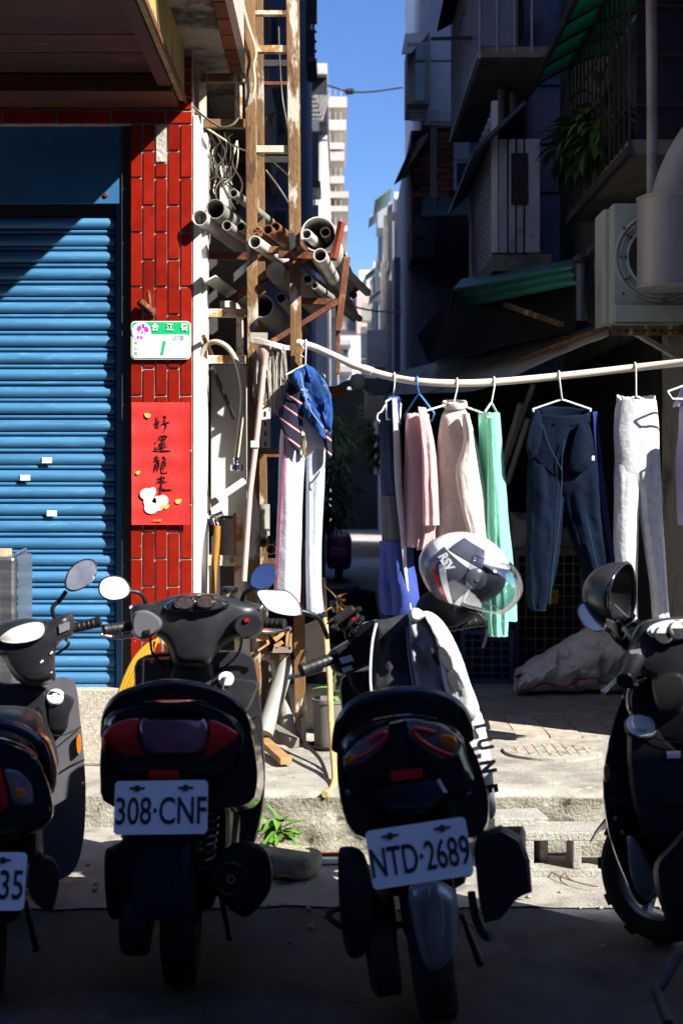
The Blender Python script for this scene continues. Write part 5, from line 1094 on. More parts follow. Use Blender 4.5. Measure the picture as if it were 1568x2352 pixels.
# ---- 6 mint trousers
hanger(1128, 925, 948, 'white hanger of the mint green trousers', .1, 1.2, None, .02)
mn = thing('mint_trousers', 'mint green trousers hanging folded, lowest hem of the row', 'trousers', at(1140, 1460, 6.1))
m_mint = cloth('mint_cotton', (.3, .74, .58), transl=.3)
mb = MB(); yw = -.9
garment_mesh(mb, rows_px([(948, 1107, 1138), (1000, 1106, 1142), (1100, 1106, 1152), (1200, 1108, 1160), (1330, 1112, 1172), (1400, 1116, 1176), (1425, 1118, 1178)], .04, 6.13, yw), yw, 6.13, seed=14., fold=.012)
garment_mesh(mb, rows_px([(960, 1118, 1141), (1050, 1120, 1148), (1200, 1120, 1156), (1330, 1120, 1160), (1420, 1121, 1164), (1462, 1124, 1162)], .03, 6.05, -.4), -.4, 6.05, seed=15., fold=.012)
build('legs', mb, m_mint, mn, smooth=80)
# ---- 7 navy trousers, facing
hanger(1290, 918, 940, 'white hanger spreading the dark navy trousers', .125, 0., None, .035)
nv = thing('navy_trousers', 'dark navy inside-out trousers facing the street with pocket bags hanging out', 'trousers', at(1300, 1410, 6.1))
m_nv = cloth('navy_cotton', (.0022, .007, .021), c2=((.004, .012, .032), (.5, .7), 7), transl=.06); m_nvb = cloth('sunlit_edge_navy', (.02, .03, .14), transl=.06)
GY = 6.09; mb = MB()
garment_mesh(mb, rows_px([(965, 1224, 1350), (1000, 1217, 1360), (1060, 1213, 1368), (1100, 1211, 1372, .06), (1130, 1216, 1370, .035), (1150, 1236, 1352, .008)], .062, GY), 0., GY, seed=21., fold=.016)
garment_mesh(mb, rows_px([(1030, 1222, 1296, .03), (1080, 1212, 1300, .055), (1120, 1210, 1300, .062), (1180, 1210, 1292), (1260, 1208, 1284), (1330, 1208, 1272), (1385, 1212, 1256), (1402, 1222, 1250)], .055, GY, .05), .05, GY, seed=22., fold=.016)
garment_mesh(mb, rows_px([(1030, 1290, 1362, .03), (1080, 1286, 1372, .055), (1120, 1286, 1375, .062), (1180, 1296, 1384), (1240, 1312, 1394), (1290, 1328, 1402), (1340, 1340, 1408), (1400, 1350, 1414)], .055, GY, -.06), -.06, GY + .01, seed=23., fold=.016)
build('legs', mb, m_nv, nv, smooth=80)
def wb(u, v):
    a = math.radians(360 * u); c_ = at(1287, 960, GY)
    return c_ + Vector((.125 * math.cos(a), .06 * math.sin(a), .022 * math.sin(a) - .045 * v + .03 + .006 * nz(u * 12, v)))
build('waistband', MB().grid(wb, 40, 4, True), m_nv, nv, solid=.005, smooth=70)
build('pocket_bag', bulge(MB(), [(1224, 950), (1238, 940), (1245, 970), (1242, 1010), (1230, 1048), (1214, 1052), (1209, 1015)], [(GY - .1, .8), (GY - .085, 1), (GY - .06, .95)], 24), m_nv, nv, smooth=60)
build('pocket_bag', bulge(MB(), [(1332, 968), (1348, 990), (1354, 1040), (1352, 1072), (1330, 1084), (1308, 1072), (1312, 1020)], [(GY - .1, .8), (GY - .09, 1), (GY - .06, .95)], 24), m_nv, nv, smooth=60)
build('side_seam', MB().grid(lambda u, v: at(1366 + 42 * v ** 1.2 + (u - .5) * (10 + 10 * v), 945 + 400 * v, GY - .02 + .03 * u), 3, 30), m_nvb, nv, solid=.004, smooth=70)  # strip in brighter navy, paints the sunlit right edge
# ---- 8 grey-white trousers
hanger(1460, 910, 928, 'white hanger at the waist of the grey white trousers', .08, 0., None, .03, False)
gw = thing('light_grey_trousers', 'light grey ribbed trousers hanging beside the navy pair, partly in shade', 'trousers', at(1475, 1420, 6.05))
m_gw = cloth('light_grey_rib', (.66, .66, .7), c2=((.55, .55, .6), (.5, .6), 30), transl=.1)
GY = 6.04; mb = MB()
garment_mesh(mb, rows_px([(918, 1416, 1505), (950, 1412, 1509), (1020, 1411, 1512), (1090, 1411, 1515, .052), (1130, 1415, 1514, .03), (1150, 1430, 1500, .006)], .055, GY), 0., GY, seed=31., fold=.007)
garment_mesh(mb, rows_px([(1040, 1418, 1464, .03), (1090, 1411, 1468, .05), (1180, 1410, 1466), (1270, 1411, 1464), (1350, 1424, 1462), (1425, 1430, 1462)], .045, GY), 0.1, GY, seed=32., freq=4., fold=.007)
garment_mesh(mb, rows_px([(1040, 1464, 1510, .03), (1090, 1462, 1516, .05), (1180, 1468, 1520), (1270, 1482, 1526), (1350, 1494, 1530), (1425, 1500, 1536)], .045, GY), 0.1, GY, seed=33., freq=4., fold=.007)
build('legs', mb, m_gw, gw, smooth=80)
build('waistband', MB().grid(lambda u, v: at(1460, 926, GY) + Vector((.08 * math.cos(2 * PI * u), .05 * math.sin(2 * PI * u), .02 * math.sin(2 * PI * u) + .012 * math.cos(4 * PI * u) - .03 * v + .02 + .002 * math.sin(90 * u))), 60, 3, True), m_gw, gw, solid=.005, smooth=70)
# ---- 9 lavender top at the edge
hanger(1610, 872, 900, 'white hanger of the lavender top at the right edge', .15, .2, None, .03)
lv = thing('lavender_top', 'pale lavender top cut by the right picture edge', 'top', at(1600, 1215, 6.02))
m_lv = cloth('lavender_cotton', (.55, .48, .66), transl=.25); mb = MB()
garment_mesh(mb, rows_px([(880, 1590, 1630), (900, 1566, 1660), (1000, 1556, 1680), (1100, 1552, 1690), (1205, 1556, 1700)], .06, 6.02), 0., 6.02, seed=41.)
garment_mesh(mb, rows_px([(890, 1566, 1590), (925, 1548, 1580), (935, 1545, 1572)], .03, 6.0), 0., 6.0, seed=42.)
build('body', mb, m_lv, lv, smooth=80)
def hem(parent, rows, yaw, Y, mt, seed=0., fold=.007, r_=.004):
    last = garment_mesh(MB(), rows, yaw, Y, seed=seed, fold=fold)
    return build('hem', MB().tube(last, r_, 6, closed=True), mt, parent, smooth=60)
hem(nv, rows_px([(1330, 1208, 1272), (1385, 1212, 1256), (1400, 1221, 1251)], .055, 6.09, .05), .05, 6.09, m_nv, 22.)
hem(gw, rows_px([(1270, 1411, 1464), (1350, 1424, 1462), (1422, 1430, 1462)], .045, 6.04), .1, 6.04, m_gw, 32.)
hem(gw, rows_px([(1270, 1482, 1526), (1350, 1494, 1530), (1422, 1500, 1536)], .045, 6.04), .1, 6.04, m_gw, 33.)
hem(mn, rows_px([(1330, 1120, 1160), (1420, 1121, 1164), (1460, 1124, 1162)], .03, 6.05, -.4), -.4, 6.05, m_mint, 15.)
m_thr = cloth('teal_thread', (.02, .05, .08), transl=0)
for q in ([(1296, 1010, 6.01), (1290, 1060, 6.01), (1290, 1110, 6.015), (1284, 1200, 6.02), (1272, 1290, 6.03), (1262, 1390, 6.035)], [(1345, 1180, 6.02), (1360, 1250, 6.02), (1378, 1330, 6.03)], [(1246, 975, 6.01), (1260, 1020, 6.005), (1290, 1080, 6.01)]):
    build('seam', MB().tube(pxpath(q, 30), .0018, 5), m_thr, nv)
build('drawstring', MB().tube(pxpath([(884, 930, 6.06), (876, 945, 6.05), (868, 950, 6.05), (866, 962, 6.05), (872, 968, 6.05)], 12), .004, 6), m_wht, tk)
build('care_label', MB().box(at(1362, 1052, 6.02), (.012, .002, .02)), m_wht, nv)
hanger(1745, 880, 905, 'white hanger of the added shading towel beyond the right picture edge', .13, .3)
tw_ = thing('shade_towel', 'pale blue towel added beyond the right picture edge to shade the grey trousers', 'towel', at(1750, 1200, 5.76))  # unseen towel, added to cast shade on the light grey trousers
mb = MB(); garment_mesh(mb, rows_px([(862, 1690, 1800), (1000, 1684, 1806), (1120, 1682, 1808), (1230, 1684, 1806)], .03, 5.76), .2, 5.76, seed=51.); build('cloth', mb, cloth('pale_blue_towelling', (.4, .5, .6), transl=.1), tw_, smooth=80)
# ================================================================== goods under the awning on the right
m_crate = mat('blue_crate_plastic', (.02, .06, .16), .5, var=.15); m_crated = mat('dark_crate_plastic', (.03, .03, .035), .5, var=.15); m_wirec = mat('grey_wire', (.16, .15, .15), .5, var=.2)
def crate(name, label, x0, x1, Y0, D, z0, h, nx, nz_, mt, bw=.016, grp='crates under the awning', cat='crate', back=True):
    t = thing(name, label, cat, ((x0 + x1) / 2, Y0, z0), grp); I = rootinv(t)
    vb = MB().box((0, 0, 0), (bw * .7, bw * .6, h - .02)).mesh('upright_bar', mt); hb = MB().box((0, 0, 0), (x1 - x0, bw * .5, bw * .7)).mesh('cross_bar', mt)
    for k in range(nx + 1): link('upright_bar', vb, t, I @ Vector((x0 + (x1 - x0) * k / nx, Y0, z0 + h / 2)))
    for k in range(nz_ + 1): link('cross_bar', hb, t, I @ Vector(((x0 + x1) / 2, Y0 + .001, z0 + .01 + (h - .02) * k / nz_)))
    build('frame', MB().bb(x0 - .012, x0 + .014, Y0 - .012, Y0 + .02, z0, z0 + h).bb(x1 - .014, x1 + .012, Y0 - .012, Y0 + .02, z0, z0 + h).bb(x0 + .014, x1 - .014, Y0 - .014, Y0 + .02, z0, z0 + .025).bb(x0 + .014, x1 - .014, Y0 - .014, Y0 + .02, z0 + h - .025, z0 + h), mt, t)
    if back: build('inner_box', MB().bb(x0, x1, Y0 + .06, Y0 + D, z0, z0 + h - .03), m_tarp, t)
    return t
gx = lambda x, Y: at(x, 0, Y).x
crate('plastic_crate', 'blue plastic grid crate standing on the pavement behind the mint trousers', gx(1062, 8.3), gx(1174, 8.3), 8.3, .4, .252, .31, 5, 6, m_crate)
crate('plastic_crate', 'upper dark grid crate stacked on the blue one behind the helmet', gx(1066, 8.3), gx(1172, 8.3), 8.32, .4, .565, .26, 5, 4, m_crated)
crate('wire_cage', 'tall dark wire mesh cage standing behind the navy trousers', gx(1186, 8.75), gx(1338, 8.75), 8.75, .6, .252, .75, 7, 11, m_wirec, .012, cat='cage')
crate('plastic_crate', 'blue grey grid crate behind the track trousers hem', gx(960, 9.0), gx(1056, 9.0), 9.0, .4, .252, .34, 5, 6, m_crated)
build('yellow_label', MB().box(at(1265, 1371, 8.72), (.09, .004, .085)), mat('yellow_card', (.55, .3, .01), .6), label='yellow lettered card on the wire mesh cage', cat='label')
lab = bpy.data.objects[[o.name for o in bpy.data.objects if o.name.startswith('yellow_label')][-1]]
lettering('福神町', at(1265, 1371, 8.715), .036, mat('dark_green_print', (.04, .1, .03), .6), lab, .75)
# sacks
m_sack = mat('woven_sack', (.8, .77, .76), .7, var=.08, sc=5, c2=((.6, .5, .4), (.6, .72), 4), bump=.9, bsc=9)
sk_ = thing('woven_sack', 'slumped white woven sack with pink edge stripe beside the black scooter', 'sack', at(1300, 1590, 7.95))
def sackpt(u, v):
    """a lying sack: v from folded left end to raised right end"""
    cl = spline([(1182, 1562), (1205, 1548), (1255, 1525), (1310, 1495), (1370, 1470), (1430, 1450), (1480, 1440)], 21)
    hh = [.05, .10, .135, .17, .2, .21, .2]; k = v * 20; i = min(19, int(k)); f = k - i
    cx_ = cl[i][0] + (cl[i + 1][0] - cl[i][0]) * f
    kk = v * 6; a_ = min(5, int(kk)); h = hh[a_] + (hh[a_ + 1] - hh[a_]) * (kk - a_)
    a = 2 * PI * u
    p = Vector((at(cx_, 0, 7.9).x, 7.95, .255)) + Vector((0, 0, .03 * max(0, nz(v * 7, a * 1.5, 4.)))) + Vector((0, .17 * math.cos(a), h * (1 + math.sin(a)) * (.62 + .5 * v)))
    w_ = .035 * nz(p.x * 11, p.y * 11, p.z * 11) + .05 * (.3 - abs(nz(p.x * 8 + 5, p.y * 5, p.z * 8))) + .02 * (.3 - abs(nz(p.x * 19 + 5, p.y * 9, p.z * 19))) + .035 * nz(p.x * 4 + 3, p.z * 4, a) + .006 * nz(p.x * 30, p.y * 30, p.z * 30)
    w_ += .018 * (.25 - abs(nz(p.x * 26 + 2, p.y * 12, p.z * 20))) + .01 * (.25 - abs(nz(p.x * 55, p.y * 30, p.z * 48)))
    return p + Vector((w_, -w_ * 1.4 * abs(math.cos(a)), max(-.004, w_ * (1 if p.z > .3 else 0))))
build('bag', MB().grid(sackpt, 120, 100, True), m_sack, sk_, smooth=80)
build('stripe', MB().tube([Vector(sackpt(.60 + .02 * math.sin(k * .6), .05 + .9 * k / 30)) + Vector((0, -.006, 0)) for k in range(31)], .006, 5), mat('pink_stripe', (.5, .12, .2), .7), sk_)
build('mouth_fold', MB().grid(lambda u, v: (gx(1182, 7.9) + .02 * nz(u * 5, v) + .1 * v * u, 7.82 + .2 * u, .256 + .06 * v + .02 * nz(u * 7, v * 3)), 16, 6), m_sack, sk_, solid=.004, smooth=70)
for i, (c, d, lb) in enumerate([((gx(1265, 9.2), 9.2, 1.02), (.5, .4, .22), 'pale plastic bag lying on top of the wire mesh cage'), ((gx(1205, 8.9), 9.0, 1.08), (.24, .3, .3), 'white plastic bag heaped behind the mint trousers')]):
    build('plastic_bag', rock(MB(), c, d, 4 + 7 * i, .2, .28), mat('dull_white_bag', (.36, .35, .34), .6, var=.2, bump=.6, bsc=16), smooth=70, label=lb, cat='bag')
build('crate_plank', MB().bb(gx(1150, 8.7), gx(1345, 8.7), 8.6, 9.3, .905 + .1, .935 + .1) if False else MB().bb(gx(1186, 8.75), gx(1338, 8.75), 8.76, 9.3, 1.003, 1.02), m_offg, label='board under the bags on the wire cage', cat='board')
bd = thing('blue_drum', 'worn dark blue drum standing behind the light grey trousers', 'drum', (gx(1510, 8.4) - .02, 8.45, .25))
dcx = Vector((1.36 + .28, 8.2, .252)); dcx.x = gx(1500, 8.2)
build('body', MB().lathe([(.2, 0), (.21, .02), (.21, .27), (.218, .285), (.21, .3), (.21, .57), (.218, .585), (.21, .6), (.21, .86), (.2, .88)], dcx, n=32), mat('worn_blue_steel', (.03, .07, .17), .55, var=.3, sc=6, c2=((.1, .05, .03), (.56, .66), 9)), bd, smooth=40)
build('rust_rim', MB().lathe([(.2, .872), (.216, .872), (.216, .9), (.2, .9)], dcx, n=32), m_rustd, bd, smooth=40)
for i, (a, b_) in enumerate([((1195, 925, 8.4), (1145, 1100, 8.7)), ((1212, 960, 8.4), (1165, 1110, 8.6)), ((1225, 880, 8.6), (1150, 1090, 9.0))]):
    build('leaning_pipe', MB().tube([at(*a), at(*b_)], .018, 8), mat('dim_white_tube', (.34, .33, .36), .5), smooth=50, cat='pipe', group='tubes under the awning', label=['pale tube slanting in the dark behind the mint trousers', 'second pale tube slanting just right of another in the dark', 'longest dim tube slanting in the dark under the awning'][i])
# black sheets whose colour stands for the dark interior under the awning
build('dark_interior_sheet', MB().bb(gx(893, 10.2), 1.6, 10.2, 10.25, .252, at(0, 870, 10.2).z), m_tarp, label='black sheet standing for the dark interior behind the washing', cat='sheet')
build('dark_interior_sheet', MB().bb(1.585, 1.598, 7.1, 10.19, .252, 2.2), m_tarp, label='black sheet standing for the dark interior along the right wall', cat='sheet')
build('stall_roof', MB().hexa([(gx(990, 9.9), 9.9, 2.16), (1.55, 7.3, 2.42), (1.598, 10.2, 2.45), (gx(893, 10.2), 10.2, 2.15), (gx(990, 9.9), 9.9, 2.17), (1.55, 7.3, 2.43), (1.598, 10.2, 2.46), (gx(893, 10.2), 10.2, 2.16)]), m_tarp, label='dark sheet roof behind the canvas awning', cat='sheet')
# dim things down the alley
build('covered_heap', rock(MB(), (gx(795, 10.5), 10.6, .42), (.36, .5, .42), 21, .3, .2), m_tarp, smooth=60, label='dark covered heap on the alley floor behind the hanging jeans', cat='heap')
lf = thing('dry_branch', 'curled dry orange brown leaves behind the phone holder', 'plant', at(785, 1420, 6.3))
build('stem', MB().tube(pxpath([(745, 1345, 6.35), (770, 1370, 6.3), (785, 1400, 6.28), (790, 1440, 6.28)], 10), .003, 5), m_dryleaf, lf)
for k in range(16):
    a = RND.uniform(0, 2 * PI); build('leaf', leaf(MB(), at(785 + RND.uniform(-14, 14), 1385 + RND.uniform(-10, 40), 6.28), (math.cos(a), RND.uniform(-.8, .3), RND.uniform(-.8, .8)), RND.uniform(.04, .07), .035, .8, .5), m_dryleaf, lf, smooth=60)
al = thing('parked_alley_scooter', 'small red lit scooter parked far down the dark alley', 'scooter', (gx(780, 17), 17, .25))
build('body', rock(MB(), (gx(778, 17), 17, .62), (.3, 1.2, .42), 5, 0, .08), mat('dim_red_paint', (.3, .02, .1), .4), al, smooth=60)
build('tail_lamp', MB().box((gx(777, 16.3), 16.38, .62), (.22, .06, .12)), mat('pink_tail_lamp', (.6, .05, .3), .3), al, bevel=.02)
build('rear_wheel', MB().lathe([(.1, -.05), (.2, -.05), (.22, -.03), (.22, .03), (.2, .05), (.1, .05)], (gx(778, 16.6), 16.7, .47), (1, 0, 0), 20), m_black, al, smooth=40)
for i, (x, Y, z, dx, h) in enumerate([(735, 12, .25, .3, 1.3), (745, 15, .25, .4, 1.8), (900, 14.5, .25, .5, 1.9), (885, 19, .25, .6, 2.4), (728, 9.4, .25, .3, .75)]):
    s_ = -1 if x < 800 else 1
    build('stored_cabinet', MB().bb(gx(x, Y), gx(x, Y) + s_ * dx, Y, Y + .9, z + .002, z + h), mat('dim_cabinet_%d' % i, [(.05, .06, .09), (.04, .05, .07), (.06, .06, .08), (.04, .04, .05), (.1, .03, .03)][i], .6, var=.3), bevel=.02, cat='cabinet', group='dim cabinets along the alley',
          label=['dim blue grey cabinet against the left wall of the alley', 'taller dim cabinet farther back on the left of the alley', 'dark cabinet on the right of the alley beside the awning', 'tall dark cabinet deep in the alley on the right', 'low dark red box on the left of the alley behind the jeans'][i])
shrub('alley_plant', 'low green bush at the left of the alley behind the hanging jeans', (gx(752, 14), 14, .9), (.16, .25, .4), 140, .13, mt=mat('mid_foliage', (.07, .12, .02), .6))
shrub('alley_plant', 'leafy creeper high on the left of the alley behind the orange cloth', (gx(770, 22), 22, 1.5), (.3, .4, .6), 200, .18, mt=mat('mid_foliage', (.07, .12, .02), .6))
shrub('alley_plant', 'dim leafy pot plant deep in the alley above the red scooter', (gx(775, 18.5), 18.5, .8), (.35, .4, .5), 200, .16)
# ================================================================== parked scooters
m_pl = mat('grey_black_plastic', (.02, .021, .026), .36, var=.15, sc=10, rnd=.05, c2=((.05, .05, .052), (.6, .8), 6), bump=.08, bsc=300)
m_gl = mat('gloss_black_paint', (.006, .006, .009), .18, var=.2, rnd=0, coat=.8)
m_bl = mat('dark_blue_paint', (.008, .014, .04), .22, var=.15, rnd=0, coat=.6)
m_rub = mat('tyre_rubber', (.018, .018, .018), .85, var=.2, bump=.5, bsc=40)
m_sil = mat('silver_plastic', (.34, .35, .38), .35, .5, var=.1, rnd=.05)
m_alu = mat('aluminium', (.45, .45, .46), .35, .9, var=.1)
m_pltw = mat('plate_white', (.66, .74, .86), .4, var=.05, rnd=0); m_plti = mat('plate_black_ink', (.012, .012, .02), .5, rnd=0)
m_redl = mat('red_lens', (.5, .008, .012), .12, var=.1, rnd=0, coat=.7); m_dredl = mat('sky_tinted_red_lens', (.14, .05, .09), .12, .45, var=.25, sc=14, st=(1, 1, .2), rnd=0, coat=1.)  # centre lens tint and metal sheen stand for the lavender sky reflection
m_amb = mat('amber_lens', (.6, .17, .01), .15, var=.15, rnd=0, coat=.6); m_clrl = mat('clear_lens', (.16, .17, .2), .06, var=.4, sc=25, rnd=0, coat=1.)
m_mir = mat('dusty_glare_mirror', (.86, .88, .92), .3, .35, var=.03, rnd=0); m_dash = mat('bright_gauge_face', (.7, .68, .66), .2, var=.1, sc=20, c2=((.4, .05, .03), (.66, .69), 25), rnd=0, coat=1.)  # dusty mirror glass whitened, sun glare put into its colour
m_gauge = mat('dark_gauge_face', (.06, .05, .045), .1, var=.5, sc=60, coat=1., c2=((.5, .4, .15), (.6, .66), 50), rnd=0)
m_spring = mat('steel_spring', (.25, .26, .3), .35, .8)
def rootm(X, Y, yaw=0., lean=0.): return Matrix.Translation((X, Y, .004)) @ Matrix.Rotation(yaw, 4, 'Z') @ Matrix.Rotation(lean, 4, 'Y')
def solid(t, name, pts, layers, mt, n=32, smooth=50, tilt=0., sub=0, label=None):
    return build(name, bulge(MB(), pts, layers, n, tilt), mt, t, smooth=smooth, sub=sub, label=label)
def wheel(t, name, c, steer=0., r=.2, w_=.095):
    Q = Matrix.Rotation(steer, 3, 'Z'); ax = Q @ Vector((1, 0, 0)); c = Vector(c)
    W = build(name, MB().lathe([(r * .62, -w_ * .36), (r * .8, -w_ * .5), (r * .93, -w_ * .45), (r * .985, -w_ * .25), (r, 0), (r * .985, w_ * .25), (r * .93, w_ * .45), (r * .8, w_ * .5), (r * .62, w_ * .36)], c, ax, 40, False), m_rub, t, smooth=60, local=True)
    build('rim', MB().lathe([(r * .64, -w_ * .38), (r * .6, -w_ * .3), (r * .58, 0), (r * .6, w_ * .3), (r * .64, w_ * .38)], c, ax, 40, False), m_alu, W, smooth=60, local=True)
    for k in range(5):
        a = 2 * PI * k / 5; d = Q @ Vector((0, math.cos(a), 0)) + Vector((0, 0, math.sin(a)))
        build('spoke', MB().bar(c + d * .02, c + d * r * .62, .03, .022), m_alu, W, local=True)
    build('hub', MB().lathe([(.001, -w_ * .5), (.035, -w_ * .5), (.035, w_ * .5), (.001, w_ * .5)], c, ax, 16), m_dark, W, local=True)
    for k in range(22):
        a = 2 * PI * k / 22; d = Vector((0, math.cos(a), math.sin(a))); d = Q @ d; tt = Q @ Vector((0, -math.sin(a), 0)) + Vector((0, 0, math.cos(a)))
        for s_ in (-1, 1): build('tread_block', MB().box(c + d * (r * .985) + ax * s_ * w_ * .25, (w_ * .28, .035, .012), M=Matrix((ax, tt, d)).transposed()), m_rub, W, local=True) if r > .19 and k % 2 == 0 else None
    return W
def spring(t, a, b, r_, turns, wire=.005):
    a, b = Vector(a), Vector(b); d = (b - a); u = d.orthogonal().normalized(); v = d.normalized().cross(u)
    s_ = build('shock_absorber', MB().tube([a - d * .15, b + d * .2], r_ * .5, 10), m_dark, t, smooth=60)
    build('coil', MB().tube([a + d * (k / (turns * 10)) + (u * math.cos(k * 2 * PI / 10) + v * math.sin(k * 2 * PI / 10)) * r_ for k in range(turns * 10 + 1)], wire, 6), m_spring, s_, smooth=60)
    return s_
def plate(t, c, w_, h_, roll, tilt, txt, size, wx, bold=.002, right=False):
    """number plate facing the camera"""
    M_ = Matrix.Translation(Vector(c)) @ Matrix.Rotation(PI / 2 + tilt, 4, 'X') @ Matrix.Rotation(roll, 4, 'Z')
    pts = []; r_ = .012
    for cx, cy, a0 in ((w_ / 2 - r_, -h_ / 2 + r_, -90), (w_ / 2 - r_, h_ / 2 - r_, 0), (-w_ / 2 + r_, h_ / 2 - r_, 90), (-w_ / 2 + r_, -h_ / 2 + r_, 180)):
        for k in range(5):
            a = math.radians(a0 + 22.5 * k); pts.append(M_ @ Vector((cx + r_ * math.cos(a), cy + r_ * math.sin(a), 0)))
    n_ = (M_.to_3x3() @ Vector((0, 0, 1)))
    P = build('number_plate', MB().prism(pts, -n_ * .003), m_pltw, t)
    build('plate_holder', MB().prism([M_ @ Vector((x, y, -.0045)) for x, y in ((-w_ * .4, -h_ * .4), (w_ * .4, -h_ * .4), (w_ * .4, h_ * .45), (-w_ * .4, h_ * .45))], -n_ * .02), m_black, t)
    I = rootinv(t)
    me = text_mesh(txt, size, m_plti, wx, bold, 'CENTER'); me.transform(I @ M_ @ Matrix.Translation((0 if not right else w_ * .36, -h_ * .09, .0012))); link('lettering', me, P)
    for s_ in (-1, 1):
        build('plate_bolt', MB().lathe([(.009, 0), (.008, .005), (.001, .006)], M_ @ Vector((s_ * w_ * .26, h_ * .36, 0)), n_, 8), m_dark, P)
        build('slot', MB().prism([M_ @ Vector((s_ * w_ * .26 + x, h_ * .36 + y, .0008)) for x, y in ((-.02, -.003), (.02, -.003), (.02, .003), (-.02, .003))], n_ * .001), m_dark, P)
    return P
def chassis(t, Lw=1.1, r=.2, steer=0., tw=.1, front=True):
    """running gear common to every scooter: wheels, swing arm engine, floor, seat base (scooter frame: y forward)"""
    wheel(t, 'rear_wheel', (0, 0, r), 0, r, tw)
    if front:
        wheel(t, 'front_wheel', (0, Lw, r), steer, r, tw * .9)
        for s_ in (-1, 1): build('fork_leg', MB().tube([(s_ * .065, Lw - .0, r), (s_ * .065, Lw - .08, r + .3)], .016, 8), m_dark, t, smooth=60, local=True)
        build('front_mudguard', MB().grid(lambda u, v: (Matrix.Rotation(steer, 3, 'Z') @ Vector(((u - .5) * .13, math.cos(math.radians(25 + 130 * v)) * (r + .03), 0))) + Vector((0, Lw, r + math.sin(math.radians(25 + 130 * v)) * (r + .03) - .03 * (2 * u - 1) ** 2)), 8, 12), m_gl, t, solid=.004, smooth=60, local=True)
    build('transmission_case', MB().loft([[(x, y * k + (1 - k) * .15, z * k + (1 - k) * .22) for y, z in spline([(-.12, .12), (-.14, .24), (0, .33), (.25, .34), (.42, .28), (.42, .16), (.2, .11), (0, .09)], 24, True)] for x, k in ((-.09, 1), (-.15, 1), (-.165, .93), (-.168, .8))]), m_dark, t, smooth=40, local=True)
    build('engine', MB().box((.01, .28, .25), (.16, .3, .2)), m_dark, t, bevel=.03, local=True)
    build('floorboard', MB().box((0, .62, .26), (.3, .42, .05)), m_pl, t, bevel=.015, local=True)
    build('under_body', MB().box((0, .45, .36), (.26, .5, .2)), m_black, t, bevel=.04, local=True)
    build('centre_stand', MB().tube([(-.13, .2, .05), (-.1, .3, .16), (.1, .3, .16), (.13, .2, .05)], .012, 8), m_dark, t, smooth=60, local=True)
def seat(t, sec, mt=None):
    """loft of (y, z, half width, half height)"""
    rings = [[(hw * math.copysign(abs(math.cos(a)) ** .6, math.cos(a)), y, z + hh * math.copysign(abs(math.sin(a)) ** .7, math.sin(a))) for a in [2 * PI * k / 24 for k in range(24)]] for y, z, hw, hh in spline(sec, 16)]
    return build('seat', MB().loft(rings), mt or m_pl, t, smooth=60, local=True)
def mirror(t, pts, Y, stem, mt=None, tilt=-.0009):
    """mirror head outline as seen from behind, with glass set in, and a bent stem"""
    s_ = build('mirror', bulge(MB(), pts, [(Y, .93), (Y + .004, 1.), (Y + .02, .95), (Y + .035, .7)], 32, tilt), m_pl, t, smooth=50)
    build('mirror_glass', bulge(MB(), pts, [(Y - .003, .89), (Y - .0015, .9)], 32, tilt), mt or m_mir, s_)
    build('mirror_stem', MB().tube(pxpath(stem, 16), .0075, 8), m_black, s_, smooth=60)
    return s_
def grip(t, a, b, r_=.017, lever=None, end=None):
    a, b = at(*a), at(*b); d = (b - a).normalized(); L = (b - a).length
    g = build('grip', MB().lathe([(r_ * .9, 0), (r_ * 1.05, .004), (r_, .012), (r_, L - .02), (r_ * 1.1, L - .016), (r_ * 1.1, L - .002), (r_ * .7, L)], a, d, 16), m_black, t, smooth=40)
    for k in range(4): build('grip_ring', MB().lathe([(r_, 0), (r_ * 1.08, .002), (r_ * 1.08, .005), (r_, .007)], a + d * (L * .2 + k * L * .17), d, 16, False), m_black, g, smooth=40)
    if lever: build('brake_lever', MB().tube(pxpath(lever, 10), [.006] * 8 + [.008, .008], 8), m_alu, t, smooth=60)
    return g
# ---------------------------------------------------------------- scooter with plate 308-CNF
s2 = thing('scooter', 'black scooter with wide red tail light and plate 308-CNF parked before the tiled pillar', 'scooter', group='scooters parked in a row', mtx=rootm(-.455, 4.05, .05))
chassis(s2)
seat(s2, [(-.22, .74, .1, .03), (-.1, .75, .14, .05), (.15, .72, .15, .06), (.4, .69, .12, .06), (.5, .67, .07, .04)])
solid(s2, 'tail_fairing', [(236, 1700), (248, 1640), (320, 1612), (400, 1606), (480, 1612), (548, 1655), (562, 1705), (545, 1765), (480, 1800), (400, 1806), (310, 1800), (252, 1765)], [(3.79, .9), (3.81, .97), (3.9, 1.02), (4.0, 1.03)], m_gl)
build('side_fairing', MB().loft([pxring(p, Y, 40) for Y, p in ((3.88, [(234, 1700), (250, 1610), (320, 1590), (400, 1585), (490, 1595), (560, 1650), (584, 1720), (590, 1800), (560, 1850), (400, 1860), (250, 1850), (230, 1780)]), (4.1, [(246, 1690), (262, 1612), (330, 1590), (410, 1584), (500, 1594), (572, 1645), (598, 1720), (604, 1810), (570, 1860), (420, 1870), (270, 1860), (244, 1780)]), (4.45, [(285, 1690), (300, 1630), (350, 1605), (425, 1600), (500, 1610), (555, 1650), (580, 1720), (584, 1800), (550, 1840), (430, 1850), (310, 1840), (284, 1770)]), (4.6, [(330, 1700), (345, 1650), (380, 1630), (430, 1625), (490, 1632), (530, 1660), (545, 1720), (545, 1780), (520, 1810), (430, 1820), (350, 1810), (332, 1770)]))]), m_gl, s2, smooth=60)
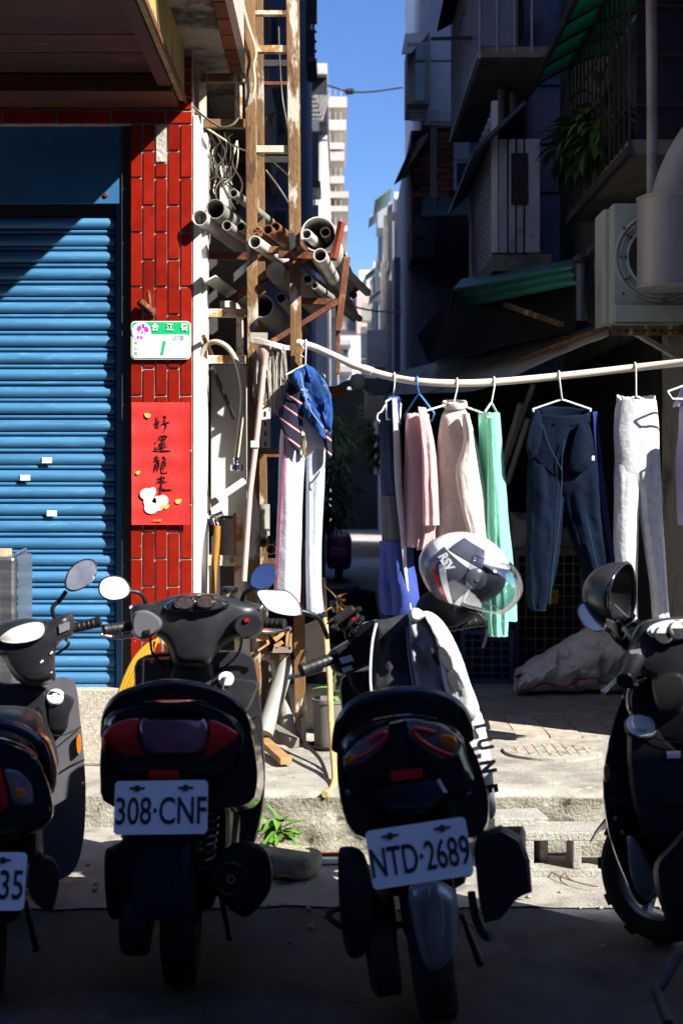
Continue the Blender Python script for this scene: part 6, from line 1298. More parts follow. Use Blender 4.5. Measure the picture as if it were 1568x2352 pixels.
build('grab_rail', MB().tube(pxpath([(243, 1690, 3.92), (250, 1640, 3.88), (275, 1604, 3.86), (325, 1585, 3.85), (390, 1573, 3.84), (460, 1582, 3.85), (520, 1604, 3.86), (552, 1640, 3.88), (568, 1690, 3.92)], 40), .016, 10), m_gl, s2, smooth=60)
tl = solid(s2, 'tail_lamp', [(322, 1650), (360, 1640), (400, 1636), (440, 1641), (474, 1652), (478, 1690), (462, 1732), (400, 1736), (338, 1732), (320, 1690)], [(3.768, .86), (3.775, .97), (3.79, 1.), (3.84, 1.)], m_dredl, tilt=-.0003)
solid(s2, 'turn_signal', [(236, 1692), (262, 1660), (318, 1650), (318, 1690), (335, 1735), (300, 1742), (262, 1725)], [(3.785, .86), (3.79, .97), (3.81, 1.), (3.86, 1.)], m_redl, 28)
solid(s2, 'turn_signal', [(480, 1652), (525, 1668), (548, 1690), (520, 1718), (470, 1745), (466, 1735), (480, 1690)], [(3.785, .86), (3.79, .97), (3.81, 1.), (3.86, 1.)], m_redl, 28)
solid(s2, 'lamp_brow', [(330, 1642), (400, 1622), (470, 1643), (440, 1634), (400, 1630), (360, 1634)], [(3.765, .95), (3.775, 1), (3.83, 1)], m_gl, 24)
solid(s2, 'reflector', [(341, 1768), (412, 1768), (412, 1790), (341, 1790)], [(3.765, .95), (3.77, 1), (3.79, 1)], m_redl, None)
solid(s2, 'plate_bracket', [(300, 1795), (440, 1795), (455, 1860), (440, 1930), (300, 1930), (290, 1860)], [(3.745, .95), (3.76, 1), (3.85, 1)], m_black, 20)
plate(s2, at(369.5, 1855, 3.70), .243, .137, .012, -.3, '308·CNF', .098, .66, .0008)
solid(s2, 'mud_flap', [(296, 1905), (443, 1905), (438, 2000), (430, 2095), (408, 2112), (368, 2116), (325, 2112), (303, 2096), (298, 2000)], [(3.79, .95), (3.795, 1), (3.81, 1), (3.82, .97)], m_bl, None, tilt=.00005)
solid(s2, 'mud_flap_panel', [(318, 1925), (420, 1925), (414, 2060), (405, 2085), (335, 2085), (322, 2060)], [(3.779, .95), (3.785, 1), (3.796, 1)], m_bl, None)
spring(s2, at(484, 1848, 3.92), at(472, 1990, 3.95), .022, 8); spring(s2, at(292, 1990, 3.97), at(300, 1890, 3.95), .02, 8)
mu = solid(s2, 'muffler', [(494, 2010), (506, 1962), (545, 1935), (590, 1938), (618, 1968), (625, 2025), (606, 2070), (565, 2108), (530, 2090), (505, 2060)], [(3.86, .86), (3.875, .97), (3.93, 1.), (4.25, .9), (4.4, .6)], m_black, 32)
build('end_ring', MB().lathe([(.047, .02), (.05, 0), (.043, -.006), (.036, 0), (.03, .03), (.001, .03)], at(530, 2020, 3.862), (0, 1, 0), 28), m_dark, mu, smooth=40)
build('outlet', MB().lathe([(.012, .03), (.012, -.004), (.008, -.004), (.008, .02)], at(530, 2020, 3.862), (0, 1, 0), 12), m_alu, mu)
solid(s2, 'engine_side_cover', [(240, 1970), (256, 1945), (296, 1940), (303, 2040), (298, 2090), (272, 2112), (246, 2095)], [(3.92, .85), (3.94, 1), (4.2, 1), (4.3, .85)], m_black, 28)
# front end
build('leg_shield', MB().loft([pxring(p, Y, 40, k) for Y, k, p in [(4.98, 1, [(318, 1520), (390, 1500), (500, 1498), (570, 1506), (588, 1560), (600, 1660), (606, 1790), (594, 1890), (560, 1960), (440, 1975), (335, 1960), (312, 1880), (310, 1700), (312, 1580)]), (5.0, 1.02, [(318, 1520), (390, 1500), (500, 1498), (570, 1506), (588, 1560), (600, 1660), (606, 1790), (594, 1890), (560, 1960), (440, 1975), (335, 1960), (312, 1880), (310, 1700), (312, 1580)]), (5.06, .9, [(318, 1520), (390, 1500), (500, 1498), (570, 1506), (588, 1560), (600, 1660), (606, 1790), (594, 1890), (560, 1960), (440, 1975), (335, 1960), (312, 1880), (310, 1700), (312, 1580)])]]), m_pl, s2, smooth=50)
solid(s2, 'inner_panel', [(395, 1520), (480, 1515), (492, 1580), (498, 1660), (490, 1760), (440, 1800), (395, 1760), (388, 1640)], [(4.88, .85), (4.9, .97), (4.97, 1)], m_pl, 28)
solid(s2, 'glove_box', [(328, 1512), (392, 1508), (400, 1560), (396, 1650), (335, 1650), (326, 1580)], [(4.9, .9), (4.92, 1), (4.97, 1)], m_pl, None)
kp = solid(s2, 'ignition_panel', [(488, 1572), (510, 1558), (560, 1560), (594, 1568), (588, 1592), (560, 1642), (505, 1642), (490, 1610)], [(4.85, .88), (4.865, 1), (4.97, 1)], m_pl, 24)
build('ignition_ring', MB().lathe([(.001, -.012), (.006, -.012), (.006, -.008), (.024, -.008), (.027, -.004), (.027, .006)], at(519, 1560, 4.855), (0, .8, -.6), 24), m_pltw, kp, smooth=30)
cw = build('handlebar_cowl', MB().loft([pxring([(300, 1398), (318, 1386), (350, 1384), (390, 1370), (440, 1362), (490, 1364), (540, 1374), (575, 1382), (602, 1396), (598, 1432), (566, 1456), (520, 1478), (496, 1505), (478, 1532), (440, 1534), (400, 1530), (388, 1500), (372, 1470), (340, 1452), (306, 1430)], Y, 56, k) for Y, k in ((4.77, .72), (4.785, .88), (4.82, .97), (4.87, 1.), (4.93, .97), (4.97, .8))]), m_pl, s2, smooth=60)
solid(s2, 'dash_rim', [(375, 1396), (400, 1376), (450, 1366), (500, 1372), (528, 1390), (500, 1402), (450, 1406), (400, 1404)], [(4.755, .93), (4.765, 1), (4.82, 1.)], m_chrome, 32)
solid(s2, 'dash_panel', [(375, 1396), (400, 1376), (450, 1366), (500, 1372), (528, 1390), (500, 1402), (450, 1406), (400, 1404)], [(4.745, .84), (4.75, .9), (4.8, .9)], m_pl, 32)
for x, y in ((424, 1385), (472, 1382)):
    g = solid(s2, 'gauge', [(x - 24, y), (x - 17, y - 12), (x, y - 17), (x + 17, y - 12), (x + 24, y), (x + 17, y + 12), (x, y + 16), (x - 17, y + 12)], [(4.735, .92), (4.738, 1), (4.78, 1)], m_chrome, 24)
    solid(g, 'gauge_face', [(x - 20, y), (x - 14, y - 10), (x, y - 14), (x + 14, y - 10), (x + 20, y), (x + 14, y + 10), (x, y + 13), (x - 14, y + 10)], [(4.729, .96), (4.734, 1)], m_gauge, 24)
solid(s2, 'switch_housing', [(302, 1420), (312, 1404), (340, 1402), (368, 1420), (372, 1440), (350, 1462), (318, 1470), (302, 1452)], [(4.72, .8), (4.735, .97), (4.85, 1)], mat('bright_grey_plastic', (.2, .2, .22), .3, .4, rnd=0), 28)
solid(s2, 'switch_housing', [(532, 1440), (542, 1418), (570, 1408), (596, 1412), (606, 1430), (600, 1455), (570, 1468), (545, 1462)], [(4.73, .8), (4.745, .97), (4.85, 1)], m_pl, 28)
solid(s2, 'switch_button', [(330, 1448), (344, 1446), (346, 1454), (332, 1457)], [(4.71, .9), (4.716, 1), (4.74, 1)], m_black, None); solid(s2, 'switch_button', [(560, 1422), (570, 1419), (572, 1428), (562, 1430)], [(4.72, .9), (4.725, 1), (4.75, 1)], m_redl, None)
grip(s2, (310, 1437, 4.8), (236, 1447, 4.74), .0165, [(310, 1460, 4.85), (270, 1465, 4.86), (232, 1458, 4.84)])
grip(s2, (590, 1431, 4.8), (655, 1434, 4.76), .0165, [(590, 1450, 4.86), (630, 1452, 4.87), (667, 1444, 4.85)])
mirror(s2, [(225, 1352), (232, 1332), (255, 1322), (282, 1326), (298, 1345), (299, 1362), (285, 1376), (255, 1380), (232, 1370)], 4.78, [(299, 1358, 4.79), (320, 1362, 4.8), (332, 1376, 4.82), (337, 1396, 4.84)])
mirror(s2, [(573, 1345), (578, 1315), (598, 1297), (622, 1295), (635, 1306), (634, 1330), (618, 1350), (595, 1356)], 4.8, [(578, 1354, 4.81), (562, 1362, 4.82), (556, 1378, 4.83), (554, 1396, 4.85)], mat('dull_mirror', (.5, .52, .56), .06, 1., rnd=0))
br = build('brake_reservoir', MB().lathe([(.02, 0), (.024, .004), (.024, .04), (.026, .042), (.026, .058), (.022, .062)], at(528, 1390, 4.9), n=18), mat('amber_reservoir', (.45, .36, .25), .3), s2, smooth=40)
build('reservoir_cap', MB().lathe([(.027, .044), (.028, .046), (.028, .06), (.022, .064), (.001, .064)], at(528, 1390, 4.9), n=18), m_pl, br, smooth=40)
# ---------------------------------------------------------------- scooter with plate NTD-2689, leaning on its stand
s3 = thing('scooter', 'dark scooter with silver rear mudguard and plate NTD-2689 leaning beside the jacket', 'scooter', group='scooters parked in a row', mtx=rootm(.262, 3.78, -.03, -.14))
chassis(s3, 1.1, .2, .0, .11)
seat(s3, [(-.2, .74, .11, .03), (-.05, .76, .15, .05), (.2, .72, .15, .06), (.45, .69, .1, .05)])
solid(s3, 'tail_fairing', [(778, 1735), (790, 1690), (850, 1650), (940, 1636), (1014, 1650), (1060, 1686), (1074, 1735), (1094, 1800), (1060, 1832), (960, 1850), (850, 1850), (795, 1810)], [(3.5, .86), (3.52, .97), (3.62, 1.01), (3.7, 1.02)], m_gl)
build('side_fairing', MB().loft([pxring(p, Y, 40) for Y, p in ((3.58, [(774, 1715), (792, 1650), (842, 1610), (930, 1598), (1018, 1612), (1062, 1646), (1076, 1700), (1100, 1752), (1122, 1850), (1096, 1920), (960, 1940), (820, 1920), (780, 1830)]), (3.85, [(784, 1700), (800, 1645), (850, 1606), (935, 1594), (1020, 1608), (1064, 1650), (1082, 1710), (1104, 1765), (1124, 1860), (1096, 1930), (960, 1950), (835, 1930), (790, 1830)]), (4.2, [(822, 1690), (838, 1640), (875, 1612), (940, 1602), (1006, 1612), (1046, 1650), (1068, 1712), (1080, 1765), (1090, 1840), (1066, 1890), (950, 1900), (850, 1890), (824, 1800)]))]), m_gl, s3, smooth=60)
build('grab_rail', MB().tube(pxpath([(776, 1720, 3.62), (784, 1665, 3.58), (815, 1622, 3.56), (870, 1599, 3.55), (940, 1592, 3.55), (1004, 1600, 3.55), (1046, 1622, 3.57), (1066, 1655, 3.6), (1074, 1695, 3.64)], 40), .018, 10), m_gl, s3, smooth=60)
lr = solid(s3, 'tail_lamp', [(926, 1652), (950, 1650), (1000, 1662), (1050, 1688), (1064, 1704), (1050, 1738), (1012, 1748), (962, 1716), (934, 1690)], [(3.475, .9), (3.482, .98), (3.5, 1), (3.54, 1)], m_clrl, None)
build('red_strip', MB().tube(pxpath([(1000, 1684, 3.472), (950, 1674, 3.472), (962, 1698, 3.472), (1000, 1722, 3.472), (1036, 1736, 3.474)], 22), .0075, 8), m_redl, lr, smooth=50)
solid(lr, 'amber_bulb', [(1012, 1688), (1040, 1690), (1050, 1704), (1044, 1722), (1022, 1718), (1008, 1702)], [(3.464, .8), (3.47, 1), (3.476, 1)], m_amb, 18)
ll = solid(s3, 'tail_lamp', [(897, 1664), (870, 1674), (820, 1704), (786, 1742), (790, 1762), (830, 1756), (872, 1724), (896, 1694)], [(3.475, .9), (3.482, .98), (3.5, 1), (3.54, 1)], m_clrl, None)
build('red_strip', MB().tube(pxpath([(846, 1702, 3.472), (884, 1682, 3.472), (876, 1704, 3.472), (845, 1730, 3.472), (812, 1746, 3.474)], 22), .0065, 8), m_redl, ll, smooth=50)
solid(ll, 'amber_bulb', [(790, 1742), (805, 1732), (816, 1742), (800, 1758)], [(3.466, .8), (3.47, 1), (3.476, 1)], m_amb, 16)
solid(s3, 'tail_centre', [(893, 1658), (928, 1650), (936, 1720), (950, 1790), (890, 1800), (888, 1720)], [(3.472, .9), (3.48, 1), (3.52, 1)], m_gl, None)
solid(s3, 'reflector', [(895, 1773), (968, 1763), (972, 1786), (900, 1797)], [(3.455, .95), (3.46, 1), (3.5, 1)], m_redl, None)
solid(s3, 'plate_carrier', [(868, 1812), (930, 1800), (1010, 1788), (1030, 1820), (990, 1860), (940, 1880), (890, 1868)], [(3.44, .8), (3.455, 1), (3.56, 1)], m_bl, None)
plate(s3, at(963, 1960, 3.395), .243, .137, .145, -.25, 'NTD·2689', .096, .575, .0008)
solid(s3, 'rear_mudguard', [(938, 2046), (960, 2028), (1005, 2024), (1045, 2050), (1052, 2110), (1048, 2170), (1040, 2195), (1005, 2232), (978, 2222), (962, 2180), (946, 2110)], [(3.50, .62), (3.508, .82), (3.53, .97), (3.555, 1), (3.575, .97)], m_sil, 40, tilt=.0003)
solid(s3, 'mudguard_ridge', [(985, 2040), (1012, 2042), (1020, 2120), (1012, 2200), (1000, 2215), (988, 2190), (982, 2110)], [(3.492, .8), (3.497, 1), (3.53, 1)], m_sil, 30, tilt=.0003)
spring(s3, at(1040, 1830, 3.62), at(1052, 1960, 3.66), .024, 8)
mu = solid(s3, 'muffler', [(1088, 1950), (1098, 1912), (1150, 1895), (1196, 1922), (1216, 1975), (1222, 2050), (1200, 2058), (1186, 2066), (1150, 2112), (1112, 2122), (1098, 2060)], [(3.56, .86), (3.575, .97), (3.62, 1.), (3.9, .92), (4.05, .6)], m_black, None, 30)
build('outlet', MB().lathe([(.034, .02), (.034, -.004), (.026, -.004), (.026, .03), (.001, .03)], at(1140, 1998, 3.566), (0, 1, 0), 20), m_dark, mu, smooth=40)
solid(s3, 'engine_side_cover', [(776, 1972), (790, 1945), (836, 1962), (858, 2060), (856, 2150), (832, 2196), (800, 2196), (782, 2120)], [(3.6, .85), (3.62, 1), (3.9, 1), (4., .85)], m_black, 28)
build('footrest', MB().tube(pxpath([(812, 2075, 3.7), (790, 2085, 3.66), (765, 2092, 3.64), (752, 2104, 3.63), (775, 2124, 3.63), (800, 2136, 3.64)], 18), .008, 8), m_dark, s3, smooth=60)
build('side_stand', MB().tube(pxpath([(1082, 2050, 3.7), (1092, 2110, 3.66), (1112, 2150, 3.62), (1128, 2150, 3.6)], 12), .011, 8), m_dark, s3, smooth=60)
# front end
build('leg_shield', MB().loft([pxring([(786, 1560), (850, 1540), (960, 1530), (1060, 1540), (1085, 1640), (1090, 1800), (1060, 1900), (860, 1910), (800, 1800), (790, 1660)], Y, 36, k) for Y, k in ((4.55, 1), (4.57, 1.02), (4.63, .9))]), m_pl, s3, smooth=50)
solid(s3, 'handlebar_cowl', [(752, 1502), (778, 1482), (812, 1460), (834, 1434), (880, 1422), (950, 1420), (1010, 1428), (1030, 1445), (1010, 1470), (960, 1500), (900, 1520), (850, 1528), (790, 1552), (762, 1540)], [(4.36, .8), (4.38, .93), (4.43, 1.), (4.52, .95)], m_pl, 44)
solid(s3, 'screen_panel', [(800, 1462), (836, 1430), (880, 1424), (890, 1440), (850, 1462)], [(4.335, .92), (4.345, 1), (4.4, 1)], m_gl, 24)
for i, p in enumerate([[(768, 1494), (788, 1488), (800, 1498), (780, 1506)], [(778, 1512), (806, 1504), (814, 1518), (786, 1526)], [(784, 1536), (806, 1528), (812, 1538), (790, 1546)]]): solid(s3, 'switch_button', p, [(4.335, .9), (4.34, 1), (4.4, 1)], [m_black, m_pltw, m_pltw][i], None)
grip(s3, (766, 1512, 4.37), (690, 1540, 4.31), .0175, [(740, 1538, 4.4), (700, 1550, 4.36), (662, 1556, 4.34)])
grip(s3, (1020, 1440, 4.5), (1114, 1424, 4.52), .018)
mirror(s3, [(586, 1356), (625, 1354), (660, 1357), (682, 1376), (693, 1398), (690, 1416), (655, 1415), (618, 1404), (598, 1384)], 4.3, [(690, 1404, 4.31), (712, 1410, 4.32), (735, 1424, 4.34), (752, 1466, 4.38)])
# phone holder
ph = thing('phone_holder', 'empty black claw phone holder clamped on the leaning scooter handlebar', 'phone holder', at(795, 1460, 4.4))
build('stem', MB().tube([at(802, 1465, 4.42), at(798, 1440, 4.4)], .014, 10), m_black, ph, smooth=60)
build('cradle', MB().box(at(796, 1420, 4.39), (.075, .03, .05), M=Matrix.Rotation(-.6, 3, 'Y') @ Matrix.Rotation(.3, 3, 'X')), m_pl, ph, bevel=.008)
for x0, y0, x1, y1 in ((768, 1402, 762, 1384), (778, 1392, 776, 1376), (815, 1412, 826, 1398), (822, 1430, 832, 1420), (776, 1436, 764, 1446), (806, 1446, 818, 1456)):
    build('claw', MB().tube([at(x0, y0, 4.38), at((x0 + x1) / 2, (y0 + y1) / 2 - 3, 4.34), at(x1, y1, 4.33)], [.006, .007, .009], 8), m_gl, ph, smooth=60)
build('red_tag', MB().box(at(808, 1421, 4.36), (.02, .006, .008)), m_redl, ph)
# ---- riding jacket draped over the seat and leg shield
jk = thing('riding_jacket', 'black and white riding jacket draped over the leaning scooter, sleeve hanging right', 'jacket', at(980, 1650, 4.1))
m_jb = cloth('black_mesh_fabric', (.035, .036, .042), rough=.75, transl=0); m_jg = cloth('silver_grey_lining', (.3, .31, .36), rough=.45, transl=.03); m_jw = cloth('white_jacket_fabric', (.78, .78, .8), rough=.6, transl=.05)
build('black_panel', drape([(856, 1436), (880, 1424), (935, 1412), (962, 1420), (968, 1500), (975, 1570), (985, 1650), (930, 1665), (864, 1668), (852, 1600), (850, 1520)], 4.16, .035, 2.), m_jb, jk, smooth=70)
build('piping', MB().tube(pxpath([(864, 1432, 4.175), (854, 1480, 4.16), (850, 1560, 4.16), (858, 1640, 4.17)], 24), .0035, 6), m_jw, jk)
build('piping', MB().tube(pxpath([(934, 1440, 4.135), (938, 1500, 4.13), (948, 1570, 4.13), (960, 1645, 4.14)], 24), .0025, 6), m_jg, jk)
build('grey_lining', drape([(942, 1410), (972, 1412), (998, 1440), (1012, 1490), (1022, 1560), (1020, 1640), (990, 1655), (962, 1640), (952, 1570), (942, 1500), (938, 1450)], 4.1, .05, 7.), m_jg, jk, smooth=70)
build('white_sleeve', drape([(972, 1406), (1000, 1412), (1030, 1446), (1056, 1500), (1076, 1560), (1096, 1610), (1098, 1640), (1070, 1662), (1040, 1644), (1024, 1600), (1012, 1540), (1000, 1470), (986, 1430)], 4.06, .02, 12.), m_jw, jk, smooth=70)
build('hanging_sleeve', drape([(1040, 1652), (1070, 1630), (1100, 1632), (1116, 1685), (1129, 1755), (1136, 1825), (1138, 1868), (1122, 1878), (1100, 1830), (1076, 1760), (1052, 1700)], 4.2, .012, 16., dY=.05), m_jw, jk, smooth=70)
build('collar', drape([(938, 1412), (948, 1398), (964, 1400), (978, 1416), (962, 1430), (944, 1428)], 4.08, .012, 4.), m_jw, jk, smooth=60)
build('shoulder_shape', MB().prism([at(x, y, 4.05) for x, y in spline([(990, 1488), (1000, 1500), (1008, 1522), (1006, 1530), (994, 1512)], 16, True)], (0, .02, 0)), m_jb, jk)
for i, (ch, x, y, r_) in enumerate([('T', 1104, 1668, -1.35), ('U', 1112, 1710, -1.38), ('N', 1119, 1762, -1.42), ('E', 1123, 1812, -1.45)]):
    lettering(ch, at(x, y, 4.17), .058, m_plti, jk, .8, .004, roll=r_)
for p in ([(1006, 1492), (1018, 1488), (1034, 1510), (1040, 1535), (1030, 1540), (1014, 1520)], [(1026, 1545), (1038, 1545), (1052, 1568), (1054, 1588), (1044, 1588), (1032, 1568)]):
    build('oval_logo', MB().prism([at(x, y, 4.035) for x, y in spline(p, 18, True)], (0, .03, 0)), m_jb, jk)
# ---- crumpled black rain cape under the helmet
build('black_cape', drape([(970, 1368), (1000, 1358), (1060, 1375), (1100, 1385), (1098, 1410), (1060, 1432), (1020, 1445), (985, 1418), (955, 1400)], 4.34, .03, 31., dY=.1), m_jb, smooth=70, label='crumpled black rain cape under the white helmet', cat='cape')
build('loose_strap', MB().tube(pxpath([(1075, 1405, 4.35), (1100, 1412, 4.34), (1115, 1435, 4.34), (1116, 1460, 4.34), (1108, 1488, 4.34)], 20), .005, 6, flat=.4), m_black, label='black strap hanging off the right grip of the leaning scooter', cat='strap')
# ---- helmet
HY = 4.32
hc_ = at(1068, 1316, HY); he = thing('motorcycle_helmet', 'white open-face helmet with black and red graphics and clear visor', 'helmet', hc_ - Vector((0, 0, .13)))
HM = Matrix.Translation(hc_) @ Matrix.Rotation(-.35, 4, 'Z') @ Matrix.Rotation(.32, 4, 'Y') @ Matrix.Diagonal((1.1, 1., .97, 1.))
m_hw = mat('white_helmet_lacquer', (.78, .78, .8), .15, var=.02, rnd=0, coat=.6); m_hk = mat('graphite_helmet_lacquer', (.06, .065, .09), .2, var=.2, sc=20, rnd=0, coat=.6); m_hr = mat('red_helmet_lacquer', (.45, .01, .02), .2, rnd=0, coat=.6)
def shell(a, b, k=1.):
    """helmet surface: a = angle round the head from the face (+x), b = elevation"""
    x = .128 * math.cos(b) * math.cos(a); y = .108 * math.cos(b) * math.sin(a); z = .122 * math.sin(b)
    if z < 0: z *= .92; x *= 1 + .12 * z / .1; y *= 1 + .06 * z / .1
    return HM @ Vector((x * k, y * k, z * k))
mb = MB(); NA, NB = 64, 32
o0 = len(mb.v)
for j in range(NB + 1):
    for i in range(NA): mb.v.append(tuple(shell(2 * PI * i / NA, -1.0 + 2.55 * j / NB)))
def inhole(a, b):
    a = (a + PI) % (2 * PI) - PI
    return abs(a) < 1.12 - .1 * max(0, b) and b < .45
for j in range(NB):
    for i in range(NA):
        if inhole(2 * PI * (i + .5) / NA, -1.0 + 2.55 * (j + .5) / NB): continue
        p, q = j * NA + i, j * NA + (i + 1) % NA; mb.f.append((p, q, q + NA, p + NA))
build('shell', mb, m_hw, he, smooth=70, solid=.008)
build('lining', MB().grid(lambda u, v: shell(2 * PI * u, -.95 + 2.5 * v, .9), 40, 18, True), m_black, he, smooth=70)
def patch(pts, k=1.012, n=12):
    """graphic panel on the shell from (a, b) corners A B C D"""
    A_, B_, C_, D_ = pts
    return MB().grid(lambda u, v: shell((A_[0] * (1 - u) + B_[0] * u) * (1 - v) + (D_[0] * (1 - u) + C_[0] * u) * v, (A_[1] * (1 - u) + B_[1] * u) * (1 - v) + (D_[1] * (1 - u) + C_[1] * u) * v, k), n, n)
A0 = -PI / 2
build('side_panel', patch([(A0 - 1.0, -.85), (A0 + .12, -.95), (A0 + .5, .15), (A0 - .55, .55)], 1.06), m_hk, he, smooth=70)
build('top_panel', patch([(A0 - .4, .55), (A0 + .5, .35), (A0 + .55, .85), (A0 - .3, 1.05)], 1.06), m_hk, he, smooth=70)
build('rear_panel', patch([(A0 - 1.6, -.8), (A0 - .9, -.8), (A0 - .62, .4), (A0 - 1.3, .6)], 1.06), mat('grey_helmet_lacquer', (.3, .3, .33), .2, rnd=0, coat=.6), he, smooth=70)
build('red_stripe', patch([(A0 - .2, -.85), (A0 - .08, -.85), (A0 - .5, .1), (A0 - .6, .1)], 1.075, 8), m_hr, he, smooth=70)
build('white_stripe', patch([(A0 - .05, -.9), (A0 + .12, -.9), (A0 - .25, .15), (A0 - .4, .1)], 1.075, 8), m_hw, he, smooth=70)
p = shell(A0 - .28, .22, 1.09); me = text_mesh('RSV', .04, m_hw, .9, .0015, shear=.2); nrm = (p - hc_).normalized(); xv = Vector((0, 0, 1)).cross(nrm).normalized(); xv = (xv * .6 + Vector((0, 0, -1)) * .75); xv = (xv - nrm * xv.dot(nrm)).normalized()
me.transform(rootinv(he) @ Matrix.Translation(p) @ Matrix((xv, nrm.cross(xv), nrm)).transposed().to_4x4()); link('lettering', me, he)
piv = shell(A0 + .42, .08, 1.07)
build('visor_pivot', MB().lathe([(.032, -.004), (.032, .004), (.026, .01), (.012, .012), (.001, .012)], piv, (piv - hc_), 20), m_hk, he, smooth=40)
build('visor_bolt', MB().lathe([(.008, .01), (.008, .016), (.001, .016)], piv, (piv - hc_), 10), m_alu, he)
build('edge_trim', MB().tube([shell(a, -1.0, 1.01) for a in [1.12 + (2 * PI - 2.24) * k / 30 for k in range(31)]] + [shell(2 * PI - 1.12, -1.0 + 1.4 * k / 10, 1.01) for k in range(1, 11)] + [shell(2 * PI - 1.02 + 2.04 * k / 16, .45, 1.01) for k in range(17)] + [shell(1.12, .4 - 1.4 * k / 10, 1.01) for k in range(10)], .006, 8, closed=True), m_black, he, smooth=60)
def visor(u, v):
    a = -1.35 + 2.7 * u; b = .62 - 1.35 * v
    k = 1.07 + .38 * v * max(0, math.cos(a)) ** .8
    return shell(a, b, k) + HM.to_3x3() @ Vector((.012 * v, 0, .03 * v * math.cos(a)))
m_vis = thin_glass('clear_visor', (.93, .95, .98), .04)
build('visor', MB().grid(visor, 28, 14), m_vis, he, smooth=70, solid=.002)
build('visor_edge', MB().tube([visor(k / 30, 1) for k in range(31)], .0025, 6), mat('clear_edge', (.7, .75, .85), .2, alpha=.35, rnd=0), he, smooth=60)
build('chin_strap', MB().tube([shell(A0 + .2, -.9, .95), shell(A0 + .3, -1.2, 1.1), shell(A0 + .6, -1.25, 1.15)], .006, 6), m_black, he)
# ---------------------------------------------------------------- scooter at the left edge
s1 = thing('scooter', 'grey black scooter cut by the left picture edge, plate ending in 35', 'scooter', group='scooters parked in a row', mtx=rootm(-.98, 3.93, .2))
chassis(s1)
seat(s1, [(-.2, .72, .1, .03), (-.05, .74, .14, .05), (.2, .71, .15, .06), (.45, .67, .1, .05)])
build('leg_shield', MB().loft([pxring([(-80, 1600), (60, 1580), (112, 1562), (152, 1557), (174, 1574), (184, 1650), (193, 1740), (197, 1830), (190, 1940), (160, 2010), (60, 2040), (-80, 2040)], Y, 44, k) for Y, k in ((4.86, .99), (4.88, 1.), (4.94, .97))]), mat('sunlit_grey_plastic', (.1, .1, .115), .4, var=.12, sc=9, rnd=0), s1, smooth=50)  # lighter grey plastic, sunlight on the shield put into its colour
solid(s1, 'inner_panel', [(-40, 1580), (20, 1570), (90, 1572), (118, 1600), (122, 1680), (135, 1760), (100, 1800), (-40, 1820)], [(4.74, .85), (4.76, .97), (4.86, 1)], m_pl, 30)
kp = solid(s1, 'ignition_panel', [(100, 1602), (114, 1586), (140, 1590), (170, 1606), (160, 1640), (150, 1680), (112, 1680), (102, 1640)], [(4.74, .85), (4.755, 1), (4.87, 1)], m_pl, 24)
build('ignition_ring', MB().lathe([(.001, -.012), (.008, -.012), (.008, -.008), (.026, -.008), (.029, -.004), (.029, .006)], at(127, 1601, 4.745), (0, .75, -.66), 24), m_pltw, kp, smooth=30)
solid(s1, 'handlebar_cowl', [(-90, 1470), (-40, 1450), (10, 1430), (60, 1420), (110, 1424), (150, 1410), (166, 1410), (172, 1440), (166, 1460), (140, 1474), (128, 1492), (126, 1530), (124, 1566), (70, 1578), (36, 1560), (16, 1530), (0, 1506), (-60, 1500)], [(4.62, .78), (4.635, .9), (4.68, .98), (4.74, 1.), (4.8, .94)], m_pl, 56)
solid(s1, 'dash_rim', [(-8, 1470), (18, 1446), (60, 1430), (96, 1428), (106, 1446), (96, 1466), (60, 1478), (18, 1480)], [(4.606, .96), (4.614, 1), (4.68, 1.)], m_chrome, 36)
solid(s1, 'dash_face', [(-8, 1470), (18, 1446), (60, 1430), (96, 1428), (106, 1446), (96, 1466), (60, 1478), (18, 1480)], [(4.598, .88), (4.604, .92), (4.64, .92)], m_dash, 36)
solid(s1, 'switch_cover', [(134, 1436), (160, 1428), (160, 1446), (136, 1456)], [(4.612, .94), (4.618, 1), (4.68, 1)], m_sil, None)
grip(s1, (168, 1443, 4.7), (232, 1428, 4.7), .017)
build('brake_cable', MB().tube(pxpath([(150, 1468, 4.7), (158, 1480, 4.7), (140, 1496, 4.72), (112, 1510, 4.74)], 14), .005, 6), m_black, s1, smooth=60)
mirror(s1, [(148, 1348), (153, 1318), (170, 1296), (192, 1284), (214, 1285), (223, 1300), (220, 1322), (204, 1344), (182, 1356), (162, 1359)], 4.7, [(152, 1358, 4.71), (138, 1378, 4.71), (125, 1390, 4.71), (120, 1402, 4.71), (127, 1425, 4.73)], mat('dusty_mirror', (.5, .51, .53), .3, .8, var=.2, sc=14, rnd=0))
solid(s1, 'side_reflector', [(176, 1694), (184, 1688), (186, 1720), (180, 1734), (176, 1720)], [(4.835, .9), (4.84, 1), (4.87, 1)], m_amb, 18)
solid(s1, 'seat_hump', [(-90, 1660), (0, 1650), (60, 1660), (108, 1690), (128, 1740), (132, 1790), (110, 1830), (0, 1840), (-90, 1840)], [(3.95, .9), (4.0, 1), (4.3, .98), (4.5, .85)], m_gl, 36)
solid(s1, 'tail_fairing', [(-120, 1700), (-30, 1690), (40, 1705), (84, 1735), (108, 1790), (122, 1850), (112, 1890), (60, 1920), (-30, 1940), (-120, 1940)], [(3.6, .88), (3.62, .97), (3.75, 1.01), (3.95, 1.02)], m_gl, 40)
build('grab_rail', MB().tube(pxpath([(-60, 1668, 3.66), (0, 1664, 3.66), (50, 1678, 3.67), (88, 1708, 3.69), (104, 1750, 3.73), (108, 1790, 3.8)], 26), .015, 10), m_bl, s1, smooth=60)
